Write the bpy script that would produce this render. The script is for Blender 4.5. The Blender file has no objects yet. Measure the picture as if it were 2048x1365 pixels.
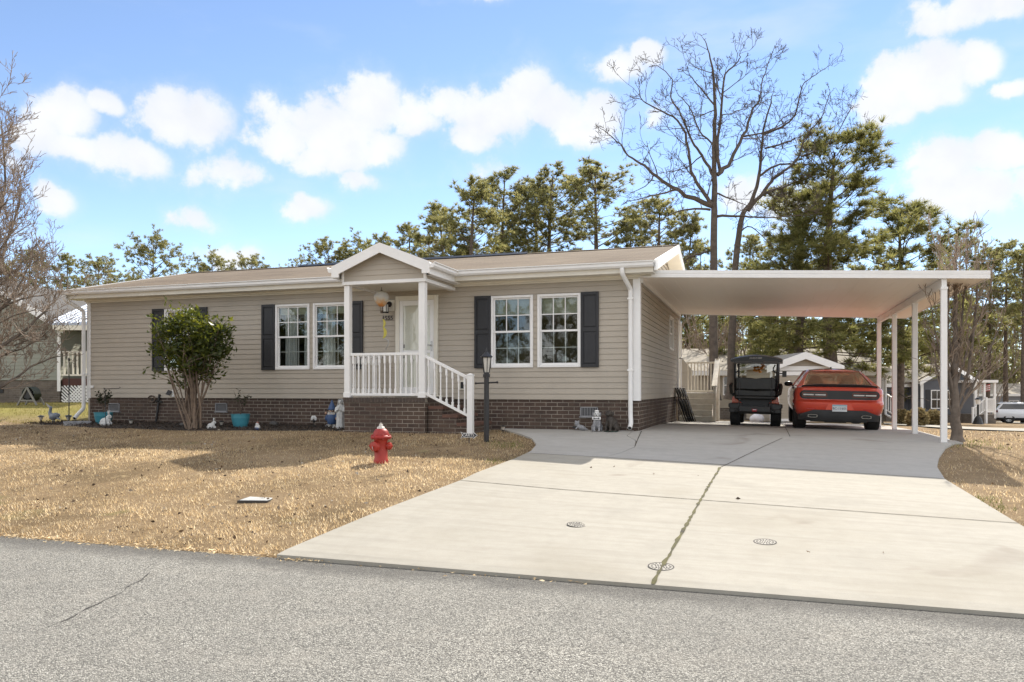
import bpy, bmesh, math, random
import numpy as np
from mathutils import Vector, Matrix, noise as mnoise
random.seed(11); RNG = np.random.default_rng(5)
R = math.radians
scene = bpy.context.scene
COL = scene.collection

# ------------------------------------------------------------------ camera
CAM = Vector((2.26, -15.04, 1.55)); YAW = R(18.0); FPX = 1531.0; HZ = 778.0
RIGHT = Vector((math.cos(YAW), math.sin(YAW), 0)); FWD = Vector((-math.sin(YAW), math.cos(YAW), 0))
cd = bpy.data.cameras.new('camera'); cam = bpy.data.objects.new('camera', cd); COL.objects.link(cam)
cam.location = CAM; cam.rotation_euler = (R(90), 0, YAW)
cd.sensor_width = 36; cd.lens = FPX/2048*36; cd.shift_y = (HZ-682.5)/2048; cd.clip_end = 3000; cd.clip_start = .05
scene.camera = cam
scene.view_settings.view_transform = 'Standard'; scene.view_settings.look = 'None'
scene.view_settings.exposure = 0.9; scene.view_settings.gamma = 1
try: scene.view_settings.use_curve_mapping = False
except Exception: pass
scene.cycles.max_bounces = 7; scene.cycles.transparent_max_bounces = 12
scene.cycles.sample_clamp_indirect = 6

def ray(px, py): return FWD + RIGHT*((px-1024)/FPX) + Vector((0, 0, (HZ-py)/FPX))
def on_y(px, py, y=0.0):
    d = ray(px, py); t = (y-CAM.y)/d.y; return CAM+d*t
def on_x(px, py, x=0.0):
    d = ray(px, py); t = (x-CAM.x)/d.x; return CAM+d*t
def at_d(px, d, z=None):                 # point at viewing depth d under column px
    p = CAM+FWD*d+RIGHT*((px-1024)/FPX*d)
    p.z = ground(p.x, p.y) if z is None else z
    return p
def xw(px): return on_y(px, 700).x

# ------------------------------------------------------------------ terrain
YS = [-9.0, -5.4, -3.5, -1.5, 0.0]
TAB = {-2: [.03, .43, .53, .69, .70], 0: [.02, .34, .48, .62, .70], 6: [.02, .17, .27, .45, .57], 20: [.02, .02, .06, .18, .30]}
XS = sorted(TAB)
def lerp(a, b, t): return a+(b-a)*t
def pl(x, xs, ys):
    if x <= xs[0]: return ys[0]
    for i in range(len(xs)-1):
        if x <= xs[i+1]: return lerp(ys[i], ys[i+1], (x-xs[i])/(xs[i+1]-xs[i]))
    return ys[-1]
def ground(x, y):
    if y < -9.0: return -.05 if y < -9.3 else lerp(pl(x, XS, [TAB[k][0] for k in XS]), -.05, (-9.0-y)/.3)
    z = pl(x, XS, [pl(min(y, 0), YS, TAB[k]) for k in XS])
    if y > 0:
        d = (x-CAM.x)*FWD.x+(y-CAM.y)*FWD.y
        zr = -.02*max(0, min(d, 22)-17)-.035*max(0, min(d, 80)-22)
        zl = .04*max(0, min(d-18, 9))
        t = min(1, max(0, (x+14)/12)); z += lerp(zl, zr, t)*min(1, y/1.0)
    return z
def gnd(px, py, dz=0):
    d = ray(px, py); a, b = 2.0, 120.0; t = a
    while t < b:
        p = CAM+d*t
        if p.z <= ground(p.x, p.y): break
        t += .05
    lo, hi = t-.05, t
    for _ in range(20):
        m = (lo+hi)/2; p = CAM+d*m
        if p.z <= ground(p.x, p.y): hi = m
        else: lo = m
    p = CAM+d*hi; p.z = ground(p.x, p.y)+dz; return p

# ------------------------------------------------------------------ mesh builder
class MB:
    def __init__(s): s.v = []; s.f = []
    def add(s, v, f):
        o = len(s.v); s.v += [tuple(p) for p in v]; s.f += [tuple(i+o for i in q) for q in f]; return s
    def box(s, x0, x1, y0, y1, z0, z1):
        v = [(x, y, z) for z in (z0, z1) for y in (y0, y1) for x in (x0, x1)]
        return s.add(v, [(0, 2, 3, 1), (4, 5, 7, 6), (0, 1, 5, 4), (2, 6, 7, 3), (0, 4, 6, 2), (1, 3, 7, 5)])
    def obox(s, c, size, M=None):
        M = M or Matrix.Identity(3); c = Vector(c); a, b, h = [q/2 for q in size]
        v = [c+M@Vector((x, y, z)) for z in (-h, h) for y in (-b, b) for x in (-a, a)]
        return s.add(v, [(0, 2, 3, 1), (4, 5, 7, 6), (0, 1, 5, 4), (2, 6, 7, 3), (0, 4, 6, 2), (1, 3, 7, 5)])
    def bar(s, p, q, w, h, up=(0, 0, 1)):
        p, q = Vector(p), Vector(q); d = (q-p).normalized(); up = Vector(up)
        sd = d.cross(up)
        if sd.length < 1e-4: sd = d.cross(Vector((0, 1, 0)))
        sd.normalize(); u = sd.cross(d).normalized(); sd = sd*w/2; u = u*h/2
        v = [p-sd-u, p+sd-u, p+sd+u, p-sd+u, q-sd-u, q+sd-u, q+sd+u, q-sd+u]
        return s.add(v, [(3, 2, 1, 0), (4, 5, 6, 7), (0, 1, 5, 4), (1, 2, 6, 5), (2, 3, 7, 6), (3, 0, 4, 7)])
    def loft(s, rings, cap=True, closed=True):
        n = len(rings[0]); v = [p for r in rings for p in r]; f = []
        for i in range(len(rings)-1):
            for j in range(n if closed else n-1):
                k = (j+1) % n; f.append((i*n+j, i*n+k, (i+1)*n+k, (i+1)*n+j))
        if cap:
            f.append(tuple(reversed(range(n)))); f.append(tuple(range((len(rings)-1)*n, len(rings)*n)))
        return s.add(v, f)
    def tube(s, pts, rad, n=8, cap=True):
        pts = [Vector(p) for p in pts]
        if not hasattr(rad, '__len__'): rad = [rad]*len(pts)
        rings = []; ref = None
        for i, p in enumerate(pts):
            d = (pts[min(i+1, len(pts)-1)]-pts[max(i-1, 0)])
            d = d.normalized() if d.length > 1e-9 else Vector((0, 0, 1))
            if ref is None: ref = d.orthogonal().normalized()
            ref = (ref-d*ref.dot(d)); ref = ref.normalized() if ref.length > 1e-6 else d.orthogonal().normalized()
            b = d.cross(ref)
            rings.append([p+(ref*math.cos(2*math.pi*k/n)+b*math.sin(2*math.pi*k/n))*rad[i] for k in range(n)])
        return s.loft(rings, cap)
    def lathe(s, prof, n=24, c=(0, 0, 0), M=None):
        c = Vector(c); M = M or Matrix.Identity(3)
        return s.loft([[c+M@Vector((max(r, 1e-4)*math.cos(2*math.pi*k/n), max(r, 1e-4)*math.sin(2*math.pi*k/n), z)) for k in range(n)] for r, z in prof])
    def ell(s, c, r, seg=16, rings=10, M=None):
        c = Vector(c); M = M or Matrix.Identity(3)
        if not hasattr(r, '__len__'): r = (r, r, r)
        return s.loft([[c+M@Vector((r[0]*max(math.sin(math.pi*i/rings), 1e-3)*math.cos(2*math.pi*k/seg), r[1]*max(math.sin(math.pi*i/rings), 1e-3)*math.sin(2*math.pi*k/seg), -r[2]*math.cos(math.pi*i/rings))) for k in range(seg)] for i in range(rings+1)])
    def prism(s, outline, a, b, plane='xz'):
        f = {'xz': lambda p, t: (p[0], t, p[1]), 'yz': lambda p, t: (t, p[0], p[1]), 'xy': lambda p, t: (p[0], p[1], t)}[plane]
        return s.loft([[f(p, a) for p in outline], [f(p, b) for p in outline]])
    def build(s, name, mat, parent=None, off=None, smooth=None, bevel=0, seg=2, sub=0, remesh=0, fixn=True):
        me = bpy.data.meshes.new(name); v = s.v
        if off is not None: v = [(p[0]-off[0], p[1]-off[1], p[2]-off[2]) for p in v]
        me.from_pydata(v, [], s.f)
        if fixn:
            bm = bmesh.new(); bm.from_mesh(me); bmesh.ops.recalc_face_normals(bm, faces=bm.faces); bm.to_mesh(me); bm.free()
        me.update()
        return link(name, me, mat, parent, smooth, bevel, seg, sub, remesh)
def link(name, me, mat, parent=None, smooth=None, bevel=0, seg=2, sub=0, remesh=0):
    o = bpy.data.objects.new(name, me); COL.objects.link(o)
    if mat: me.materials.append(mat)
    if parent: o.parent = parent
    if smooth is not None:
        for p in me.polygons: p.use_smooth = True
        if smooth < 180: me.set_sharp_from_angle(angle=R(smooth))
    if remesh:
        m = o.modifiers.new('r', 'REMESH'); m.mode = 'VOXEL'; m.voxel_size = remesh; m.use_smooth_shade = True
        m = o.modifiers.new('s', 'SMOOTH'); m.factor = .5; m.iterations = 4
    if bevel:
        m = o.modifiers.new('b', 'BEVEL'); m.width = bevel; m.segments = seg; m.limit_method = 'ANGLE'; m.angle_limit = R(40)
    if sub:
        m = o.modifiers.new('d', 'SUBSURF'); m.levels = sub; m.render_levels = sub
    return o
def tag(o, label=None, cat=None, group=None, kind=None):
    if label: o['label'] = label
    if cat: o['category'] = cat
    if group: o['group'] = group
    if kind: o['kind'] = kind
    return o
def thing(name, label, cat, loc=(0, 0, 0), rz=0, group=None):
    o = bpy.data.objects.new(name, None); COL.objects.link(o); o.empty_display_size = .2
    o.location = loc; o.rotation_euler = (0, 0, rz)
    return tag(o, label, cat, group)
def kids(o): return [c for c in COL.objects if c.parent == o]
def dup(root, loc, rz=0, label=None, group=None, scale=None):
    def cp(o, par):
        c = o.copy(); COL.objects.link(c)
        if par: c.parent = par
        for k in kids(o): cp(k, c)
        return c
    r = cp(root, None); r.location = loc; r.rotation_euler = (0, 0, rz)
    if scale is not None: r.scale = scale if hasattr(scale, '__len__') else (scale,)*3
    if label: r['label'] = label
    if group: r['group'] = group
    return r
def npmesh(name, V, F):
    V = np.asarray(V, dtype=np.float32); F = np.asarray(F, dtype=np.int32); n = F.shape[1]
    me = bpy.data.meshes.new(name); me.vertices.add(len(V)); me.vertices.foreach_set('co', V.ravel())
    me.loops.add(F.size); me.loops.foreach_set('vertex_index', F.ravel())
    me.polygons.add(len(F)); me.polygons.foreach_set('loop_start', np.arange(0, F.size, n, dtype=np.int32))
    me.update(calc_edges=True); return me
def text_mesh(s, size, ext=.003, align='CENTER', shear=0):
    cu = bpy.data.curves.new('t', 'FONT'); cu.body = s; cu.size = size; cu.extrude = ext; cu.align_x = align; cu.align_y = 'CENTER'; cu.shear = shear
    cu.resolution_u = 3
    o = bpy.data.objects.new('t', cu); COL.objects.link(o)
    dg = bpy.context.evaluated_depsgraph_get(); dg.update()
    me = bpy.data.meshes.new_from_object(o.evaluated_get(dg)); bpy.data.objects.remove(o); bpy.data.curves.remove(cu)
    me.materials.clear(); return me
def text_obj(name, s, size, mat, parent, loc, rz=0, ext=.003, bold=0):
    me = text_mesh(s, size, ext)
    me.transform(Matrix.Translation(loc) @ Matrix.Rotation(rz, 4, 'Z') @ Matrix.Rotation(R(90), 4, 'X'))
    return link(name, me, mat, parent)

# ------------------------------------------------------------------ materials
class NT:
    def __init__(s, name):
        s.m = bpy.data.materials.new(name); s.m.use_nodes = True; s.t = s.m.node_tree; s.t.nodes.clear()
        s.out = s.n('ShaderNodeOutputMaterial'); s.b = None
    def n(s, typ, **kw):
        x = s.t.nodes.new(typ)
        for k, v in kw.items(): setattr(x, k, v)
        return x
    def set(s, node, **kw):
        for k, v in kw.items():
            k = k.replace('_', ' ')
            inp = node.inputs[k]
            if hasattr(v, 'is_output'): s.t.links.new(v, inp)
            else: inp.default_value = v
        return node
    def L(s, a, b): s.t.links.new(a, b)
    def coord(s, kind='Object'): return s.n('ShaderNodeTexCoord').outputs[kind]
    def pos(s): return s.n('ShaderNodeNewGeometry').outputs['Position']
    def noise(s, scale, detail=4, rough=.55, vec=None, dist=0):
        x = s.n('ShaderNodeTexNoise'); x.inputs['Scale'].default_value = scale; x.inputs['Detail'].default_value = detail
        x.inputs['Roughness'].default_value = rough; x.inputs['Distortion'].default_value = dist
        s.L(vec if vec is not None else s.pos(), x.inputs['Vector']); return x.outputs['Fac']
    def ramp(s, fac, stops):
        x = s.n('ShaderNodeValToRGB'); e = x.color_ramp.elements
        while len(e) < len(stops): e.new(.5)
        for q, (p, c) in zip(e, stops): q.position = p; q.color = (*c, 1) if hasattr(c, '__len__') else (c, c, c, 1)
        s.L(fac, x.inputs['Fac']); return x.outputs['Color']
    def mix(s, fac, a, b, mode='MIX'):
        x = s.n('ShaderNodeMix', data_type='RGBA', blend_type=mode)
        for i, v in ((0, fac), (6, a), (7, b)):
            if hasattr(v, 'is_output'): s.L(v, x.inputs[i])
            else: x.inputs[i].default_value = v if i == 0 else ((*v, 1) if len(v) == 3 else v)
        return x.outputs[2]
    def math(s, op, a, b=0, clamp=False):
        x = s.n('ShaderNodeMath', operation=op, use_clamp=clamp)
        for i, v in ((0, a), (1, b)):
            if hasattr(v, 'is_output'): s.L(v, x.inputs[i])
            else: x.inputs[i].default_value = v
        return x.outputs[0]
    def pr(s, col, rough=.6, metal=0, spec=.5, coat=0, bump=None, bstr=.3, bdist=.01, trans=0):
        b = s.n('ShaderNodeBsdfPrincipled'); s.b = b
        if hasattr(col, 'is_output'): s.L(col, b.inputs['Base Color'])
        else: b.inputs['Base Color'].default_value = (*col, 1)
        if hasattr(rough, 'is_output'): s.L(rough, b.inputs['Roughness'])
        else: b.inputs['Roughness'].default_value = rough
        b.inputs['Metallic'].default_value = metal; b.inputs['Specular IOR Level'].default_value = spec; b.inputs['Coat Weight'].default_value = coat
        if bump is not None:
            bp = s.n('ShaderNodeBump'); bp.inputs['Strength'].default_value = bstr; bp.inputs['Distance'].default_value = bdist
            s.L(bump, bp.inputs['Height']); s.L(bp.outputs[0], b.inputs['Normal'])
        s.L(b.outputs[0], s.out.inputs[0]); return s.m
def pm(name, col, rough=.55, metal=0, var=.12, vs=4, bump=0, bs=60, coat=0, spec=.5, col2=None):
    n = NT(name); c2 = col2 or tuple(max(0, c*(1-2*var)) for c in col)
    f = n.noise(vs, 5, .6); c = n.mix(n.ramp(f, [(.3, 0), (.7, 1)]), c2, col)
    return n.pr(c, rough, metal, spec, coat, n.noise(bs, 4) if bump else None, bump)
def leafm(name, cols, trans=.35, rough=.5, spec=.4, tm=None):
    n = NT(name); g = n.n('ShaderNodeNewGeometry')
    k = len(cols)-1
    c = n.ramp(g.outputs['Random Per Island'], [(i/max(k, 1), q) for i, q in enumerate(cols)])
    big = n.noise(.9, 2); c = n.mix(n.ramp(big, [(.35, .0), (.65, .35)]), c, tuple(q*.55 for q in cols[0]))
    b = n.n('ShaderNodeBsdfPrincipled'); n.L(c, b.inputs['Base Color']); b.inputs['Roughness'].default_value = rough; b.inputs['Specular IOR Level'].default_value = spec
    t = n.n('ShaderNodeBsdfTranslucent'); n.L(n.mix(1.0, c, tm, 'MULTIPLY') if tm else c, t.inputs['Color'])
    m = n.n('ShaderNodeMixShader'); m.inputs[0].default_value = trans; n.L(b.outputs[0], m.inputs[1]); n.L(t.outputs[0], m.inputs[2])
    n.L(m.outputs[0], n.out.inputs[0]); return n.m
def glassm(name, tint=(1, 1, 1), refl=1.0, rough=.02):
    n = NT(name); fr = n.n('ShaderNodeFresnel'); fr.inputs[0].default_value = 1.55
    f = n.math('MULTIPLY_ADD', fr.outputs[0], refl); f.node.inputs[2].default_value = .03; f.node.use_clamp = True
    t = n.n('ShaderNodeBsdfTransparent'); t.inputs[0].default_value = (*tint, 1)
    g = n.n('ShaderNodeBsdfGlossy'); g.inputs['Roughness'].default_value = rough
    wob = n.n('ShaderNodeBump'); wob.inputs['Strength'].default_value = .08; wob.inputs['Distance'].default_value = .02; n.L(n.noise(2.5, 2), wob.inputs['Height']); n.L(wob.outputs[0], g.inputs['Normal'])
    m = n.n('ShaderNodeMixShader'); n.L(f, m.inputs[0]); n.L(t.outputs[0], m.inputs[1]); n.L(g.outputs[0], m.inputs[2]); n.L(m.outputs[0], n.out.inputs[0]); return n.m

def brick_mat(name, c1, c2, c3, mortar, bw=.235, rh=.0795, vert=False):
    n = NT(name); sp = n.n('ShaderNodeSeparateXYZ'); n.L(n.pos(), sp.inputs[0])
    h = n.math('ADD', sp.outputs[0], sp.outputs[1]); cb = n.n('ShaderNodeCombineXYZ'); n.L(h, cb.inputs[0]); n.L(sp.outputs[2], cb.inputs[1])
    wob = n.noise(9, 3); wv = n.n('ShaderNodeVectorMath', operation='MULTIPLY_ADD'); wv.inputs[1].default_value = (.006, .006, 0); 
    cw = n.n('ShaderNodeCombineXYZ'); n.L(wob, cw.inputs[0]); n.L(wob, cw.inputs[1]); n.L(cw.outputs[0], wv.inputs[0]); n.L(cb.outputs[0], wv.inputs[2])
    b = n.n('ShaderNodeTexBrick'); n.L(wv.outputs[0], b.inputs['Vector'])
    n.set(b, Scale=1.0, Mortar_Size=.0065, Mortar_Smooth=.15, Bias=0.0, Brick_Width=bw, Row_Height=rh)
    b.inputs['Color1'].default_value = (*c1, 1); b.inputs['Color2'].default_value = (*c2, 1); b.inputs['Mortar'].default_value = (*mortar, 1)
    c = n.mix(n.ramp(n.noise(3.2, 4), [(.45, 0), (.7, .55)]), b.outputs['Color'], c3)
    c = n.mix(b.outputs['Fac'], c, n.mix(n.ramp(n.noise(1.3, 3), [(.4, 0), (.62, 1)]), mortar, tuple(q*.5 for q in mortar)))
    c = n.mix(n.ramp(n.noise(60, 4), [(.3, .35), (.7, 0)]), c, (0.03, .022, .018))
    inv = n.math('SUBTRACT', 1.0, b.outputs['Fac']); hh = n.math('ADD', inv, n.math('MULTIPLY', n.noise(90, 3), .25))
    return n.pr(c, .85, bump=hh, bstr=.6, bdist=.006, spec=.25)

MT = {}
MT['white'] = pm('white_vinyl', (.84, .83, .81), .4, var=.04, vs=3)
MT['cream'] = pm('cream_vinyl', (.76, .72, .62), .45, var=.05, vs=2)
MT['siding'] = pm('tan_vinyl_siding', (.45, .40, .33), .55, var=.06, vs=1.6, bump=.12, bs=140, spec=.35)
MT['brick'] = brick_mat('brown_brick', (.105, .07, .056), (.07, .05, .042), (.15, .108, .078), (.35, .305, .25))
MT['brick_far'] = brick_mat('mixed_grey_brick', (.17, .14, .115), (.12, .10, .085), (.27, .235, .19), (.30, .27, .235), .22, .08)
MT['black'] = pm('black_plastic', (.018, .018, .02), .45, var=.2, vs=6)
MT['shutter'] = pm('black_vinyl_shutter', (.022, .023, .027), .5, var=.15, vs=3)
MT['rubber'] = pm('tyre_rubber', (.022, .021, .02), .8, var=.25, vs=9)
MT['dark'] = pm('dark_interior', (.05, .045, .04), .9)
MT['glass'] = glassm('window_glass', (.93, .955, .94), .75)
MT['doorglass'] = glassm('storm_glass', (.96, .97, .96), .35)
MT['carglass'] = glassm('car_glass', (.90, .92, .84), .7)
MT['metal'] = pm('grey_metal', (.45, .45, .44), .35, metal=.9, var=.1)
MT['curtain'] = pm('white_curtain', (.62, .63, .62), .9, var=.08)
MT['blind'] = pm('pale_blind', (.62, .63, .50), .6, var=.05)
MT['bark'] = pm('brown_bark', (.16, .12, .09), .9, col2=(.06, .045, .035), vs=7, bump=.8, bs=25)
MT['bark_grey'] = pm('grey_bark', (.20, .165, .135), .9, col2=(.085, .068, .055), vs=6, bump=.7, bs=25)
MT['twig'] = pm('pale_twig_bark', (.36, .285, .22), .8, col2=(.18, .135, .10), vs=5)
def concrete(name, c, warm):
    n = NT(name); a = n.ramp(n.noise(.55, 6, .6), [(.28, warm), (.5, c), (.75, tuple(q*1.06 for q in c))])
    sp = n.n('ShaderNodeSeparateXYZ'); n.L(n.pos(), sp.inputs[0]); st = n.n('ShaderNodeCombineXYZ'); n.L(n.math('MULTIPLY', sp.outputs[0], .6), st.inputs[0]); n.L(n.math('MULTIPLY', sp.outputs[1], 9), st.inputs[1])
    a = n.mix(n.ramp(n.noise(1.0, 4, .6, st.outputs[0]), [(.45, 0), (.75, .38)]), a, tuple(q*.74 for q in warm))
    a = n.mix(n.ramp(n.noise(1.1, 4, .6), [(.55, 0), (.75, .42)]), a, tuple(q*.66 for q in c)); a = n.mix(n.ramp(n.noise(.8, 3, .5, dist=.6), [(.66, 0), (.74, .4)]), a, (.17, .13, .10)); a = n.mix(n.ramp(n.noise(7, 4, .6), [(.35, .16), (.6, 0)]), a, tuple(q*.7 for q in warm))
    a = n.mix(n.ramp(n.noise(120, 3, .7), [(.3, .22), (.6, 0)]), a, tuple(q*.55 for q in c))
    v = n.n('ShaderNodeTexVoronoi'); v.inputs['Scale'].default_value = 14; n.L(n.pos(), v.inputs['Vector'])
    a = n.mix(n.ramp(v.outputs['Distance'], [(.015, .55), (.035, 0)]), a, (.05, .045, .04))
    return n.pr(a, .85, bump=n.noise(160, 4), bstr=.25, bdist=.004, spec=.25)
MT['concrete'] = concrete('broom_concrete', (.38, .357, .306), (.325, .298, .243))
MT['concrete_grey'] = concrete('grey_concrete', (.435, .42, .39), (.38, .36, .325))
def asphalt():
    n = NT('weathered_asphalt'); p = n.pos()
    v = n.n('ShaderNodeTexVoronoi'); v.inputs['Scale'].default_value = 105; n.L(p, v.inputs['Vector'])
    sp = n.n('ShaderNodeSeparateColor'); n.L(v.outputs['Color'], sp.inputs[0])
    c = n.ramp(sp.outputs[0], [(0, (.08, .076, .068)), (.2, (.22, .215, .19)), (.5, (.375, .362, .32)), (.85, (.49, .47, .415)), (1, (.68, .66, .59))])
    c = n.mix(n.ramp(v.outputs['Distance'], [(.35, 0), (.7, .7)]), c, (.05, .047, .043))
    c = n.mix(n.ramp(n.noise(.45, 5, .65), [(.35, .0), (.65, .4)]), c, (.17, .165, .15))
    c = n.mix(n.ramp(n.noise(2.5, 5, .7), [(.5, 0), (.75, .22)]), c, (.42, .385, .33))
    sy = n.n('ShaderNodeSeparateXYZ'); n.L(p, sy.inputs[0])
    e = n.math('ADD', sy.outputs[1], n.math('MULTIPLY', n.noise(2.2, 4), .5))
    c = n.mix(n.ramp(n.math('ADD', e, 10.0), [(.72, 0), (1.15, .6)]), c, (.07, .066, .06))
    h = n.math('SUBTRACT', n.math('MULTIPLY', sp.outputs[0], .5), v.outputs['Distance'])
    return n.pr(c, .85, bump=h, bstr=.8, bdist=.01, spec=.3)
MT['asphalt'] = asphalt()
def lawn():
    n = NT('dry_lawn_soil'); p = n.pos()
    c = n.ramp(n.noise(.55, 6, .65), [(.3, (.16, .118, .068)), (.5, (.29, .21, .125)), (.7, (.40, .30, .19))])
    c = n.mix(n.ramp(n.noise(34, 4, .7), [(.3, .65), (.62, 0)]), c, (.13, .085, .04))
    c = n.mix(n.ramp(n.noise(4.5, 5, .6), [(.58, 0), (.75, .6)]), c, (.50, .385, .22))
    c = n.mix(n.ramp(n.noise(1.4, 4, .6), [(.60, 0), (.72, .8)]), c, (.12, .085, .05))
    # greener turf on the left side yard and in patches beside the concrete
    sp = n.n('ShaderNodeSeparateXYZ'); n.L(p, sp.inputs[0])
    yard = n.math('MULTIPLY', n.math('MULTIPLY_ADD', sp.outputs[0], -.5, True), n.math('MULTIPLY_ADD', sp.outputs[1], .5, True), True)
    yard.node.inputs[0].links[0].from_node.inputs[2].default_value = -6.0
    yard.node.inputs[1].links[0].from_node.inputs[2].default_value = .3
    g = n.math('MULTIPLY', yard, n.ramp(n.noise(1.2, 5), [(.25, .45), (.6, .95)]))
    c = n.mix(g, c, (.26, .235, .07))
    c = n.mix(n.ramp(n.noise(.8, 3, .5), [(.66, 0), (.78, .5)]), c, (.15, .19, .05))
    return n.pr(c, .95, bump=n.noise(30, 5, .7), bstr=1, bdist=.03, spec=.1)
MT['lawn'] = lawn()

# ------------------------------------------------------------------ world + sun
SUND = Vector((.15, 1.07, 1.0)).normalized(); EL = math.asin(SUND.z); AZ = math.atan2(SUND.x, SUND.y)
w = bpy.data.worlds.new('World'); scene.world = w; w.use_nodes = True
def world():
    t = w.node_tree; t.nodes.clear()
    def N(k, **kw):
        x = t.nodes.new(k)
        for a, b in kw.items(): setattr(x, a, b)
        return x
    def Lk(a, b): t.links.new(a, b)
    def mth(op, a, b=0.0, c=None, clamp=False):
        x = N('ShaderNodeMath', operation=op, use_clamp=clamp)
        for i, v in enumerate((a, b, c)):
            if v is None: continue
            if hasattr(v, 'is_output'): Lk(v, x.inputs[i])
            else: x.inputs[i].default_value = v
        return x.outputs[0]
    sky = N('ShaderNodeTexSky', sky_type='NISHITA'); sky.sun_disc = False; sky.sun_elevation = EL; sky.sun_rotation = AZ
    sky.altitude = 0; sky.air_density = SKY_AIR; sky.dust_density = SKY_DUST; sky.ozone_density = SKY_OZ
    g = N('ShaderNodeTexCoord').outputs['Generated']
    sp = N('ShaderNodeSeparateXYZ'); Lk(g, sp.inputs[0])
    az = mth('ARCTAN2', sp.outputs[0], sp.outputs[1]); el = mth('ARCSINE', sp.outputs[2])
    nz = N('ShaderNodeTexNoise'); nz.inputs['Scale'].default_value = 13; nz.inputs['Detail'].default_value = 10; nz.inputs['Roughness'].default_value = .62; Lk(g, nz.inputs['Vector'])
    nb = N('ShaderNodeTexNoise'); nb.inputs['Scale'].default_value = 5; nb.inputs['Detail'].default_value = 3; Lk(g, nb.inputs['Vector'])
    cb = N('ShaderNodeCombineXYZ')
    # wobble the coordinates so that outlines billow
    Lk(mth('ADD', az, mth('MULTIPLY', mth('SUBTRACT', nz.outputs['Fac'], .5), .05)), cb.inputs[0])
    nz2 = N('ShaderNodeTexNoise'); nz2.inputs['Scale'].default_value = 17; nz2.inputs['Detail'].default_value = 6
    vo = N('ShaderNodeVectorMath', operation='ADD'); vo.inputs[1].default_value = (3.1, 7.7, 1.3); Lk(g, vo.inputs[0]); Lk(vo.outputs[0], nz2.inputs['Vector'])
    Lk(mth('ADD', el, mth('MULTIPLY', mth('SUBTRACT', nz2.outputs['Fac'], .5), .04)), cb.inputs[1])
    cur = None
    for (px, py, rx, ry, dens) in CLOUDS:
        d = ray(px, py).normalized(); a0 = math.atan2(d.x, d.y); e0 = math.asin(d.z)
        cz = math.cos(math.atan((px-1024)/FPX)); ra = rx/FPX*cz*cz; re = ry/FPX*cz
        s = N('ShaderNodeVectorMath', operation='SUBTRACT'); Lk(cb.outputs[0], s.inputs[0]); s.inputs[1].default_value = (a0, e0, 0)
        m = N('ShaderNodeVectorMath', operation='MULTIPLY'); Lk(s.outputs[0], m.inputs[0]); m.inputs[1].default_value = (1/ra, 1/re, 0)
        ln = N('ShaderNodeVectorMath', operation='LENGTH'); Lk(m.outputs[0], ln.inputs[0])
        v = mth('MULTIPLY', mth('SUBTRACT', 1.37, ln.outputs['Value']), dens)
        cur = v if cur is None else mth('SMOOTH_MAX', cur, v, .12)
    dens = mth('ADD', cur, mth('MULTIPLY', mth('SUBTRACT', nz.outputs['Fac'], .5), 2.7))
    rp = N('ShaderNodeMapRange', interpolation_type='SMOOTHSTEP'); Lk(dens, rp.inputs[0]); rp.inputs[1].default_value = .12; rp.inputs[2].default_value = .60
    halo = N('ShaderNodeMapRange', interpolation_type='SMOOTHSTEP'); Lk(dens, halo.inputs[0]); halo.inputs[1].default_value = -.45; halo.inputs[2].default_value = 1.1
    core = mth('ADD', mth('MULTIPLY', rp.outputs[0], .68), mth('MULTIPLY', halo.outputs[0], .32))
    # the rest of the dome: unseen scattered cumulus, added to raise the ambient light
    off = mth('ABSOLUTE', mth('SUBTRACT', az, -YAW)); side = N('ShaderNodeMapRange'); Lk(off, side.inputs[0]); side.inputs[1].default_value = .78; side.inputs[2].default_value = 1.0
    rr = N('ShaderNodeMapRange', interpolation_type='SMOOTHSTEP'); Lk(mth('ADD', nb.outputs['Fac'], mth('MULTIPLY', mth('SUBTRACT', nz.outputs['Fac'], .5), .3)), rr.inputs[0]); rr.inputs[1].default_value = .40; rr.inputs[2].default_value = .56
    other = mth('MULTIPLY', rr.outputs[0], side.outputs[0])
    # thin wisps everywhere near the horizon
    wz = N('ShaderNodeTexNoise'); wz.inputs['Scale'].default_value = 4; wz.inputs['Detail'].default_value = 6
    sv = N('ShaderNodeVectorMath', operation='MULTIPLY'); sv.inputs[1].default_value = (1, 1, 3.5); Lk(g, sv.inputs[0]); Lk(sv.outputs[0], wz.inputs['Vector'])
    wr = N('ShaderNodeMapRange', interpolation_type='SMOOTHSTEP'); Lk(wz.outputs['Fac'], wr.inputs[0]); wr.inputs[1].default_value = .5; wr.inputs[2].default_value = .8; wr.inputs[4].default_value = .35
    mask = mth('MAXIMUM', mth('MAXIMUM', core, other), wr.outputs[0])
    hue = N('ShaderNodeMix', data_type='RGBA', blend_type='MULTIPLY'); hue.inputs[0].default_value = 1; Lk(sky.outputs[0], hue.inputs[6]); hue.inputs[7].default_value = (*SKY_TINT, 1)
    cl = N('ShaderNodeMix', data_type='RGBA'); Lk(nz2.outputs['Fac'], cl.inputs[0]); cl.inputs[6].default_value = (CLOUD*.76, CLOUD*.80, CLOUD*.88, 1); cl.inputs[7].default_value = (CLOUD*1.1, CLOUD*1.1, CLOUD*1.1, 1)
    lit = N('ShaderNodeMix', data_type='RGBA'); Lk(side.outputs[0], lit.inputs[0]); Lk(cl.outputs[2], lit.inputs[6]); lit.inputs[7].default_value = (CLOUD*1.75, CLOUD*1.68, CLOUD*1.6, 1)  # clouds out of view made brighter and warmer, as added fill light
    mx = N('ShaderNodeMix', data_type='RGBA'); Lk(mask, mx.inputs[0]); Lk(hue.outputs[2], mx.inputs[6]); Lk(lit.outputs[2], mx.inputs[7])
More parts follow.
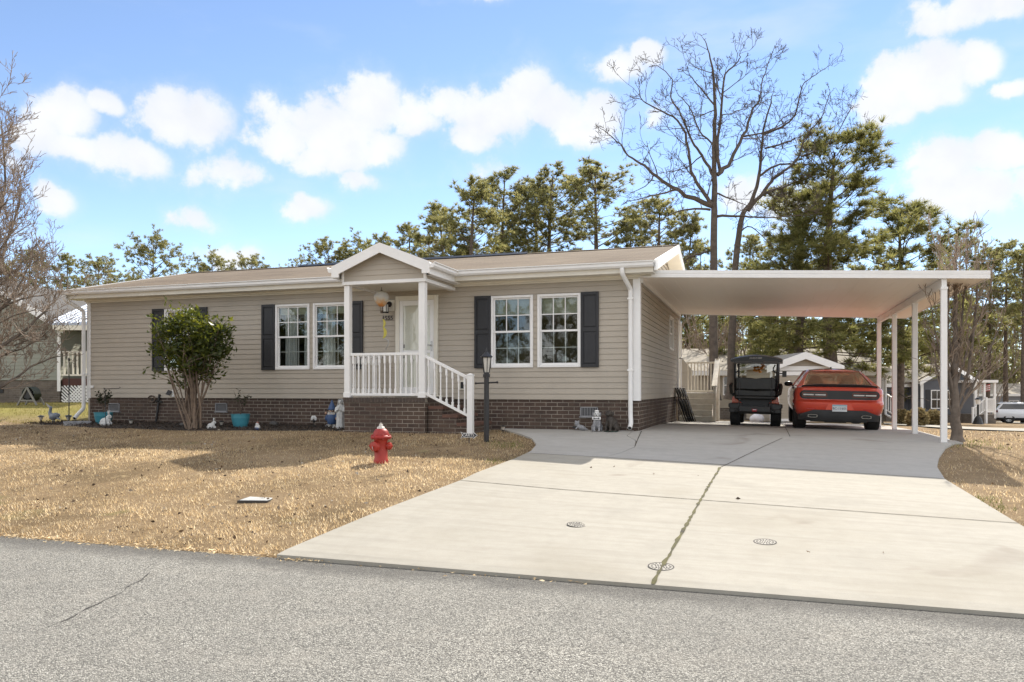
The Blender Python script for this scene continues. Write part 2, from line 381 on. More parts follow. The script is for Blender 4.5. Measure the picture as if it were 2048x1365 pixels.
    bg = N('ShaderNodeBackground'); Lk(mx.outputs[2], bg.inputs[0]); bg.inputs[1].default_value = SKY_STR
    o = N('ShaderNodeOutputWorld'); Lk(bg.outputs[0], o.inputs[0])
SKY_STR = .10; SKY_AIR = .7; SKY_DUST = 0.0; SKY_OZ = 5.0; SKY_TINT = (1.72, 1.45, 1.24); CLOUD = 5.6
CLOUDS = [  # where each cloud bank stands in the sky (as seen from the street), size, density
 (120, 225, 85, 45, 1), (75, 255, 50, 55, 1), (215, 215, 40, 22, .9), (150, 290, 75, 35, .9), (330, 240, 95, 52, 1.05), (400, 245, 65, 45, 1), (270, 315, 70, 42, 1), (215, 300, 70, 40, .8),
 (110, 400, 42, 26, .8), (385, 452, 50, 22, .55), (460, 515, 75, 26, .75), (20, 330, 40, 20, .4),
 (735, 215, 70, 55, 1.05), (660, 265, 110, 55, 1.05), (570, 285, 60, 38, .95), (820, 240, 60, 42, .9), (640, 315, 90, 32, .95), (760, 285, 60, 40, .8), (890, 205, 45, 32, .6), (480, 350, 90, 30, .5), (720, 365, 45, 16, .45),
 (1040, 190, 65, 55, 1.05), (985, 235, 85, 52, 1.05), (1100, 225, 75, 45, 1), (930, 280, 55, 28, .8), (1190, 235, 50, 42, .8), (1160, 265, 65, 26, .75), (960, 345, 65, 22, .42),
 (605, 415, 55, 28, .85), (1230, 135, 65, 30, .95), (1290, 110, 40, 22, .9), (1310, 230, 25, 20, .4), (1490, 395, 65, 40, .75), (1560, 405, 60, 40, .6),
 (1920, 22, 110, 42, 1.05), (2010, 5, 60, 36, 1), (1860, 145, 90, 48, 1.05), (1950, 115, 55, 42, 1), (1770, 200, 55, 48, 1), (1850, 190, 80, 32, .95), (2020, 172, 40, 20, .8), (1800, 225, 40, 26, .8),
 (1990, 300, 70, 36, .95), (1900, 320, 70, 42, .8), (1880, 372, 70, 50, 1.05), (1960, 385, 85, 42, 1.05), (2050, 380, 45, 40, 1), (2048, 300, 40, 26, .9), (950, 0, 60, 10, .5)]
world()
sd = bpy.data.lights.new('sun', 'SUN'); sd.energy = 3.7; sd.angle = R(.55); sd.color = (1, .93, .82)
so = bpy.data.objects.new('sun', sd); COL.objects.link(so); so.rotation_euler = (-SUND).to_track_quat('-Z', 'Y').to_euler(); so.location = (0, 20, 30)

# ------------------------------------------------------------------ ground, road, driveway
def smooth_axis(segs):
    out = []
    for a, b, st in segs:
        n = max(1, int(round((b-a)/st))); out += [a+(b-a)*i/n for i in range(n)]
    return out+[segs[-1][1]]
gx = smooth_axis([(-400, -60, 40), (-60, -22, 4), (-22, 14, .6), (14, 60, 3), (60, 400, 40)])
gy = smooth_axis([(-300, -40, 30), (-40, -10, 4), (-10, 10, .4), (10, 60, 2.5), (60, 400, 40)])
V = [(x, y, ground(x, y)+(.02*mnoise.noise(Vector((x*.7, y*.7, 0))) if y > -8.8 and not (-2.6 < x < 6.2) else 0)) for y in gy for x in gx]
nx = len(gx); F = [(j*nx+i, j*nx+i+1, (j+1)*nx+i+1, (j+1)*nx+i) for j in range(len(gy)-1) for i in range(nx-1)]
me = npmesh('lawn_ground', V, F); o = link('lawn_ground', me, MT['lawn'], smooth=180); tag(o, kind='structure')

def road_edge(x): return -9.0+.10*mnoise.noise(Vector((x*.45, 0, 3)))+.035*mnoise.noise(Vector((x*2.1, 5, 3)))
rx = smooth_axis([(-200, -24, 8), (-24, 16, .12), (16, 200, 8)])
V = []; 
for x in rx: V += [(x, -16.5, 0.0), (x, -13, .02), (x, road_edge(x)+(.0 if -2.2 < x < 5.4 else .0), .004)]
F = [(i*3+k, (i+1)*3+k, (i+1)*3+k+1, i*3+k+1) for i in range(len(rx)-1) for k in range(2)]
tag(link('road', npmesh('road', V, F), MT['asphalt']), kind='structure')

# concrete outlines taken from the photograph, on the terrain
def curve(pts):
    P = sorted([(p.y, p.x) for p in pts]); return [q[0] for q in P], [q[1] for q in P]
LD = curve([gnd(560, 1112), gnd(740, 1035), gnd(920, 966), gnd(1030, 921)])
RD0 = [gnd(2048, 1060), gnd(1970, 1012), gnd(1895, 966)]
RD = curve(RD0)
def Ldrive(y):
    if y < LD[0][0]: return LD[1][0]+(y-LD[0][0])*(LD[1][1]-LD[1][0])/(LD[0][1]-LD[0][0])
    return pl(y, *LD)
def Rdrive(y):
    if y < RD[0][0]: return RD[1][0]+(RD[0][0]-y)*.09
    return pl(y, *RD)
SL = curve([gnd(1890, 963), gnd(1874, 938), gnd(1878, 918), gnd(1892, 898), gnd(1910, 890)])
def Rslab(y):
    if y > 0.0: return 5.62
    return pl(y, *SL)
WK = curve([gnd(1030, 921), gnd(1062, 906), gnd(1073, 893), gnd(1064, 880), gnd(1040, 871), gnd(1000, 861)])
def Lwalk(y): return pl(y, *WK)
YB = LD[0][-1]                    # where lawn lobe meets the driveway
def on_concrete(x, y, m=0):
    if y < -9.1: return True
    if y < YB: return Ldrive(y)-m < x < Rdrive(y)+m
    if y < 0: return Lwalk(y)-m < x < (Rslab(y) if y > RD[0][-1] else Rdrive(y))+m
    return -.2 < x < 5.62+m
def sheet(name, ys, Lf, Rf, dz, mat, nxs=14):
    top = []; mb = MB(); rows = []
    for y in ys:
        a, b = Lf(y), Rf(y); rows.append([(lerp(a, b, i/nxs), y, ground(lerp(a, b, i/nxs), y)+dz) for i in range(nxs+1)])
    n = nxs+1; v = [p for r in rows for p in r]; f = [(j*n+i, j*n+i+1, (j+1)*n+i+1, (j+1)*n+i) for j in range(len(rows)-1) for i in range(nxs)]
    mb.add(v, f)
    edge = [r[0] for r in rows]+rows[-1][1:]+[r[-1] for r in reversed(rows[:-1])]+list(reversed(rows[0][1:-1]))
    m = len(edge); mb.add(edge+[(p[0], p[1], p[2]-.12) for p in edge], [(i, (i+1) % m, m+(i+1) % m, m+i) for i in range(m)])
    return tag(mb.build(name, mat), kind='structure')
ys = lambda a, b, st=.12: [lerp(a, b, i/max(1, int((b-a)/st))) for i in range(max(1, int((b-a)/st))+1)]
YJ = -3.52
sheet('driveway', ys(-9.07, YB), Ldrive, Rdrive, .03, MT['concrete'])
YSL = max(YB, RD[0][-1])
sheet('driveway_upper', ys(YB+.004, YJ-.006), Lwalk, lambda y: Rdrive(y), .03, MT['concrete']) if YJ > YB+.05 else None
JW = lambda y: pl(y, [-3.6, -2.9, -2.3, -1.6, -.9, 0], [-.02, .18, .27, .18, -.1, -.1])
y0s = max(YJ, YB)+.006
sheet('walkway', ys(y0s, -.02), Lwalk, lambda y: JW(y)-.006, .03, MT['concrete_grey'], 10)
sheet('carport_slab', ys(y0s, 8.2), lambda y: JW(y)+.006 if y < -.05 else .004, Rslab, .03, MT['concrete_grey'])
sheet('walkway_side', ys(8.206, 10.5), lambda y: -.5, lambda y: 5.2, .03, MT['concrete'])
# joints: narrow dark strips let into the concrete
joint = pm('joint_dirt', (.10, .085, .06), .95, col2=(.03, .027, .022), vs=20)
moss = pm('mossy_joint', (.13, .12, .04), .95, col2=(.045, .04, .03), vs=5)
def strip(name, pts, w, mat, dz=.034, jit=0, wob=0):
    mb = MB(); P = []
    for a, b in zip(pts[:-1], pts[1:]):
        k = max(1, int((Vector(b)-Vector(a)).length/.07)); P += [Vector(a).lerp(Vector(b), i/k) for i in range(k)]
    P.append(Vector(pts[-1])); rows = []
    for i, p in enumerate(P):
        d = (P[min(i+1, len(P)-1)]-P[max(i-1, 0)]); s = Vector((-d.y, d.x, 0)).normalized()*w*.5*(1+jit*random.uniform(-1, 1)); c = p+s.normalized()*(jit*w*random.uniform(-.3, .3)+wob*mnoise.noise(Vector((p.x*5, p.y*5, 7))))
        rows.append([((q.x, q.y, ground(q.x, q.y)+dz)) for q in (c-s, c+s)])
    v = [p for r in rows for p in r]; mb.add(v, [(2*i, 2*i+1, 2*i+3, 2*i+2) for i in range(len(rows)-1)])
    return tag(mb.build(name, mat), kind='structure')
j0, j1 = gnd(1306, 1178), gnd(1440, 940)
strip('driveway_centre_joint', [j0, j1], .028, moss, .036, .55, .003)
a, b = gnd(921, 966), gnd(2048, 1054)
strip('driveway_cross_joint', [a, b], .014, joint, .0345, .2)
strip('slab_front_joint', [(Lwalk(YJ)+.05, YJ, 0), (Rslab(YJ)-.03, YJ, 0)], .012, joint, .0345, .1)
strip('slab_diagonal_joint', [j1, gnd(1565, 880)], .012, joint, .0345, .1)
strip('slab_rear_joint', [gnd(1580, 877), gnd(1560, 847)], .012, joint, .0345, .1)
strip('slab_corner_joint', [(JW(-2.2), -2.2, 0), (.05, -.06, 0)], .014, joint, .0345, .1)
strip('road_crack', [gnd(95, 1275), gnd(165, 1243), gnd(200, 1222), gnd(240, 1203), gnd(300, 1162)], .007, pm('road_crack', (.05, .048, .044), .95), .066, .98, .022).location.z = 0
# ------------------------------------------------------------------ the house
ZB, ZS, ZE = .60, 1.335, 3.76        # brick base, bottom and top of the siding
XL, XR, YB2 = -13.86, 0.0, 8.0
HO = Vector((-6.93, 0, .70))
house = thing('manufactured_house', 'tan vinyl sided single storey house with brown brick foundation, black shutters and gabled front porch', 'house', HO)
def hb(mb, name, mat, parent=house, **k): return mb.build(name, mat, parent, off=HO, **k)

def siding(mb, a0, a1, z0, z1, place, course=.1135, opens=(), lip=.013):
    """lap siding: place(a, out, z) -> point"""
    zc = [z0+course*i for i in range(int((z1-z0)/course)+1)]+[z1]
    for c0, c1 in zip(zc[:-1], zc[1:]):
        if c1-c0 < 1e-4: continue
        cuts = sorted({c0, c1, *[z for o in opens for z in o[2:4] if c0 < z < c1]})
        for s0, s1 in zip(cuts[:-1], cuts[1:]):
            iv = [(a0, a1)]
            for (o0, o1, oz0, oz1) in opens:
                if oz0 <= s0+1e-5 and oz1 >= s1-1e-5:
                    iv = [q for (p0, p1) in iv for q in ((p0, min(p1, o0)), (max(p0, o1), p1)) if q[1]-q[0] > 1e-4]
            f = lambda z: lip*(1-(z-c0)/course)
            for p0, p1 in iv:
                mb.add([place(p0, f(s0), s0), place(p1, f(s0), s0), place(p1, f(s1), s1-(.008 if s1 == c1 else 0)), place(p0, f(s1), s1-(.008 if s1 == c1 else 0))], [(0, 1, 2, 3)])
                if s0 == c0: mb.add([place(p0, -.004, c0), place(p1, -.004, c0), place(p1, f(c0), c0), place(p0, f(c0), c0), place(p0, -.004, c0-.009), place(p1, -.004, c0-.009)], [(0, 1, 2, 3), (4, 5, 1, 0)])
front = lambda a, o, z: (a, -o, z)
WZ0, WZ1 = 1.985, 3.475
WIN = [(xw(330), xw(390.5), 'bed'), (xw(551.7), xw(620), 'cur'), (xw(627), xw(701), 'cur'), (xw(982.8), xw(1066.5), 'blind'), (xw(1075.3), xw(1162), 'blind')]
DX0, DX1, DZ0, DZ1 = xw(793), xw(877), 1.42, 3.55
opens = [(a+.03, b-.03, WZ0+.03, WZ1-.03) for a, b, _ in WIN]
mb = MB(); siding(mb, XL, XR, ZS, ZE, front, opens=opens); hb(mb, 'front_siding', MT['siding'], fixn=False)
SW = (on_x(1338, 660).y, on_x(1345.5, 660).y)
SDY = (7.02, 7.95)
side = lambda a, o, z: (o, a, z)
mb = MB(); siding(mb, 0.0, YB2, ZS, ZE, side, opens=[(SW[0]+.02, SW[1]-.02, 2.58, 3.45)])
for i in range(11):                 # gable triangle courses
    z0 = ZE+.1135*i; ins = lambda z: max(0, (z-3.90)/.25)
    if z0 < 4.9: mb.add([side(ins(z0), .012, z0), side(YB2-ins(z0), .012, z0), side(YB2-ins(z0+.1135), 0, z0+.1135), side(ins(z0+.1135), 0, z0+.1135)], [(0, 1, 2, 3)])
hb(mb, 'side_siding', MT['siding'], fixn=False)
mb = MB(); mb.box(XL, XL+.05, .01, YB2, ZB, ZE); mb.box(XL, XR-.02, YB2-.05, YB2, ZB, ZE); mb.prism([(.0, ZE), (YB2, ZE), (4, 4.9)], XL, XL+.04, 'yz'); hb(mb, 'rear_wall', MT['siding'])
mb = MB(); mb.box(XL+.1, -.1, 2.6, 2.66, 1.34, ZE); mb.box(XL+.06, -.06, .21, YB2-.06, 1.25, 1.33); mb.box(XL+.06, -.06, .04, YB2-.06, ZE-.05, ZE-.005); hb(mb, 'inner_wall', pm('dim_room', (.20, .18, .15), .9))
mb = MB(); mb.box(XL+.015, -.012, .02, .2, ZB-.2, ZS-.003); mb.box(-.2, -.012, .2, YB2-.01, ZB-.3, ZS-.003); hb(mb, 'brick_foundation', MT['brick'])
# corner trims
for nm, b in (('corner_trim', (-.125, .018, -.020, 0.0)), ('corner_trim', (XL-.012, XL+.10, -.020, 0.0)), ('corner_trim', (.0, .020, 0.002, .10))):
    mb = MB(); mb.box(b[0], b[1], b[2], b[3], ZS-.02, ZE); hb(mb, nm, MT['white'])
# roof
EY, EZ, RYD, RZ = -.40, 3.985, 4.0, 5.05
RX0, RX1 = -14.18, .34
def shingle():
    n = NT('tan_shingles'); p = n.pos(); sp = n.n('ShaderNodeSeparateXYZ'); n.L(p, sp.inputs[0]); cb = n.n('ShaderNodeCombineXYZ'); n.L(sp.outputs[0], cb.inputs[0]); n.L(n.math('MULTIPLY', sp.outputs[1], 1.03), cb.inputs[1])
    b = n.n('ShaderNodeTexBrick'); n.L(cb.outputs[0], b.inputs['Vector']); n.set(b, Scale=1.0, Mortar_Size=.008, Mortar_Smooth=.3, Brick_Width=.30, Row_Height=.14)
    b.inputs['Color1'].default_value = (.26, .21, .155, 1); b.inputs['Color2'].default_value = (.21, .168, .125, 1); b.inputs['Mortar'].default_value = (.12, .09, .065, 1)
    st = n.n('ShaderNodeVectorMath', operation='MULTIPLY'); st.inputs[1].default_value = (.5, 5, 1); n.L(p, st.inputs[0])
    c = n.mix(n.ramp(n.noise(1.4, 6, .65, st.outputs[0]), [(.38, 0), (.6, .75)]), b.outputs['Color'], (.12, .092, .068))
    c = n.mix(n.ramp(n.noise(.35, 4), [(.4, 0), (.7, .5)]), c, (.31, .26, .195)); c = n.mix(n.ramp(n.noise(70, 3), [(.35, .4), (.6, 0)]), c, (.09, .07, .05))
    return n.pr(c, .95, bump=b.outputs['Fac'], bstr=-.5, bdist=.01, spec=.15)
MT['shingle'] = shingle()
mb = MB()
mb.prism([(EY, EZ-.05), (EY, EZ), (RYD, RZ), (8.4, EZ), (8.4, EZ-.05), (RYD, RZ-.06)], RX0, RX1, 'yz'); roof = hb(mb, 'roof', MT['shingle'])
def rough_strip(name, x0, x1, y, z, w, h, mat, parent):
    mb = MB(); mb.prism([(y-w, z-.02), (y, z+h), (y+w, z-.02)], x0, x1, 'yz'); return hb(mb, name, mat, parent)
rough_strip('ridge_vent', on_y(600, 540, 4).x, on_y(1055, 510, 4).x, 4.0, RZ+.012, .13, .05, MT['black'], roof)
rough_strip('ridge_cap', on_y(1057, 510, 4).x, RX1-.01, 4.0, RZ+.004, .15, .02, MT['shingle'], roof)
rough_strip('ridge_cap', RX0+.01, on_y(598, 540, 4).x, 4.0, RZ+.004, .15, .02, MT['shingle'], roof)
# rake boards, fascia, soffit, gutters
for x0, x1 in ((RX1, RX1+.03), (RX0-.03, RX0)):
    mb = MB(); mb.prism([(EY-.01, EZ-.19), (EY-.01, EZ+.015), (RYD, RZ+.015), (8.41, EZ+.015), (8.41, EZ-.19), (RYD, RZ-.19)], x0, x1, 'yz'); hb(mb, 'rake_board', MT['white'])
mb = MB(); mb.prism([(-.0, ZE+.1), (EY+.02, EZ-.16), (EY+.02, EZ-.13), (RYD, RZ-.17), (8.3, EZ-.14), (8.3, EZ-.17), (RYD, RZ-.20)], .02, RX1-.002, 'yz'); hb(mb, 'rake_soffit', MT['cream'])
PX0, PX1, PM, PY, PEZ, PRZ = -5.83, -3.75, -4.79, -1.66, 3.945, 4.36     # porch roof
def gutter(x0, x1, name='gutter'):
    mb = MB(); g = [(EY+.0, 3.86), (EY-.075, 3.865), (EY-.10, 3.90), (EY-.10, 3.945), (EY-.125, 3.96), (EY-.125, 3.975), (EY-.105, 3.975), (EY-.09, 3.95), (EY-.015, 3.94), (EY-.0, 3.975)]
    mb.prism(g, x0, x1, 'yz'); mb.box(x0, x0+.006, EY-.12, EY, 3.862, 3.974); mb.box(x1-.006, x1, EY-.12, EY, 3.862, 3.974); return hb(mb, name, MT['white'], smooth=30)
gutter(RX0+.0, PX0+.12); gutter(PX1-.12, RX1)
mb = MB(); mb.box(RX0+.02, RX1-.02, EY+.002, EY+.03, 3.77, 3.93); mb.box(RX0+.02, RX1-.02, EY+.03, .0, 3.772, 3.79); mb.box(RX0+.3, -.02, -.035, -.014, 3.70, 3.772); mb.box(RX0+.3, RX1-.1, -.09, -.035, 3.73, 3.772); hb(mb, 'soffit_and_fascia', MT['cream'])
# downspouts
def downspout(x, y, z0, kick):
    mb = MB(); top = Vector((x, EY-.055, 3.86)); w = .075
    pts = [top, top+Vector((0, 0, -.10)), Vector((x+kick[0], y, 3.50)), Vector((x+kick[0], y, z0+.30)), Vector((x+kick[0]+kick[1]*.4, y-.06, z0+.14)), Vector((x+kick[0]+kick[1]*.3, y-.18, z0+.05))]
    P = []; 
    for i, p in enumerate(pts):
        if 0 < i < len(pts)-1:
            for t in (.0, .35, .65, 1): 
                a = pts[i]+(pts[i-1]-pts[i]).normalized()*.045; b = pts[i]+(pts[i+1]-pts[i]).normalized()*.045
                P.append((a*(1-t)+pts[i]*t)*(1-t)+(pts[i]*(1-t)+b*t)*t)
        else: P.append(p)
    mb.tube(P, w*.62, 4); 
    for v in range(len(mb.v)): pass
    mb2 = MB(); mb2.tube(P, w*.60, 12); d = hb(mb2, 'downspout', MT['white'], smooth=60)
    mb3 = MB(); dd = (P[-1]-P[-2]).normalized(); mb3.tube([P[-1]-dd*.002, P[-1]+dd*.003], w*.47, 12); hb(mb3, 'spout_opening', MT['black'], d)
    for zz in (3.3, 1.9):
        m4 = MB(); m4.box(x+kick[0]-.055, x+kick[0]+.055, y-.048, y+.05, zz, zz+.03); hb(m4, 'strap', MT['white'], d)
downspout(xw(1252), -.075, .74, (.10, .05))
downspout(xw(160), -.075, .76, (.20, -.34))
# ---- windows
def window(x0, x1, z0, z1, style, place_front=True):
    B = .05; y = lambda o: -o
    if place_front: bx = lambda m, a0, a1, o0, o1, c0, c1: m.box(a0, a1, -o1, -o0, c0, c1)
    else: bx = lambda m, a0, a1, o0, o1, c0, c1: m.box(o0, o1, a0, a1, c0, c1)
    m = MB(); 
    for q in ((x0, x0+B, z0, z1), (x1-B, x1, z0, z1), (x0+B, x1-B, z0, z0+B), (x0+B, x1-B, z1-B, z1)): bx(m, q[0], q[1], -.06, .035, q[2], q[3])
    f = hb(m, 'window', MT['white'], bevel=.006)
    zm = (z0+z1)/2; a0, a1 = x0+B+.001, x1-B-.001; S = .028
    for (c0, c1, o) in ((zm-.02, z1-B-.001, -.018), (z0+B+.001, zm+.02, -.040)):
        m = MB()
        for q in ((a0, a0+S, c0, c1), (a1-S, a1, c0, c1), (a0+S, a1-S, c0, c0+S+.012), (a0+S, a1-S, c1-S, c1)): bx(m, q[0], q[1], o-.012, o+.012, q[2], q[3])
        hb(m, 'sash', MT['white'], f)
        m = MB(); w_ = a1-a0-2*S; h_ = c1-c0-2*S
        MW = .0095 if c0 > z0+.3 else .0065; oo = o+.004 if c0 > z0+.3 else o-.010
        for k in (1, 2): bx(m, a0+S+w_*k/3-MW, a0+S+w_*k/3+MW, oo, oo+.005, c0+S, c1-S)
        bx(m, a0+S, a1-S, oo+.0005, oo+.0045, c0+S+h_*.5-MW, c0+S+h_*.5+MW); hb(m, 'muntin', MT['white'], f)
        m = MB(); bx(m, a0+S-.003, a1-S+.003, o-.002, o+.001, c0+S-.003, c1-S+.003); hb(m, 'pane', MT['glass'], f)
    return f, a0, a1
def drape(x0, x1, z0, z1, y, n=40, amp=.025, wl=.09):
    m = MB(); P = []
    for i in range(n+1):
        x = lerp(x0, x1, i/n); yy = y+amp*math.sin(2*math.pi*(x-x0)/wl)+.006*math.sin(17*x); P.append((x, yy))
    v = [(x, yy, z) for z in (z0, z1) for x, yy in P]; m.add(v, [(i, i+1, n+2+i, n+1+i) for i in range(n)]); return m
for x0, x1, st in WIN:
    f, a0, a1 = window(x0, x1, WZ0, WZ1, st)
    if st == 'cur':
        hb(drape(a0+.06, a0+.36, WZ0-.1, WZ1-.1, .22), 'curtain', MT['curtain'], f, smooth=180)
        hb(drape(a1-.24, a1-.02, WZ0-.1, WZ1-.1, .22), 'curtain', MT['curtain'], f, smooth=180)
    n = 6 if st == 'cur' else 13 if st == 'blind' else 16
    m = MB(); 
    for k in range(n): m.obox(((a0+a1)/2, .09, WZ1-.09-k*.026), (a1-a0-.03, .026, .003), Matrix.Rotation(R(-50), 3, 'X'))
    m.box(a0+.015, a1-.015, .07, .12, WZ1-.085, WZ1-.04); hb(m, 'blind', MT['blind'], f)
f, _, _ = window(SW[0], SW[1], 2.57, 3.46, '', False)
# exercise machine frame visible behind the left hand panes
m = MB(); cx = lerp(WIN[1][0], WIN[1][1], .82)
m.tube([(cx-.34+.7*t, .75, 2.62+.30*math.sin(math.pi*t)) for t in [i/10 for i in range(11)]], .022, 8); m.tube([(cx+.9, .8, 2.55), (cx+1.25, .8, 2.25), (cx+1.5, .8, 2.2)], .03, 8); m.tube([(cx+.35, .75, 2.6), (cx+.75, .8, 2.3), (cx+1.0, .85, 1.5)], .02, 6); m.box(cx-.25, cx+.3, .72, .8, 2.28, 2.36)
tag(m.build('exercise_machine', MT['metal'], smooth=50), 'grey tubular exercise machine seen through the left pair of windows', 'exercise machine')
# ---- shutters
for px0, px1 in ((306.5, 329.5), (391, 416), (525, 551.2), (701.8, 727), (950, 982.3), (1162.5, 1198)):
    a, b = xw(px0), xw(px1); m = MB(); z0, z1 = WZ0-.005, WZ1+.012; s = .045
    m.box(a, b, -.035, -.013, z0, z1)
    for q in ((a, a+s, z0, z1), (b-s, b, z0, z1), (a+s, b-s, z0, z0+.06), (a+s, b-s, z1-.06, z1), (a+s, b-s, (z0+z1)/2-.04, (z0+z1)/2+.04)): m.box(q[0], q[1], -.052, -.0352, q[2], q[3])
    for c0, c1 in ((z0+.06, (z0+z1)/2-.04), ((z0+z1)/2+.04, z1-.06)):
        o0, o1 = [(a+s+.03, c0+.03), (b-s-.03, c0+.03), (b-s-.03, c1-.03), (a+s+.03, c1-.03)], None
        m.loft([[(x, -.0352, z) for x, z in ((a+s+.01, c0+.01), (b-s-.01, c0+.01), (b-s-.01, c1-.01), (a+s+.01, c1-.01))], [(x, -.046, z) for x, z in o0]])
    hb(m, 'shutter', MT['shutter'], bevel=.003, seg=1)
# ---- entrance: frame, storm door
m = MB(); t = .09
for q in ((DX0, DX0+t, DZ0, DZ1), (DX1-t, DX1, DZ0, DZ1), (DX0+t, DX1-t, DZ1-.10, DZ1)): m.box(q[0], q[1], -.06, .0, q[2], q[3])
m.box(DX0-.02, DX1+.02, -.055, 0, DZ0-.035, DZ0-.002)
df = hb(m, 'door_frame', MT['cream'], bevel=.008)
a, b, z0, z1 = DX0+t+.003, DX1-t-.003, DZ0+.004, DZ1-.103
m = MB(); zc = DZ0+.93
for q in ((a, a+.085, z0, z1), (b-.085, b, z0, z1), (a+.085, b-.085, z1-.11, z1), (a+.085, b-.085, z0, z0+.16), (a+.085, b-.085, zc-.03, zc+.03)): m.box(q[0], q[1], -.048, -.022, q[2], q[3])
door = hb(m, 'storm_door', MT['white'], bevel=.006)
m = MB(); m.box(a+.083, b-.083, -.036, -.033, z0+.158, zc-.028); m.box(a+.083, b-.083, -.036, -.033, zc+.028, z1-.108); hb(m, 'pane', MT['doorglass'], door)
m = MB(); m.box(a+.03, b-.03, -.014, -.003, z0, z1)
for (u0, u1, w0, w1) in ((.18, .46, .12, .30), (.54, .82, .12, .30), (.18, .46, .36, .62), (.54, .82, .36, .62), (.18, .46, .68, .94), (.54, .82, .68, .94)):
    m.box(lerp(a, b, u0), lerp(a, b, u1), -.019, -.0142, lerp(z0, z1, w0), lerp(z0, z1, w1))
hb(m, 'inner_door', pm('door_paint', (.82, .79, .70), .4, var=.03), door, bevel=.004)
m = MB(); hx = b-.045; m.box(hx-.018, hx+.018, -.058, -.049, zc+.0, zc+.22); m.tube([(hx, -.058, zc+.13), (hx, -.085, zc+.13), (hx-.12, -.085, zc+.135)], .010, 8); hb(m, 'door_handle', MT['metal'], door, smooth=40)
m = MB(); m.box(a+.085, a+.115, -.032, -.02, zc+.08, zc+.16); hb(m, 'latch', MT['black'], door); m = MB(); m.box(a+.085, a+.115, -.032, -.02, zc-.14, zc-.06); hb(m, 'latch', MT['black'], door)
# mounting block, lantern, numbers
LX0, LX1 = xw(776), xw(790.5); m = MB(); m.box(LX0, LX1, -.032, 0, 3.24, 3.48); hb(m, 'light_block', MT['cream'], bevel=.008)
lx = xw(777.5); m = MB(); m.tube([(lx+.05, -.03, 3.38), (lx+.05, -.08, 3.40), (lx, -.15, 3.42)], .016, 8); m.ell((lx+.045, -.055, 3.385), (.06, .03, .06)); m.lathe([(0, 3.45), (.02, 3.44), (.085, 3.385), (.09, 3.37), (.0, 3.37)], 12, (lx, -.15, 0))
m.lathe([(0, 3.19), (.065, 3.19), (.07, 3.205), (.05, 3.215), (0, 3.215)], 12, (lx, -.15, 0))
for k in range(4): an = k*math.pi/2+.78; m.tube([(lx+.06*math.cos(an), -.15+.06*math.sin(an), 3.20), (lx+.072*math.cos(an), -.15+.072*math.sin(an), 3.38)], .006, 5)
wl = hb(m, 'wall_lantern', MT['black'], smooth=40)
m = MB(); m.lathe([(0, 3.216), (.048, 3.216), (.06, 3.368), (0, 3.368)], 12, (lx, -.15, 0)); hb(m, 'lantern_glass', pm('frosted_glass', (.75, .75, .72), .2, spec=.8), wl, smooth=40)
me = text_mesh('1555', .135, .006, shear=.12); me.transform(Matrix.Translation(Vector((xw(775.5), -.022, 3.085))-HO) @ Matrix.Rotation(R(90), 4, 'X')); link('house_number', me, MT['black'], house)
# ---- porch
PF = -1.5; QX0, QX1 = -5.70, -3.90; PZ = 1.375
m = MB(); m.box(QX0+.02, QX1-.02, PF+.02, -.03, ZB-.2, PZ-.09); hb(m, 'porch_base', MT['brick'])
m = MB(); k = 0; xx = QX0
bk2 = pm('soldier_brick', (.10, .07, .055), .85, col2=(.05, .04, .035), vs=14, bump=.3)
while xx < QX1-.05: m.box(xx+.005, xx+.062, PF+.003*random.random(), PF+.11, PZ-.087, PZ); xx += .069
yy = PF+.12
while yy < -.1: m.box(QX1-.11, QX1, yy+.005, yy+.062, PZ-.087, PZ); yy += .069
hb(m, 'soldier_course', bk2)
m = MB(); m.box(QX0+.01, QX1-.01, PF+.012, -.02, PZ-.0895, PZ-.008); hb(m, 'porch_floor', pm('mortar', (.30, .265, .22), .9))
# steps going down to the right
for i in range(3):
    zt = PZ-.16*(i+1); m = MB(); m.box(QX1+.002+.30*i, QX1+.002+.30*(i+1)-.002*i, PF+.13, -.25, ZB-.25, zt-.062); hb(m, 'step', MT['brick'])
    m = MB(); yy = PF+.115
    while yy < -.3: m.box(QX1+.004+.30*i-.001, QX1+.02+.30*(i+1), yy+.005, yy+.085, zt-.06, zt); yy += .095
    hb(m, 'step_tread', pm('red_step_brick', (.17, .085, .06), .85, col2=(.08, .05, .04), vs=9, bump=.3) if i == 0 else bpy.data.materials['red_step_brick'])
def post(x, y, z0, z1, w=.11):
    m = MB(); m.box(x-w/2, x+w/2, y-w/2, y+w/2, z0, z1); p = hb(m, 'porch_post', MT['white'], bevel=.006); 
    m = MB(); m.box(x-w/2-.012, x+w/2+.012, y-w/2-.012, y+w/2+.012, z0, z0+.10); hb(m, 'post_collar', MT['white'], p, bevel=.006)
post(QX0+.075, PF+.075, PZ, 3.62, .12); post(QX1-.085, PF+.075, PZ, 3.62, .13)
NX = on_y(941, 800, PF+.07).x; m = MB(); m.box(NX-.055, NX+.055, PF+.015, PF+.125, .66, 1.80); nw = hb(m, 'newel_post', MT['white'], bevel=.006)
m = MB(); m.loft([[(NX+sx*w_, PF+.07+sy*w_, z) for sx, sy in ((-1, -1), (1, -1), (1, 1), (-1, 1))] for w_, z in ((.062, 1.80), (.062, 1.815), (.01, 1.845))]); hb(m, 'post_cap', MT['white'], nw)
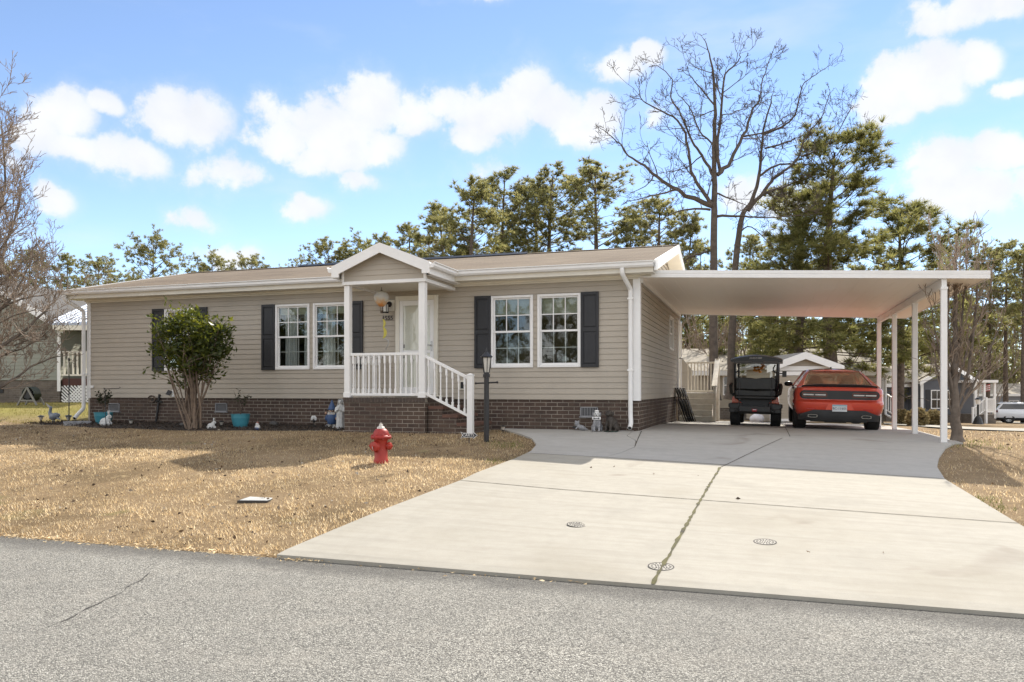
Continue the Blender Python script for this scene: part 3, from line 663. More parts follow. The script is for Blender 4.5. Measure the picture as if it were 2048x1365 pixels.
def baluster(m, p, q):
    p, q = Vector(p), Vector(q); h = (q-p).length; s = .019
    for t0, t1 in ((0, .13), (.80, 1)):
        m.bar(p.lerp(q, t0), p.lerp(q, t1), 2*s, 2*s)
    m.tube([p.lerp(q, t) for t in (.13, .16, .2, .3, .55, .72, .76, .80)], [.018, .013, .018, .015, .014, .017, .013, .018], 8)
def rail(name, p0, p1, h0, h1, n, parent=house, inset=.07, kind='turned', mat=None, o=None):
    mat = mat or MT['white']; p0, p1 = Vector(p0), Vector(p1); m = MB(); up = Vector((0, 0, 1)); bld = (lambda mb, nm, pr, **k: hb(mb, nm, mat, pr, **k)) if o is None else (lambda mb, nm, pr, **k: mb.build(nm, mat, pr, off=o, **k))
    m.bar(p0+up*h1, p1+up*h1, .055, .055); r = bld(m, name, parent, bevel=.005); m = MB(); m.bar(p0+up*h0, p1+up*h0, .045, .05); bld(m, 'bottom_rail', r, bevel=.005)
    for i in range(n):
        t = (i+.5)/n; a = p0.lerp(p1, t); m = MB()
        if kind == 'turned': baluster(m, a+up*(h0+.02), a+up*(h1-.025))
        else: m.bar(a+up*(h0+.02), a+up*(h1-.025), .035, .035)
        bld(m, 'baluster', r, smooth=40)
    return r
ra, rb = QX0+.135, QX1-.15
rail('porch_railing', (ra, PF+.075, PZ), (rb, PF+.075, PZ), .06, .86, 13)
rail('porch_side_railing', (QX0+.075, PF+.135, PZ), (QX0+.075, -.03, PZ), .06, .86, 9)
rail('stair_railing', (QX1-.02, PF+.07, PZ+.02), (NX-.055, PF+.07, 1.0-.02), .06, .80 if 0 else .78, 7)
# porch roof: gable with siding, beam, ceiling, boards and side gutter
m = MB(); bk = 1.3; hw = (PX1-PX0)/2
for s in (-1, 1):
    e = PM+s*hw; T = .035
    ys_e = EY-.02; yr = 4*(PRZ-EZ)+EY+.02
    v = [(e, PY, PEZ), (PM, PY, PRZ), (PM, yr, PRZ), (e, ys_e, PEZ)]; v2 = [(x, y, z+T) for x, y, z in v]
    m.loft([v, v2])
pr_ = hb(m, 'porch_roof', MT['shingle'])
ang = math.atan2(PRZ-PEZ, hw)
m = MB(); dz = .20; 
m.prism([(PX0-.02, PEZ+.03), (PX0-.02, PEZ-.19), (PX0+.14, PEZ-.19), (PX0+.14, PEZ-.12), (PM, PRZ-.16), (PX1-.14, PEZ-.12), (PX1-.14, PEZ-.19), (PX1+.02, PEZ-.19), (PX1+.02, PEZ+.03), (PM, PRZ+.035)], PY-.03, PY, 'xz'); hb(m, 'porch_rake_board', MT['white'])
m = MB()
for s in (-1, 1):
    e = PM+s*hw; m.prism([(e, PEZ-.03), (PM, PRZ-.03), (PM, PRZ-.05), (e, PEZ-.05)], PY+.002, PF+.03, 'xz')
hb(m, 'porch_soffit', MT['cream'])
m = MB(); 
for i in range(8):
    z0 = 3.69+.103*i; z1 = z0+.103
    ins = lambda z: max(0, (z-3.90)/math.tan(ang)) if z > 3.90 else 0
    if z0 > PRZ-.12: break
    z1 = min(z1, PRZ-.1); q0, q1 = ins(z0), ins(z1)
    m.add([(QX0+q0, PF-.012, z0), (QX1-q0, PF-.012, z0), (QX1-q1, PF, z1), (QX0+q1, PF, z1)], [(0, 1, 2, 3)]); m.add([(QX0+q0, PF, z0), (QX1-q0, PF, z0), (QX1-q0, PF-.012, z0), (QX0+q0, PF-.012, z0)], [(0, 1, 2, 3)])
for i in range(2):
    z0 = 3.69+.103*i
    for sx, s in ((QX1, 1), (QX0, -1)): m.add([(sx+s*.012, PF, z0), (sx+s*.012, -.014, z0), (sx, -.014, z0+.103), (sx, PF, z0+.103)], [(0, 1, 2, 3)])
hb(m, 'porch_gable_siding', MT['siding'], fixn=False)
m = MB(); m.box(QX0-.01, QX1+.02, PF-.022, PF+.12, 3.62, 3.688); m.box(QX1-.11, QX1+.02, PF+.121, -.014, 3.62, 3.688); m.box(QX0-.012, QX0+.10, PF+.121, -.014, 3.62, 3.688); m.box(QX0-.02, QX0+.03, PF-.024, PF+.03, 3.69, 3.92); m.box(QX1-.03, QX1+.024, PF-.024, PF+.03, 3.69, 3.93); hb(m, 'porch_beam', MT['white'], bevel=.004, seg=1)
m = MB(); 
for i in range(10): m.box(lerp(QX0+.1, QX1-.11, i/10)+.002, lerp(QX0+.1, QX1-.11, (i+1)/10)-.002, PF+.12, -.015, 3.655, 3.67)
m.box(QX0+.1, QX1-.11, PF+.12, -.015, 3.667, 3.68); hb(m, 'porch_ceiling', MT['cream'])
for s, x in ((1, PX1), (-1, PX0)):
    m = MB(); g = [(0, -.11), (.075, -.105), (.10, -.07), (.10, -.03), (.125, -.012), (.125, .0), (.105, .0), (.09, -.025), (.015, -.03), (0, .0)]
    m.prism([(x+s*(.012+a_), PEZ+.02+b_) for a_, b_ in g], PY-.02, EY-.05, 'xz'); hb(m, 'porch_gutter', MT['white'], smooth=30)
    m = MB(); m.box(min(x-s*.02, x+s*.01), max(x-s*.02, x+s*.01), PY, -.02, PEZ-.20, PEZ-.01); m.box(min(x, x-s*.15), max(x, x-s*.15), PF+.04, -.02, PEZ-.205, PEZ-.19); hb(m, 'porch_fascia', MT['white'])
# ---- foundation vents, outlet boxes, flood lights
def vent(px, py, w_=.40, h_=.19):
    p = on_y(px, py); m = MB(); x, z = p.x, p.z; m.box(x-w_/2, x+w_/2, -.006, .02, z-h_/2, z-h_/2+.015); m.box(x-w_/2, x+w_/2, -.006, .02, z+h_/2-.015, z+h_/2); m.box(x-w_/2, x-w_/2+.015, -.006, .02, z-h_/2, z+h_/2); m.box(x+w_/2-.015, x+w_/2, -.006, .02, z-h_/2, z+h_/2)
    for k in range(11): xx = x-w_/2+.02+k*(w_-.04)/10; m.box(xx-.005, xx+.005, .006, .011, z-h_/2+.01, z+h_/2-.01)
    m.box(x-w_/2-.02, x+w_/2+.02, -.014, .02, z-h_/2-.022, z-h_/2-.001)
    v = hb(m, 'foundation_vent', MT['metal'] if 0 else pm('vent_grey', (.30, .30, .31), .5) if 'vent_grey' not in bpy.data.materials else bpy.data.materials['vent_grey'])
    m = MB(); m.box(x-w_/2+.01, x+w_/2-.01, .015, .0195, z-h_/2+.01, z+h_/2-.01); hb(m, 'vent_screen', MT['black'], v)
vent(1178, 824, .36, .19); vent(442, 815, .33, .20); vent(228, 815, .33, .20)
p = on_y(185.5, 774); m = MB(); m.box(p.x-.045, p.x+.045, -.045, -.005, p.z-.035, p.z+.035); hb(m, 'outlet_box', MT['white'], bevel=.006)
p = on_y(926, 770); m = MB(); m.box(p.x-.06, p.x+.06, -.05, -.005, p.z-.11, p.z+.09); ob = hb(m, 'outlet_box', MT['cream'], bevel=.01); m = MB(); m.box(p.x-.035, p.x+.035, -.056, -.0505, p.z-.08, p.z+.06); hb(m, 'outlet_cover', MT['black'], ob)
p = on_y(346, 786); m = MB(); m.box(p.x+.01, p.x+.06, -.06, -.005, p.z-.10, p.z+.07); sl = hb(m, 'solar_wall_light', MT['white'], bevel=.008); m = MB(); m.obox((p.x-.03, -.10, p.z), (.13, .02, .12), Matrix.Rotation(R(-25), 3, 'X') @ Matrix.Rotation(R(15), 3, 'Y')); hb(m, 'solar_panel', MT['black'], sl)
# side door (opens on the rear deck)
m = MB(); ya, yb = SDY
for q in ((ya, ya+.09, 1.40, 3.50), (yb-.09, yb, 1.40, 3.50), (ya+.09, yb-.09, 3.40, 3.50)): m.box(0, .05, q[0], q[1], q[2], q[3])
sd_ = hb(m, 'side_door', MT['white'], bevel=.006); m = MB(); m.box(.004, .03, ya+.09, yb-.09, 1.41, 3.40); hb(m, 'door_panel', MT['cream'], sd_); m = MB(); m.tube([(.03, ya+.17, 2.42), (.09, ya+.17, 2.42)], .02, 10); m.ell((.1, ya+.17, 2.42), .03); hb(m, 'door_handle', MT['metal'], sd_, smooth=60)

# ------------------------------------------------------------------ carport
CX1, CY0, CY1 = 5.96, -.06, 7.78
cz = lambda x: lerp(3.735, 3.445, x/CX1)
CO = Vector((2.98, 3.8, .60))
carport = thing('carport', 'white metal flat roofed carport on four slim posts beside the tan house', 'carport', CO)
def cb(m, n, mat, par=carport, **k): return m.build(n, mat, par, off=CO, **k)
def cpan():
    n = NT('glossy_white_pan'); c = n.mix(n.ramp(n.noise(.5, 4), [(.3, 0), (.7, 1)]), (.90, .82, .72), (.92, .86, .77))
    m = n.pr(c, .42, spec=.35); return m
pan = cpan(); m = MB(); N = 24
m.loft([[(x, y, cz(x)) for x in (.02, CX1-.005)]+[(x, y, cz(x)+.10) for x in (CX1-.005, .02)] for y in (CY0+.03, CY1-.03)])
for i in range(1, 19): x = .02+i*.305; m.box(x-.006, x+.006, CY0+.035, CY1-.035, cz(x)-.0025, cz(x)+.02)
cb(m, 'roof_pan', pan)
def fascia(p, q, name):
    m = MB(); p, q = Vector(p), Vector(q); d = (q-p).normalized(); nrm = Vector((d.y, -d.x, 0)).normalized()
    prof = [(0, -.012), (.03, -.012), (.03, .045), (.024, .052), (.024, .058), (.03, .065), (.03, .125), (0, .125)]
    m.loft([[e+nrm*a_+Vector((0, 0, b_)) for a_, b_ in prof] for e in (p, q)]); return cb(m, name, MT['white'])
fascia((0.022, CY0, cz(0)), (CX1+.03, CY0, cz(CX1)), 'fascia'); fascia((CX1, CY0+.0, cz(CX1)), (CX1, CY1, cz(CX1)), 'side_gutter'); fascia((CX1, CY1, cz(CX1)), (.022, CY1, cz(0)), 'fascia')
BX = 5.30
m = MB(); m.box(BX-.04, BX+.04, CY0+.03, CY1-.05, cz(BX)-.15, cz(BX)-.004); cb(m, 'beam', MT['white'])
m = MB(); m.box(.014, .05, .11, CY1-.05, cz(0)-.09, cz(0)-.004); cb(m, 'wall_ledger', MT['white'])
for y in (.05, 2.65, 5.2, 7.7):
    m = MB(); z0 = ground(BX, y)+.02; m.box(BX-.05, BX+.05, y-.05, y+.05, z0, cz(BX)-.152 if y > .2 else cz(BX)-.01) if y > .2 else m.box(BX-.05, BX+.05, y-.085, y+.0, z0, cz(BX)-.152)
    p = cb(m, 'post', MT['white'], bevel=.008)
    yc = y if y > .2 else y-.0425
    m = MB(); m.box(BX-.065, BX+.065, yc-.065, yc+.065, z0, z0+.012); cb(m, 'base_plate', MT['metal'], p); 
    m = MB(); m.box(BX-.056, BX+.056, yc-.056, yc+.056, cz(BX)-.19, cz(BX)-.153); cb(m, 'post_bracket', MT['white'], p)

# ------------------------------------------------------------------ rear deck with steps beside the house
DO = Vector((.65, 8.5, .55))
deck = thing('rear_deck', 'weathered white wooden deck steps with baluster railing at the rear corner of the house', 'deck', DO)
oldw = pm('weathered_white_paint', (.76, .72, .62), .7, col2=(.58, .54, .45), vs=5, bump=.2)
def db(m, n, par=deck, mat=oldw, **k): return m.build(n, mat, par, off=DO, **k)
dz0 = ground(.7, 7.4)+.03; DT = 1.43; x0, x1 = .06, .98
for i in range(5):
    z1 = dz0+(DT-dz0)*(i+1)/5.0; y0 = 7.02+.26*i
    m = MB(); m.box(x0, x1-.03, y0, y0+.02, z1-(DT-dz0)/5+.0, z1-.032); db(m, 'riser', bevel=.003)
    m = MB(); m.box(x0, x1-.03, y0-.03, y0+.26 if i < 4 else y0+1.3, z1-.03, z1); db(m, 'tread', bevel=.004)
m = MB(); m.prism([(6.97, dz0), (6.97, dz0+.14), (8.35, DT), (9.5, DT), (9.5, DT-.2), (8.5, DT-.2), (7.25, dz0)], x1-.028, x1+.01, 'yz'); db(m, 'stringer')
rail('rear_railing', (x0+.02, 9.1, DT), (x1-.02, 9.1, DT), .05, .92, 9, deck, kind='square', mat=oldw, o=DO)
for x, y, zt, zb in ((x1+.05, 7.05, dz0+1.02, dz0), (x1+.05, 8.6, DT+1.02, dz0-.05), (x1+.05, 9.1, DT+1.0, dz0-.1)):
    m = MB(); m.box(x-.04, x+.04, y-.04, y+.04, zb, zt); db(m, 'post')
m = MB(); m.bar((x1+.05, 7.0, dz0+1.0), (x1+.05, 8.62, DT+1.0), .14, .035); m.bar((x1+.05, 8.62, DT+1.0), (x1+.05, 9.15, DT+1.0), .14, .035); m.bar((x1+.05, 7.05, dz0+.5), (x1+.05, 8.6, DT+.5), .035, .13); db(m, 'handrail')
# folded chairs leaning on the wall beside it
def folding_chair():
    r = thing('folding_chair', '', 'chair'); m = MB(); h = .92; w_ = .42; lean = .30   # leans towards -x onto the wall, seen on edge
    for y in (0, w_): m.tube([(lean, y, 0), (.0, y, h)], .012, 6); m.tube([(lean-.05, y, .0), (.02, y, .62)], .011, 6)
    m.tube([(0, 0, h), (0, w_, h)], .012, 6); m.tube([(lean*.9, 0, .1), (lean*.9, w_, .1)], .009, 6); m.build('frame', MT['black'], r, smooth=50)
    m = MB(); m.bar((.015, w_/2, h-.03), (.075, w_/2, h-.24), w_-.02, .012); m.build('backrest', MT['black'], r)
    m = MB(); m.bar((.11, w_/2, h-.34), (.22, w_/2, h-.68), w_-.03, .02); m.build('seat', MT['black'], r); return r
fc = folding_chair(); fpos = [(.03, 6.35), (.10, 6.32), (.17, 6.36), (.24, 6.33)]
fl = ['folded black metal chair against the tan side wall, innermost of the leaning row', 'folded black metal chair leaning second from the tan side wall', 'folded black metal chair leaning third from the tan side wall', 'folded black metal chair, outermost of the leaning row beside the deck steps']
for i, (x, y) in enumerate(fpos):
    o = fc if i == 0 else dup(fc, (x, y, 0)); o.location = (x, y, ground(x, y)+.032); o['label'] = fl[i]; o['group'] = 'folded chairs leaning by the deck'
m = MB(); m.bar((.04, 6.75, ground(.1, 6.7)+.04), (.02, 6.75, ground(.1, 6.7)+.66), .09, .02); tag(m.build('wood_board', pm('raw_wood', (.40, .27, .15), .8, bump=.2)), 'bare brown wood board standing against the brick behind the folded chairs', 'board')
# ------------------------------------------------------------------ red coupe
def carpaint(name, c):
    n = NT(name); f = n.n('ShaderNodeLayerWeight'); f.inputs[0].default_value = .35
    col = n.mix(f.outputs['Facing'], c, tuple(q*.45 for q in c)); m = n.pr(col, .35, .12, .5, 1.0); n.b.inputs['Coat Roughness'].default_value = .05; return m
MT['red'] = carpaint('red_car_paint', (.66, .058, .026)); MT['satin'] = pm('satin_black', (.02, .02, .022), .35, var=.15)
MT['grey'] = pm('charcoal_trim', (.06, .062, .065), .5)
def spow(v, p): return math.copysign(abs(v)**p, v)
def plan(w, y0, y1, cr=.42, cf=.9, n=3.6, k=15):
    P = []
    for i in range(k):
        t = R(-90+180*i/(k-1)); P.append((w*spow(math.sin(t), 2/n), y0+cr*(1-abs(math.cos(t))**(2/n))))
    for i in range(k):
        t = R(90-180*i/(k-1)); P.append((w*spow(math.sin(t), 2/n), y1-cf*(1-abs(math.cos(t))**(2/n))))
    return P
def rear_y(x, w, y0, cr=.42, n=3.6): return y0+cr*(1-max(0, 1-(abs(x)/w)**n)**(1/n))
def boolean_cut(o, cutters):
    for c in cutters:
        m = o.modifiers.new('c', 'BOOLEAN'); m.operation = 'DIFFERENCE'; m.object = c; m.solver = 'EXACT'
    dg = bpy.context.evaluated_depsgraph_get(); dg.update()
    me = bpy.data.meshes.new_from_object(o.evaluated_get(dg)); o.modifiers.clear(); o.data = me
    for p in me.polygons: p.use_smooth = True
    me.set_sharp_from_angle(angle=R(32))
    for c in cutters: bpy.data.objects.remove(c)
RX = Matrix.Rotation(R(90), 3, 'Y')
def tyre(r, w): return [(r*.66, -w/2), (r*.93, -w/2), (r*.985, -w*.42), (r, -w*.3), (r, w*.3), (r*.985, w*.42), (r*.93, w/2), (r*.66, w/2), (r*.60, w*.3), (r*.6, -w*.3), (r*.66, -w/2)]
def wheel(par, x, y, r, w, s, rimmat, name='wheel'):
    m = MB(); m.lathe(tyre(r, w), 32, (x, y, r), RX); 
    for k in range(40):
        a = 2*math.pi*k/40; m.obox((x, y+math.cos(a)*r*.998, r+math.sin(a)*r*.998), (w*.6, .012, .008), Matrix.Rotation(a, 3, 'X'))
    o = m.build(name, MT['rubber'], par, smooth=35)
    m = MB(); m.lathe([(0, -w*.2), (r*.62, -w*.2), (r*.64, w*.35), (r*.60, w*.38), (r*.56, w*.1), (0, w*.08)], 24, (x, y, r), Matrix.Rotation(R(90*s), 3, 'Y'))
    for k in range(10): a = 2*math.pi*k/10; m.bar((x+s*w*.25, y, r), (x+s*w*.32, y+math.cos(a)*r*.6, r+math.sin(a)*r*.6), .035, .03, (1, 0, 0))
    m.build('rim', rimmat, o, smooth=30)
def patch(m, xs, zl, zh, yf, t=.02):
    rings = []
    for x in xs: a, b = zl(x), zh(x); yl = yf(x); rings.append([(x, yl, a), (x, yl, b), (x, yl+t, b), (x, yl+t, a)])
    m.loft(rings)
def stadium(cx, cz_, hw_, hh, yf, t=.02, k=9, n=12):
    m = MB(); r = hh
    xs = [cx-hw_+r*(1-math.cos(R(90*i/k))) for i in range(k)]+[lerp(cx-hw_+r, cx+hw_-r, i/n) for i in range(n+1)]+[cx+hw_-r+r*math.sin(R(90*(i+1)/k)) for i in range(k)]
    def hh_(x):
        d = max(0, abs(x-cx)-(hw_-r)); return max(.002, math.sqrt(max(0, r*r-d*d)))
    patch(m, xs, lambda x: cz_-hh_(x), lambda x: cz_+hh_(x), yf, t); return m
cxp, cyp = 3.88, 3.0
car = thing('parked_car', 'red two door coupe with full width tail lights parked under the carport', 'car', (cxp, cyp, ground(cxp, cyp+2)+.035)); car.rotation_euler = (R(.55), R(1.15), R(.3)); car.scale = (.96, .96, .97)
SL_ = [(.20, .74, .42, 4.70), (.27, .80, .22, 4.85), (.34, .87, .10, 4.93), (.42, .925, .05, 4.97), (.50, .945, .02, 4.99), (.58, .955, .0, 5.0), (.645, .957, .0, 5.0), (.675, .956, .03, 4.99), (.70, .956, .065, 4.98), (.82, .957, .075, 4.96), (.92, .945, .06, 4.90), (.965, .915, .055, 4.85), (.99, .875, .075, 4.78), (1.0, .80, .13, 4.70), (1.012, .55, .25, 4.5), (1.016, .1, .6, 4.0)]
m = MB(); m.loft([[(x, y, z) for x, y in plan(w_, a, b)] for z, w_, a, b in SL_])
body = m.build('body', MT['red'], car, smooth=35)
cut = []
for yw in (1.0, 3.95):
    c = MB(); c.lathe([(0, -1.2), (.41, -1.2), (.41, 1.2), (0, 1.2)], 40, (0, yw, .37), RX); cut.append(c.build('cut', None))
boolean_cut(body, cut)
yr_ = lambda x, off=.0, y0=.065, w_=.957: rear_y(x, w_, y0)-off
m = stadium(0, .815, .845, .098, lambda x: yr_(x, .022), .05); tl = m.build('tail_panel', MT['satin'], car, smooth=35)
MT['lens'] = pm('dark_red_lens', (.12, .006, .012), .12, spec=.8, var=.05, coat=1); MT['bar'] = pm('clear_light_bar', (.72, .70, .68), .15, var=.03, spec=.7)
for s in (-1, 1):
    o = stadium(s*.53, .815, .27, .052, lambda x: yr_(x, .028), .01).build('tail_light', MT['lens'], car, smooth=35)
    stadium(s*.53, .815, .255, .036, lambda x: yr_(x, .031), .006).build('light_housing', MT['satin'], o, smooth=35)
    for q in (-1, 1): stadium(s*.53+q*.125, .815, .115, .013, lambda x: yr_(x, .036), .012).build('light_bar', MT['bar'], o, smooth=35)
m = MB(); xs = [lerp(-.80, .80, i/24) for i in range(25)]      # rear spoiler
rg = []
for x in xs:
    t = abs(x)/.80; y0 = yr_(x, -.03)+.02; h = 1.055-.035*t**4; rg.append([(x, y0, h-.035), (x, y0-.012, h), (x, y0+.05, h+.012-.01*t**3), (x, y0+.26, 1.012), (x, y0+.2, .985), (x, y0+.02, .985)])
m.loft(rg); m.build('spoiler', MT['satin'], car, smooth=35)
m = MB(); zt = lambda x: .475 if abs(x) < .55 else lerp(.475, .36, min(1, (abs(x)-.55)/.30))   # black lower valance
xs = [lerp(-.86, .86, i/32) for i in range(33)]; rg = []
for x in xs:
    rg.append([(x, rear_y(x, .945, .02)-.012, zt(x)), (x, rear_y(x, .93, .035)-.014, lerp(zt(x), .30, .5)), (x, rear_y(x, .90, .09)-.01, .285), (x, rear_y(x, .90, .12)+.03, .23), (x, rear_y(x, .90, .2)+.12, .23), (x, rear_y(x, .945, .1)+.1, zt(x))])
m.loft(rg); val = m.build('rear_valance', MT['grey'], car, smooth=35)
for s in (-1, 1):
    m = MB(); ex = s*.565; yq = .02; 
    ro = [(ex+.105*spow(math.cos(a), .55), .335+.036*spow(math.sin(a), .55)) for a in [2*math.pi*k/24 for k in range(24)]]; ri = [(ex+(x-ex)*.86, .335+(z-.335)*.70) for x, z in ro]
    m.loft([[(x, yq+.25, z) for x, z in ro], [(x, yq, z) for x, z in ro], [(x, yq, z) for x, z in ri], [(x, yq+.2, z) for x, z in ri]], cap=False); e = m.build('exhaust_tip', pm('dark_chrome', (.25, .24, .23), .22, metal=1) if s < 0 else bpy.data.materials['dark_chrome'], car, smooth=30)
    m = MB(); m.loft([[(x, yq+.05, z) for x, z in ri], [(x, yq+.06, z) for x, z in ri]]); m.build('exhaust_bore', MT['black'], e)
    m = MB(); patch(m, [s*.60+lerp(-.10, .10, i/6) for i in range(7)], lambda x: .487, lambda x: .503, lambda x: rear_y(x, .945, .02)-.006, .02); m.build('reflector', pm('red_reflector', (.55, .01, .02), .15, spec=.8) if s < 0 else bpy.data.materials['red_reflector'], car)
m = MB(); m.prism([(-.30, .48), (.30, .48), (.24, .62), (-.24, .62)], -.008, .03, 'xz'); m.build('plate_recess', MT['red'], car, bevel=.004)
PM_ = pm('plate_white', (.70, .74, .76), .4, var=.03); m = MB(); m.box(-.155, .155, -.022, -.010, .445, .60); pl_ = m.build('licence_plate', PM_, car, bevel=.004)
m = MB(); m.box(-.15, .15, -.0235, -.0222, .568, .594); m.build('plate_band', pm('plate_blue', (.30, .55, .68), .4), pl_)
text_obj('plate_text', 'BC-11605', .072, pm('plate_ink', (.03, .05, .10), .5), pl_, (0, -.0245, .515), ext=.001)
# greenhouse: roof, pillars, glass, cabin
RB = [(1.42, .58, 1.75, 2.95), ]
m = MB(); rg = []
for i in range(13):
    y = lerp(1.62, 2.98, i/12); e = abs(i/12-.5)*2; h = 1.40-.035*max(0, (1.9-y)/.28)-.05*max(0, (y-2.7)/.28)**1.5; w_ = .60
    rg.append([(w_*s*q, y, h+.045*(1-(q)**2.4)-.0) for s, q in ((-1, 1.04), (-1, .9), (-1, .7), (-1, .4), (1, 0), (1, .4), (1, .7), (1, .9), (1, 1.04))]+[(.6, y, h-.03), (-.6, y, h-.03)])
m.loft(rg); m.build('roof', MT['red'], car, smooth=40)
for s in (-1, 1):
    m = MB()
    def q3(a, b, c, d, t=.03):
        A = [Vector(p) for p in (a, b, c, d)]; nn = (A[1]-A[0]).cross(A[2]-A[0]).normalized()*t; m.loft([A, [p+nn for p in A]])
    q3((s*.90, .42, .985), (s*.76, .50, 1.012), (s*.565, 1.60, 1.385), (s*.625, 1.66, 1.37)); q3((s*.90, .42, .985), (s*.86, 1.30, .99), (s*.635, 1.75, 1.35), (s*.625, 1.66, 1.372), .03 if s < 0 else -.03)
    m.build('rear_pillar', MT['red'], car, bevel=.01)
    m = MB(); m.bar((s*.85, 3.62, .98), (s*.60, 2.95, 1.38), .06, .05); m.build('windscreen_pillar', MT['red'], car, bevel=.01)
    m = MB(); A = [(s*.865, 1.35, .995), (s*.865, 3.5, .985), (s*.62, 2.93, 1.365), (s*.64, 1.8, 1.355)]; m.loft([A, [(x-s*.01, y, z) for x, y, z in A]]); m.build('side_window', MT['carglass'], car)
    m = MB(); mx = s*.985; m.ell((mx, 3.12, 1.045), (.11, .06, .068), 16, 10); m.bar((s*.86, 3.15, 1.0), (mx-s*.03, 3.13, 1.01), .04, .03); m.build('wing_mirror', MT['satin'], car, smooth=60)
    for yw in (1.0, 3.95): wheel(car, s*.80, yw, .365, .285 if yw < 2 else .25, s, MT['satin'])
m = MB(); m.loft([[(-.74, .56, 1.018), (.74, .56, 1.018), (.565, 1.60, 1.372), (-.565, 1.60, 1.372)], [(-.74, .57, 1.008), (.74, .57, 1.008), (.565, 1.61, 1.362), (-.565, 1.61, 1.362)]]); m.build('rear_window', MT['carglass'], car)
m = MB(); m.loft([[(-.80, 3.66, .99), (.80, 3.66, .99), (.57, 2.96, 1.37), (-.57, 2.96, 1.37)], [(-.80, 3.65, .98), (.80, 3.65, .98), (.57, 2.95, 1.36), (-.57, 2.95, 1.36)]]); m.build('windscreen', MT['carglass'], car)
MT['seat'] = pm('brown_seat', (.11, .06, .045), .6)
for s in (-1, 1):
    m = MB(); m.ell((s*.37, 2.15, .92), (.25, .10, .30), 14, 10); m.ell((s*.37, 2.15, 1.19), (.14, .07, .10), 12, 8); m.build('front_seat', MT['seat'], car, smooth=180)
m = MB(); m.ell((0, 1.25, .86), (.70, .14, .19), 18, 8); m.build('rear_seat', MT['seat'], car, smooth=180)
m = MB(); m.ell((0, 3.02, 1.24), (.13, .03, .035), 12, 8); m.build('rear_view_mirror', MT['black'], car, smooth=180)
m = MB(); m.box(-.6, .6, .25, 4.6, .20, .30); m.tube([(-.56, .3, .33), (-.3, .55, .30), (.3, .55, .30), (.56, .3, .33)], .035, 8); m.box(-.24, .24, .9, 1.1, .15, .30); m.bar((-.8, 1.0, .36), (.8, 1.0, .36), .07, .07); m.build('underbody', MT['black'], car)
m = MB(); m.box(-.70, .70, .75, 3.45, 1.0175, 1.024); m.build('cabin_floor', MT['dark'], car); m = MB(); m.box(-.56, .56, 1.72, 2.9, 1.33, 1.345); m.build('headliner', MT['curtain'], car)
m = MB(); m.prism([(2.3, 1.445), (2.5, 1.445), (2.47, 1.475), (2.33, 1.49)], -.012, .012, 'yz'); m.build('roof_antenna', MT['satin'], car)

# ------------------------------------------------------------------ golf cart
gx_, gy_ = 2.12, 4.45
cart = thing('golf_cart', 'black golf cart with rear facing seat and orange red body panels parked under the carport', 'golf cart', (gx_, gy_, ground(gx_, gy_+1)+.033)); cart.rotation_euler = (0, R(1.2), R(-2))
MT['vinyl'] = pm('black_seat_vinyl', (.028, .029, .028), .42, var=.2, vs=5, bump=.1); MT['orange'] = carpaint('orange_red_paint', (.42, .055, .02))
m = MB(); rg = []
for i in range(9):
    y = lerp(.02, 1.9, i/8); e = .05*max(0, 1-i/1.2)
    rg.append([(x, y, 1.66+.10*(1-(abs(x)/.60)**2.2)-e) for x in [lerp(-.60, .60, k/14) for k in range(15)]]+[(.59, y, 1.58-e*.3), (-.59, y, 1.58-e*.3)])
m.loft(rg); canopy = m.build('canopy', MT['satin'], cart, smooth=45)
m = MB(); m.box(-.52, .52, .025, .10, 1.52, 1.60); m.box(-.50, -.10, .018, .03, 1.535, 1.585); m.box(.16, .50, .018, .03, 1.535, 1.585); m.build('canopy_console', pm('canopy_grey', (.10, .095, .09), .5), canopy, bevel=.01)
text_obj('canopy_text', 'ADVENTURER', .046, MT['white'], canopy, (-.01, -.012, 1.655), ext=.012)
for s in (-1, 1):
    m = MB(); m.tube([(s*.50, .12, 1.56), (s*.49, .10, 1.2), (s*.47, .16, .72)], .032, 8); m.build('canopy_strut', MT['satin'], cart, smooth=40); m = MB(); m.tube([(s*.50, 1.6, 1.6), (s*.50, 1.75, .9)], .025, 8); m.build('canopy_strut', MT['satin'], cart, smooth=40)
    m = MB(); m.tube([(s*.44, .06, 1.50), (s*.40, .02, 1.42), (s*.40, .02, 1.36), (s*.47, .08, 1.30)], .016, 8); m.build('grab_handle', MT['satin'], cart, smooth=40)
    m = MB(); m.tube([(s*.37, -.12, .34), (s*.37, -.13, .62), (s*.37, -.06, 1.16), (s*.37, .1, 1.2)], .013, 8); m.build('seat_frame', MT['grey'], cart, smooth=40)
    m = MB(); m.tube([(s*.57, .1, 1.02), (s*.585, .02, .98), (s*.56, -.04, .80), (s*.50, -.1, .77)], .042, 10); m.build('armrest', MT['vinyl'], cart, smooth=60)
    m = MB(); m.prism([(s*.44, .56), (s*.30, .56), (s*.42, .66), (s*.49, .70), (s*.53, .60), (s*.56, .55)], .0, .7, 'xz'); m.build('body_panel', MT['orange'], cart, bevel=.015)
    m = MB(); m.prism([(s*.30, .57), (s*.62, .55), (s*.63, .46), (s*.55, .40), (s*.30, .40)], -.02, .55, 'xz'); m.build('fender', MT['satin'], cart, bevel=.02)
    m = MB(); m.prism([(s*.45, .585), (s*.545, .59), (s*.53, .70), (s*.50, .73)], -.028, -.02, 'xz'); m.build('tail_light', pm('red_lamp', (.55, .06, .02), .2, spec=.8) if s < 0 else bpy.data.materials['red_lamp'], cart)
    for yw in (.30, 1.95): wheel(cart, s*.47, yw, .275, .23, s, MT['satin'])
m = MB()
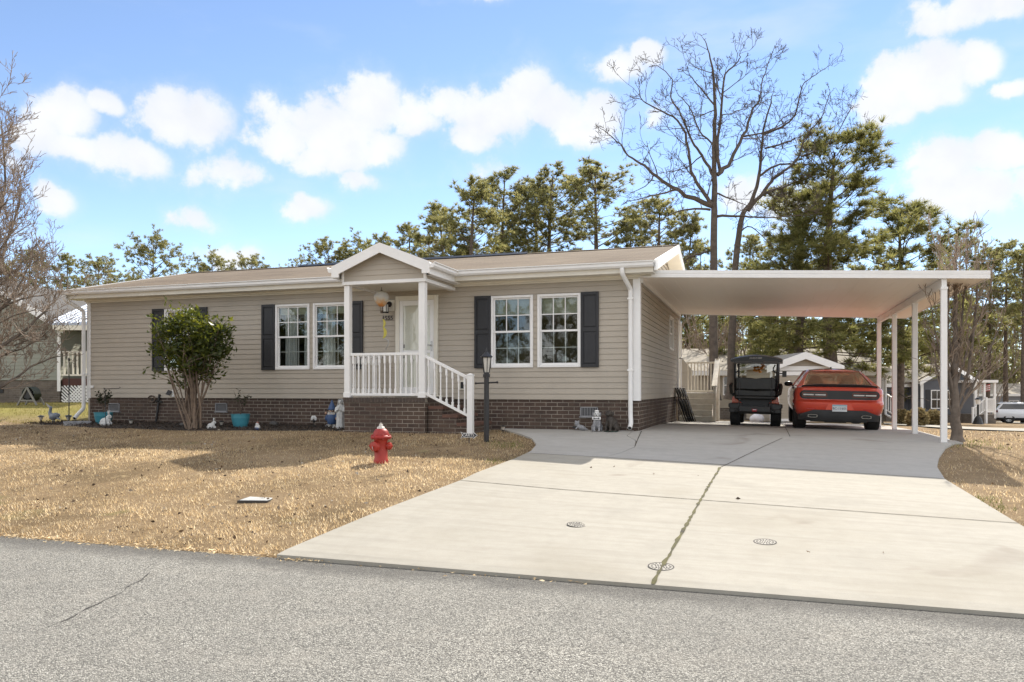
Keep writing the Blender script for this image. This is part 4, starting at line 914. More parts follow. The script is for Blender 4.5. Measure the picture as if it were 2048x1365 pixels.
for (z0, z1, w_) in ((.90, 1.19, .46), (.74, .89, .47)): m.loft([[(x*w_, y_, zz) for x, zz in ((-1, z0), (-.9, z0-.01), (.9, z0-.01), (1, z0), (1, z1-.03), (.85, z1), (.3, z1-.012), (0, z1-.03), (-.3, z1-.012), (-.85, z1), (-1, z1-.03))] for y_ in (-.06, .12)])
m.build('rear_seat_back', MT['vinyl'], cart, bevel=.025, seg=3)
m = MB(); m.box(-.47, .47, -.14, .25, .66, .735); m.build('rear_seat_cushion', MT['vinyl'], cart, bevel=.03, seg=3)
m = MB(); m.box(-.46, .46, .30, .8, .70, 1.10); m.build('front_seat', MT['vinyl'], cart, bevel=.04, seg=3)
m = MB(); m.box(-.55, .55, .05, 2.2, .30, .50); m.box(-.35, .35, .06, .1, .5, .68); m.build('chassis', MT['black'], cart)
m = MB(); m.box(-.46, .46, -.30, .10, .37, .41); m.box(-.60, .60, -.06, .02, .33, .43); m.box(-.36, .36, -.31, -.28, .36, .50); m.build('foot_platform', MT['satin'], cart, bevel=.012)
m = MB(); m.prism([(-.06, .43), (.06, .43), (.05, .37), (-.05, .37)], -.322, -.312, 'xz'); bd_ = m.build('badge', pm('red_badge', (.45, .01, .03), .4), cart); m = MB(); m.box(-.04, .04, -.325, -.3222, .405, .42); m.build('badge_stripe', MT['white'], bd_)
m = MB(); m.box(.60, .70, .45, .50, 1.22, 1.36); m.tube([(.50, .6, 1.30), (.60, .48, 1.30)], .014, 6); m.build('side_mirror', MT['satin'], cart, bevel=.01)
m = MB(); m.tube([(.32, 1.55, 1.02), (.47, 1.6, 1.25)], .015, 6); m.box(-.5, .5, 1.7, 1.95, .7, .95); m.build('dashboard', MT['black'], cart)
m = MB(); m.loft([[(-.5, 1.68, .95), (.5, 1.68, .95), (.48, 1.6, 1.58), (-.48, 1.6, 1.58)], [(-.5, 1.69, .95), (.5, 1.69, .95), (.48, 1.61, 1.58), (-.48, 1.61, 1.58)]]); m.build('windscreen', MT['glass'], cart)
m = MB(); m.prism([(-.50, .52), (.50, .52), (.42, .93), (-.42, .93)], 1.9, 2.45, 'xz'); m.build('front_cowl', MT['orange'], cart, bevel=.05)
# things carried on / behind the cart
p = Vector((gx_+.05, gy_+1.0, cart.location.z)); m = MB()
for i in range(9): a = i*.9; m.ell((gx_+.03+.09*math.cos(a)+.012*i, gy_+1.72, cart.location.z+1.36+.022*i+.03*math.sin(a*2)), (.045, .03, .035), 8, 6)
tag(m.build('flower_garland', pm('orange_petals', (.75, .27, .02), .7), smooth=180), 'small orange garland hanging inside the golf cart windscreen', 'garland')
m = MB(); q = gnd(1513, 844); m.ell((q.x, q.y, q.z+.13), (.20, .16, .17), 16, 10); m.ell((q.x+.14, q.y+.03, q.z+.12), (.14, .14, .15), 14, 8); m.ell((q.x-.13, q.y, q.z+.1), (.12, .12, .13), 14, 8); tag(m.build('white_sack', pm('white_cloth', (.72, .72, .76), .85, var=.1), smooth=180, remesh=.02), 'rounded white sack on the ground seen beneath the golf cart', 'sack')

# ------------------------------------------------------------------ white suv far right
MT['whitepaint'] = carpaint('white_car_paint', (.75, .76, .78)); MT['darkglass'] = pm('dark_tinted_glass', (.02, .022, .025), .06, spec=.8)
q = at_d(2014, 58); suv = thing('parked_suv', 'white sport utility car with black wheels parked by the far grey house', 'suv', q, R(-97))
m = MB(); S2 = [(.25, .84, .12, 4.5), (.40, .92, .03, 4.6), (.62, .95, .0, 4.65), (.85, .95, .03, 4.62), (1.0, .93, .08, 4.5), (1.08, .89, .12, 4.35), (1.1, .6, .3, 4.2)]
m.loft([[(x, y-.95, z) for x, y in plan(w_, a, b, .35, .8)] for z, w_, a, b in S2]); sb = m.build('body', MT['whitepaint'], suv, smooth=35)
cut = []
for yw in (0, 2.75): c = MB(); c.lathe([(0, -1.2), (.42, -1.2), (.42, 1.2), (0, 1.2)], 28, (0, yw, .37), RX); cut.append(c.build('cut', None))
boolean_cut(sb, cut)
m = MB(); G = [(1.06, .88, .18, 3.4), (1.25, .82, .30, 3.0), (1.48, .74, .42, 2.5)]
m.loft([[(x, y-.95, z) for x, y in plan(w_, a, b, .2, .3, 5)] for z, w_, a, b in G]); m.build('windows', MT['darkglass'], suv, smooth=35)
m = MB(); G = [(1.475, .76, .22, 2.6), (1.55, .74, .24, 2.5), (1.60, .62, .4, 2.3), (1.62, .3, .8, 2)]
m.loft([[(x, y-.95, z) for x, y in plan(w_, a, b, .2, .4, 4)] for z, w_, a, b in G]); m.build('roof', MT['whitepaint'], suv, smooth=40)
for s in (-1, 1):
    m = MB(); m.bar((s*.86, -.75, 1.05), (s*.73, -.42, 1.5), .10, .12); m.build('rear_pillar', MT['whitepaint'], suv)
    m = MB(); m.bar((s*.84, -.93, .92), (s*.93, -.70, .92), .05, .16); m.build('tail_light', MT['lens'], suv)
    for yw in (0, 2.75): wheel(suv, s*.82, yw, .37, .24, s, MT['metal'])
m = MB(); m.loft([[(x, y-.955, z) for x, y in plan(w_, a, b, .35, .8)] for z, w_, a, b in ((.24, .86, .08, 4.55), (.44, .945, .0, 4.63))]); lo = m.build('lower_cladding', MT['satin'], suv, smooth=35)
cut = []
for yw in (0, 2.75): c = MB(); c.lathe([(0, -1.2), (.45, -1.2), (.45, 1.2), (0, 1.2)], 28, (0, yw, .37), RX); cut.append(c.build('cut', None))
boolean_cut(lo, cut)
# ------------------------------------------------------------------ fire hydrant
q = gnd(762, 925); hyd = thing('fire_hydrant', 'red fire hydrant with white top nut standing on the dry lawn', 'fire hydrant', q, R(18)); hyd.scale = (.93, .93, .90)
def hred():
    n = NT('hydrant_red'); c = n.mix(n.ramp(n.noise(7, 5, .65), [(.4, 0), (.7, .6)]), (.36, .022, .010), (.24, .016, .008)); c = n.mix(n.ramp(n.noise(38, 4), [(.62, 0), (.75, .5)]), c, (.50, .10, .07)); return n.pr(c, .5, bump=n.noise(50, 3), bstr=.2, bdist=.004, coat=.08)
MT['hyd'] = hred()
m = MB(); m.lathe([(0, -.03), (.115, -.03), (.118, .02), (.112, .05), (.105, .06), (.102, .34), (.112, .37), (.118, .385)], 28); m.lathe([(.118, .385), (.155, .395), (.162, .41), (.162, .43), (.15, .44), (.125, .445)], 28); 
hb_ = m.build('barrel', MT['hyd'], hyd, smooth=35)
m = MB(); m.lathe([(.15, .437), (.128, .45), (.124, .475), (.11, .515), (.085, .545), (.055, .56), (.0, .562)], 28); m.lathe([(.16, .40), (.166, .405), (.166, .428), (.158, .438)], 28)
for k in range(8): a = 2*math.pi*(k+.5)/8; m.lathe([(0, .38), (.016, .38), (.016, .455), (0, .46)], 6, (.143*math.cos(a), .143*math.sin(a), 0))
m.build('bonnet', pm('faded_hydrant_red', (.38, .022, .014), .5, col2=(.24, .018, .016), vs=18, bump=.2), hyd, smooth=35)
m = MB(); m.lathe([(.062, .553), (.062, .575), (.05, .59), (.035, .592), (.033, .62), (.02, .625), (.022, .648), (0, .65)], 6); m.lathe([(0, .548), (.065, .55), (.062, .572), (0, .578)], 20); m.build('operating_nut', pm('chipped_white_paint', (.75, .73, .68), .5, col2=(.45, .40, .36), vs=30), hyd, smooth=30)
def nozzle(name, ang, r, l, z, off):
    M = Matrix.Rotation(ang, 3, 'Z') @ Matrix.Rotation(R(90), 3, 'Y'); m = MB()
    m.lathe([(0, .05), (r*.86, .05), (r*.86, off), (r*1.0, off), (r*1.04, off+.012), (r*1.04, off+l*.55), (r*.96, off+l*.7), (r*.5, off+l*.8), (r*.26, off+l*.82), (r*.24, off+l), (0, off+l)], 20, (0, 0, z), M)
    for k in range(6): a = 2*math.pi*k/6; m.obox(Vector((0, 0, z))+M@Vector((r*1.03*math.cos(a), r*1.03*math.sin(a), off+l*.3)), (.018, .018, l*.45), M)
    m.build(name, MT['hyd'], hyd, smooth=35)
nozzle('pumper_cap', R(-128), .082, .075, .265, .10); nozzle('hose_cap', R(-8), .055, .085, .27, .11); nozzle('hose_cap', R(172), .055, .085, .27, .11)
m = MB(); Mh = Matrix.Rotation(R(-128), 3, 'Z'); m.tube([Mh@Vector((.185, 0, .27)), Mh@Vector((.188, .01, .23)), Mh@Vector((.16, .012, .18)), Mh@Vector((.11, .0, .19))], .005, 6); m.build('cap_chain', MT['metal'], hyd, smooth=60)
# ------------------------------------------------------------------ utility lid, clean-out covers
q = gnd(517, 999); ub = thing('utility_box_lid', 'flat pale grey square utility box lid in the dry grass', 'utility cover', q, R(14))
m = MB(); m.box(-.165, .165, -.16, .16, -.02, .014); m.build('lid', pm('pale_plastic_lid', (.46, .46, .44), .7, var=.1), ub, bevel=.008); m = MB(); m.box(-.185, .185, -.18, -.164, -.05, .008); m.box(-.185, .185, .164, .18, -.05, .008); m.box(-.185, -.169, -.164, .164, -.05, .008); m.box(.169, .185, -.164, .164, -.05, .008); m.build('rim', pm('dark_lid_rim', (.05, .045, .04), .8), ub)
def cover(px, py, r, label, rz):
    q = gnd(px, py); e = thing('cleanout_cover', label, 'drain cover', (q.x, q.y, q.z+.03), rz, 'round drain covers in the driveway')
    dx = (ground(q.x+.2, q.y)-ground(q.x-.2, q.y))/.4; dy = (ground(q.x, q.y+.2)-ground(q.x, q.y-.2))/.4; e.rotation_euler = (math.atan(dy), -math.atan(dx), rz)
    m = MB(); m.lathe([(r*.93, .001), (r*.93, .004), (r*1.03, .004), (r*1.03, .001)], 32); m.build('rim', pm('iron_rim', (.05, .045, .04), .8) if 'iron_rim' not in bpy.data.materials else bpy.data.materials['iron_rim'], e)
    m = MB(); m.lathe([(0, .0), (r*.92, .0), (r*.92, .003), (0, .003)], 32); l = m.build('lid', pm('worn_lid', (.34, .32, .275), .7, col2=(.22, .205, .175), vs=14) if 'worn_lid' not in bpy.data.materials else bpy.data.materials['worn_lid'], e)
    m = MB()
    for k in range(16): a = 2*math.pi*k/16; m.obox((.73*r*math.cos(a), .73*r*math.sin(a), .0042), (r*.16, r*.09, .002), Matrix.Rotation(a, 3, 'Z'))
    for k in range(5): m.obox((lerp(-.4, .4, k/4)*r, .26*r, .0042), (r*.09, r*.32, .002)); m.obox((lerp(-.4, .4, k/4)*r, -.26*r, .0042), (r*.09, r*.32, .002))
    m.build('lid_pattern', bpy.data.materials['iron_rim'], l)
cover(1322, 1141, .105, 'round metal drain cover set across the centre joint of the driveway', R(15)); cover(1154, 1056, .10, 'round drain cover in the driveway left of the centre joint', R(40)); cover(1530, 1091, .10, 'round drain cover in the driveway right of the centre joint', R(-10))
# ------------------------------------------------------------------ yard lamp, sign, path lights
q = gnd(973, 884); sc_ = (q-CAM).dot(FWD)/FPX; H = (884-697)*sc_
lamp = thing('yard_lamp_post', 'black lantern lamp post with ladder bar on the lawn beside the porch steps', 'lamp post', q)
m = MB(); m.lathe([(0, -.05), (.046, -.05), (.046, H*.70), (0, H*.70)], 20); m.build('post', MT['satin'], lamp, smooth=40)
m = MB(); m.tube([(-.19, 0, H*.625), (.19, 0, H*.635)], .014, 8); m.ell((-.2, 0, H*.625), .022, 8, 6); m.ell((.2, 0, H*.635), .022, 8, 6); m.build('ladder_bar', MT['satin'], lamp, smooth=60)
z = H*.70; m = MB(); m.lathe([(0, z-.02), (.062, z-.02), (.064, z+.03), (.05, z+.045), (.05, z+.07), (0, z+.07)], 18); m.lathe([(0, H-.165), (.105, H-.165), (.118, H-.15), (.06, H-.10), (.045, H-.085), (.02, H-.06), (.022, H-.05), (.014, H-.03), (.016, H-.018), (.006, H)], 6)
for k in range(6): a = 2*math.pi*k/6; m.tube([(.050*math.cos(a), .050*math.sin(a), z+.06), (.088*math.cos(a), .088*math.sin(a), H-.16)], .007, 5)
m.build('lantern_frame', MT['satin'], lamp, smooth=30)
m = MB(); m.lathe([(0, z+.071), (.045, z+.071), (.08, H-.166), (0, H-.166)], 6); m.build('lantern_glass', pm('milky_lamp_glass', (.62, .60, .55), .25, spec=.7), lamp)
q = gnd(938, 886); sg = thing('arrow_sign', 'small black arrow sign reading CARTS in white letters on a stake', 'sign', q, R(14))
s_ = (q-CAM).dot(FWD)/FPX; zc_ = (886-871)*s_; hw_ = 17*s_; hh_ = 7*s_
arrow = [(-hw_, hh_), (-hw_*.72, hh_*.62), (hw_*.50, hh_*.62), (hw_*.48, hh_*1.05), (hw_, 0), (hw_*.48, -hh_*1.05), (hw_*.50, -hh_*.62), (-hw_*.72, -hh_*.62), (-hw_, -hh_), (-hw_*.80, 0)]
m = MB(); m.prism([(x, zc_+z) for x, z in arrow], -.004, .004, 'xz'); sp_ = m.build('sign_plate', MT['white'], sg)
m = MB(); m.prism([(x*.93+.002, zc_+z*.80) for x, z in arrow], -.0065, -.0042, 'xz'); m.build('sign_face', MT['satin'], sp_)
text_obj('sign_text', 'CARTS', hh_*1.12, MT['white'], sp_, (-.012, -.0085, zc_), ext=.0012)
m = MB(); m.box(-.008, .008, .005, .012, -.1, zc_); m.build('stake', MT['black'], sg)
def path_light(px, py, h, label, dz=0):
    q = gnd(px, py); e = thing('path_light', label, 'garden light', q, 0, 'solar path lights'); 
    m = MB(); m.lathe([(0, h*.80), (h*.42, h*.80), (h*.43, h*.83), (h*.30, h*.93), (0, h)], 20); m.build('cap', MT['satin'], e, smooth=35)
    m = MB(); m.lathe([(0, h*.38), (h*.14, h*.38), (h*.30, h*.795), (0, h*.795)], 16); m.build('lens', pm('path_light_lens', (.62, .57, .50), .25, spec=.7) if 'path_light_lens' not in bpy.data.materials else bpy.data.materials['path_light_lens'], e, smooth=35)
    m = MB(); m.lathe([(0, -.05), (.012, -.05), (h*.06, h*.2), (h*.13, h*.375), (0, h*.375)], 10); m.build('stake', MT['satin'], e, smooth=35)
path_light(82, 846, .19, 'dark capped solar path light on the far left end of the mulch bed'); path_light(137, 847, .21, 'dark capped solar path light at the foot of the tall garden pole'); path_light(1006, 866, .15, 'small grey path light on the grass edge by the concrete walkway')
path_light(262, 853, .17, 'dim path light in the mulch between the blue pot and the leaning stake'); path_light(443, 856, .16, 'dim path light in the mulch just left of the second blue pot')
# hooks
q = gnd(604, 850); m = MB(); zt_ = on_y(604, 694, q.y).z-q.z; e = thing('shepherd_hook', 'tall black shepherd hook leaning in the mulch in front of the left windows', 'garden hook', q)
m.tube([(0, 0, -.1), (.10, 0, zt_*.75)]+[(.10+.015, 0, zt_*.87)]+[(.115+.11-.11*math.cos(R(a)), 0, zt_*.87+.13*math.sin(R(a))) for a in range(30, 181, 25)]+[(.345, 0, zt_*.84)], .0095, 8); m.build('rod', MT['black'], e, smooth=60); m = MB(); m.tube([(.095, 0, zt_*.42), (.11, 0, zt_*.62)], .016, 8); m.build('sleeve', MT['black'], e, smooth=60)
q = gnd(138, 850); zt_ = on_y(138, 716, q.y).z-q.z; e = thing('garden_pole', 'tall thin black pole with short curved arm at the left corner of the house', 'garden pole', q)
m = MB(); m.tube([(0, 0, -.1), (0, 0, zt_*.95)], .012, 8); m.build('pole', MT['black'], e, smooth=60); m = MB(); m.ell((0, 0, zt_*.97), (.022, .022, .05), 8, 6); m.build('finial', MT['black'], e, smooth=60); m = MB(); m.tube([(0, 0, zt_*.92), (.12, 0, zt_*.925), (.18, 0, zt_*.90), (.17, 0, zt_*.86)], .007, 6); m.build('arm', MT['black'], e, smooth=60)
q = gnd(212, 858); zt_ = on_y(212, 777, q.y).z-q.z; m = MB(); m.tube([(0, 0, -.05), (-.03, 0, zt_), (-.06, 0, zt_+.01), (-.05, 0, zt_-.02), (.36, 0, zt_+.0), (.40, 0, zt_+.02), (.37, 0, zt_+.03)], .007, 6); o = m.build('flag_stand', MT['black'], smooth=60); o.location = q; tag(o, 'thin black wire garden flag stand in front of the first blue pot', 'flag stand')
q = gnd(311, 848); zt_ = on_y(317, 789, q.y).z-q.z; e = thing('garden_cross', 'black leaning stake with a cross bar and dark wreath beside the shrub', 'garden stake', q)
m = MB(); m.bar((0, 0, -.05), (.12, .0, zt_), .045, .03, (0, 1, 0)); m.build('stake', MT['black'], e); m = MB(); m.bar((-.10, .0, zt_*.80), (.20, 0, zt_*.74), .035, .03, (0, 1, 0)); m.build('cross_bar', MT['black'], e); m = MB(); m.tube([(-.09+.10*math.cos(R(a)), -.03, zt_*.84+.075*math.sin(R(a))) for a in range(0, 361, 30)], .02, 6); m.build('wreath', MT['bark'], e, smooth=60)
# ------------------------------------------------------------------ pots and potted plants
MT['pot'] = pm('turquoise_glaze', (.06, .27, .34), .4, var=.08, vs=4); MT['soil'] = pm('potting_soil', (.03, .022, .016), .95)
MT['dleaf'] = leafm('dark_leaf', [(.022, .032, .014), (.045, .06, .022), (.07, .05, .028)], .25)
def leaves(name, C, D, S, mat, parent=None, w=.42, fold=.15):
    """oval leaves (two bent quads) at points C, pointing along D, of length S"""
    C = np.asarray(C, float); D = np.asarray(D, float); S = np.asarray(S, float)[:, None]; n = len(C)
    D /= np.linalg.norm(D, axis=1)[:, None]+1e-9; rnd = RNG.normal(size=(n, 3)); sd_ = np.cross(D, rnd); sd_ /= np.linalg.norm(sd_, axis=1)[:, None]+1e-9; up = np.cross(sd_, D)
    v = np.stack([C, C+D*S*.45+sd_*S*w*.5+up*S*fold, C+D*S-up*S*fold*.5, C+D*S*.45-sd_*S*w*.5+up*S*fold], 1).reshape(-1, 3)
    F = np.arange(n*4).reshape(n, 4); return link(name, npmesh(name, v, F), mat, parent)
def pot(px, py, r, h, label):
    q = gnd(px, py); e = thing('plant_pot', label, 'plant pot', q); m = MB(); m.lathe([(0, 0), (r*.60, 0), (r*.66, .01), (r*.80, h*.35), (r*.92, h*.72), (r*.93, h*.735), (r*.915, h*.75), (r*.96, h*.97), (r*1.02, h*.98), (r*1.02, h), (r*.93, h), (r*.90, h*.88), (0, h*.88)], 32); m.build('pot', MT['pot'], e, smooth=35); m = MB(); m.lathe([(0, h*.89), (r*.9, h*.89), (r*.5, h*.93), (0, h*.94)], 20); m.build('soil', MT['soil'], e, smooth=60); return q+Vector((0, 0, h*.92))
p1 = pot(207, 850, .215, .30, 'turquoise flower pot at the left end of the brick wall with a dark plant'); p2 = pot(481, 857, .205, .31, 'turquoise flower pot right of the large shrub with a spindly plant')
def plant(p, label, n, h, spread, nl, ls):
    e = thing('potted_plant', label, 'plant', p); m = MB(); C = []; D = []
    for i in range(n):
        a = random.uniform(0, 6.28); l = h*random.uniform(.6, 1.05); b = Vector((math.cos(a)*spread*random.uniform(.3, 1), math.sin(a)*spread*.6*random.uniform(.3, 1), l))
        pts = [Vector((0, 0, 0)), b*.35+Vector((b.x*-.1, 0, b.z*.05)), b*.7+Vector((0, 0, .04)), b]; m.tube(pts, [.007, .005, .004, .002], 5)
        for k in range(nl):
            t = random.uniform(.35, 1)**.8; j = min(2, int(t*3)); c = pts[j].lerp(pts[j+1], t*3-j); C.append(c+Vector((random.gauss(0, .02), random.gauss(0, .02), random.gauss(0, .015)))); D.append((random.gauss(0, 1), random.gauss(0, 1), random.gauss(.2, .6)))
    m.build('stems', MT['bark'], e, smooth=60); leaves('foliage', C, D, [ls*random.uniform(.6, 1.2) for _ in C], MT['dleaf'], e, .5)
plant(p1, 'dark leafy plant growing in the left turquoise pot', 11, .50, .26, 16, .075); plant(p2, 'spindly plant with small leaves in the turquoise pot beside the shrub', 8, .58, .36, 8, .07)
# ------------------------------------------------------------------ ornaments
MT['stat'] = pm('white_stone', (.62, .62, .60), .7, col2=(.42, .42, .41), vs=14, bump=.3, bs=90); MT['stat2'] = pm('grey_stone', (.33, .33, .34), .7, col2=(.20, .20, .21), vs=14, bump=.3, bs=90)
def rabbit(px, py, h, label, mat, rz):
    q = gnd(px, py); e = thing('rabbit_statue', label, 'garden statue', q, rz); s = h/.36; m = MB(); 
    m.ell(Vector((-.05, 0, .10))*s, [v*s for v in (.11, .075, .095)]); m.ell(Vector((.03, 0, .14))*s, [v*s for v in (.07, .06, .10)]); m.ell(Vector((.075, 0, .22))*s, [v*s for v in (.06, .045, .05)]); m.ell(Vector((.11, 0, .205))*s, [v*s for v in (.03, .03, .028)])
    for k in (-1, 1): m.ell(Vector((.06-.01*k, .025*k, .31))*s, [v*s for v in (.02, .014, .065)], M=Matrix.Rotation(R(14*k+5), 3, 'Y')); m.ell(Vector((.09, .035*k, .05))*s, [v*s for v in (.03, .022, .06)]); m.ell(Vector((-.05, .06*k, .05))*s, [v*s for v in (.08, .03, .055)])
    m.ell(Vector((-.16, 0, .07))*s, [v*s for v in (.03, .03, .03)]); b = m.build('body', mat, e, smooth=180, remesh=.009*s)
    m = MB(); [m.ell(Vector((.105, .036*k, .235))*s, .008*s, 8, 6) for k in (-1, 1)]; m.build('eye', MT['black'], e, smooth=180) if 0 else None
    for k in (-1, 1): m = MB(); m.ell(Vector((.108, .037*k, .236))*s, .009*s, 8, 6); m.build('eye', MT['black'], e, smooth=180)
rabbit(213, 853, .36, 'white sitting rabbit statue in front of the left turquoise pot', MT['stat'], R(5)); rabbit(424, 859, .24, 'small mottled rabbit statue beside the foot of the shrub', MT['stat'], R(10))
# pelican
q = gnd(107, 847); e = thing('pelican_statue', 'blue grey pelican statue with raised bill on the left end of the mulch bed', 'garden statue', q, R(180)); PB = pm('pelican_grey', (.23, .26, .30), .55, col2=(.14, .16, .19), vs=16)
m = MB(); m.ell((-.02, 0, .17), (.15, .085, .085), M=Matrix.Rotation(R(18), 3, 'Y')); m.tube([(.07, 0, .20), (.12, 0, .26), (.10, 0, .33), (.09, 0, .37)], [.06, .042, .035, .035], 12); m.ell((.09, 0, .385), (.045, .035, .035)); m.ell((-.16, 0, .12), (.07, .04, .02), M=Matrix.Rotation(R(-20), 3, 'Y')); m.build('body', PB, e, smooth=180, remesh=.009)
m = MB(); m.tube([(.11, 0, .39), (.17, 0, .43), (.24, 0, .49)], [.026, .022, .006], 10); m.build('bill', pm('pale_bill', (.45, .42, .38), .5), e, smooth=60); m = MB(); m.ell((-.03, -.075, .18), (.11, .02, .06), M=Matrix.Rotation(R(18), 3, 'Y')); m.build('wing', MT['stat'], e, smooth=180)
for k in (-1, 1): m = MB(); m.tube([(0, .03*k, .1), (.0, .03*k, 0)], .012, 8); m.box(-.02, .05, .03*k-.025, .03*k+.025, 0, .012); m.build('foot', PB, e, smooth=40)
# gnome
q = gnd(664, 858); gh = .58; e = thing('garden_gnome', 'garden gnome in a tall blue pointed hat with white beard by the porch base', 'garden gnome', q, R(12)); blue = pm('gnome_blue', (.045, .09, .20), .55, col2=(.03, .06, .14), vs=12); skin = pm('gnome_skin', (.45, .27, .18), .6); wht = pm('gnome_white', (.62, .60, .55), .7, col2=(.42, .40, .37), vs=16)
m = MB(); m.lathe([(0, .10), (.09, .10), (.105, .16), (.11, .22), (.10, .30), (.07, .34), (0, .35)], 20); m.ell((-.105, -.02, .25), (.035, .04, .08), M=Matrix.Rotation(R(20), 3, 'Y')); m.ell((.105, -.02, .25), (.035, .04, .08), M=Matrix.Rotation(R(-20), 3, 'Y')); m.build('coat', blue, e, smooth=180, remesh=.01)
m = MB(); m.ell((0, -.01, .375), (.07, .07, .065)); m.ell((0, -.082, .375), (.02, .018, .018), 10, 8); [m.ell((k*.072, 0, .375), (.014, .01, .022), 8, 6) for k in (-1, 1)]; m.build('face', skin, e, smooth=180)
for k in (-1, 1): m = MB(); m.tube([(k*.033+.024*math.cos(R(a)), -.082, .392+.024*math.sin(R(a))) for a in range(0, 361, 30)], .006, 6); m.build('spectacle_rim', MT['black'], e, smooth=60); m = MB(); m.ell((k*.028, -.066, .392), (.012, .008, .012), 8, 6); m.build('eye', wht, e, smooth=180)
m = MB(); m.loft([[(w_*math.cos(a), -.055-d_*max(0, -math.sin(a))*1.0+.02, z_) for a in [2*math.pi*k/16 for k in range(16)]] for z_, w_, d_ in ((.365, .05, .03), (.34, .085, .05), (.29, .085, .06), (.24, .06, .05), (.205, .015, .03))]); m.build('beard', wht, e, smooth=180); m = MB(); m.ell((-.025, -.092, .352), (.03, .012, .012), 10, 6); m.ell((.025, -.092, .352), (.03, .012, .012), 10, 6); m.build('moustache', wht, e, smooth=180)
m = MB(); m.lathe([(0, .40), (.088, .40), (.092, .415), (.075, .45), (.045, .52), (.015, .60), (0, .625)], 20); m.build('hat', blue, e, smooth=60)
for k in (-1, 1): m = MB(); m.tube([(k*.045, 0, .11), (k*.048, 0, .05)], .04, 10); m.build('leg', wht, e, smooth=60); m = MB(); m.ell((k*.055, -.03, .028), (.04, .065, .03)); m.build('boot', wht, e, smooth=180)
for k in (-1, 1): m = MB(); m.ell((k*.115, -.06, .335 if k < 0 else .22), (.024, .024, .03), 10, 8); m.build('hand', skin, e, smooth=180)
# praying robed figure
q = gnd(681, 860); e = thing('robed_statue', 'weathered white robed statue with folded hands beside the porch base', 'garden statue', q, R(10))
m = MB(); m.loft([[(w_*math.cos(a)*(1+.08*math.cos(7*a)*(z_ < .4)), d_*math.sin(a)*(1+.08*math.cos(7*a)*(z_ < .4)), z_) for a in [2*math.pi*k/28 for k in range(28)]] for z_, w_, d_ in ((0, .10, .08), (.03, .098, .08), (.15, .085, .07), (.30, .08, .065), (.40, .088, .065), (.47, .085, .055), (.51, .05, .045), (.53, .035, .035))])
m.ell((0, -.005, .575), (.042, .048, .055)); m.ell((0, -.052, .575), (.008, .012, .012), 8, 6)
for k in (-1, 1): m.tube([(k*.085, 0, .46), (k*.085, -.05, .38), (k*.015, -.085, .43)], [.032, .028, .018], 10)
for k in (-1, 1): m.ell((k*.010, -.088, .455), (.010, .012, .035), 8, 6)
m.build('figure', MT['stat'], e, smooth=180, remesh=.008)
m = MB(); m.loft([[(w_*math.cos(a), .012+w_*.9*math.sin(a), z_) for a in [R(-20)+R(220)*k/16 for k in range(17)]]+[(w_*.8*math.cos(a), .012+w_*.7*math.sin(a), z_) for a in [R(200)-R(220)*k/16 for k in range(17)]] for z_, w_ in ((.36, .10), (.46, .10), (.52, .07), (.58, .062), (.63, .05), (.652, .02))]); m.build('veil', MT['stat'], e, smooth=60)
# dogs
def dog(px, py, h, label, mats, rz, sit=True):
    q = on_y(px, py, -.30); q.z = ground(q.x, q.y)+.03; e = thing('dog_statue', label, 'garden statue', q, rz); s = h/.42; V_ = lambda *a: Vector(a)*s; E = lambda *a: [v*s for v in a]; m = MB()
    m.ell(V_(0, .05, .15), E(.09, .13, .12), M=Matrix.Rotation(R(35), 3, 'X')); m.ell(V_(0, -.03, .22), E(.075, .07, .11))
    for k in (-1, 1): m.tube([V_(k*.045, -.06, .20), V_(k*.05, -.085, .10), V_(k*.05, -.09, .02)], E(.035, .026, .024), 10); m.ell(V_(k*.05, -.11, .018), E(.026, .038, .018)); m.ell(V_(k*.085, .08, .07), E(.04, .08, .07)); m.ell(V_(k*.09, -.01, .018), E(.026, .05, .018))
    m.tube([V_(0, .16, .08), V_(.06, .2, .05), V_(.10, .2, .09)], E(.02, .018, .01), 8); m.build('body', mats[0], e, smooth=180, remesh=.011*s)
    m = MB(); m.ell(V_(0, -.05, .345), E(.068, .07, .065)); m.ell(V_(0, -.115, .325), E(.035, .045, .032)); m.build('head', mats[1], e, smooth=180, remesh=.009*s)
    for k in (-1, 1): m = MB(); m.ell(V_(k*.068, -.04, .335), E(.018, .035, .055), M=Matrix.Rotation(R(12*k), 3, 'Y')); m.build('ear', mats[2], e, smooth=180); m = MB(); m.ell(V_(k*.028, -.112, .362), E(.01, .008, .01), 8, 6); m.build('eye', MT['black'], e, smooth=180)
    m = MB(); m.ell(V_(0, -.16, .335), E(.013, .01, .01), 8, 6); m.build('nose', MT['black'], e, smooth=180); return e, s
spk = pm('speckled_grey', (.42, .42, .43), .7, col2=(.12, .12, .13), vs=45)
e, s = dog(1194, 862, .40, 'grey and white sitting dog statue holding a bone plaque below the brick vent', (spk, MT['stat'], MT['stat2']), R(8))
m = MB(); m.box(-.085*s, .085*s, -.175*s, -.16*s, .245*s, .30*s); pq = m.build('plaque', MT['white'], e, bevel=.004); m = MB(); m.bar((-.05*s, -.178*s, .272*s), (.05*s, -.178*s, .272*s), .012, .012); [m.ell((k*.05*s, -.178*s, .272*s+j*.009), (.011, .004, .010), 8, 6) for k in (-1, 1) for j in (-1, 1)]; m.build('bone_mark', MT['satin'], pq, smooth=60); m = MB(); m.ell((0, -.05*s, .415*s), (.05*s, .05*s, .022*s)); m.build('cap', MT['white'], e, smooth=180)
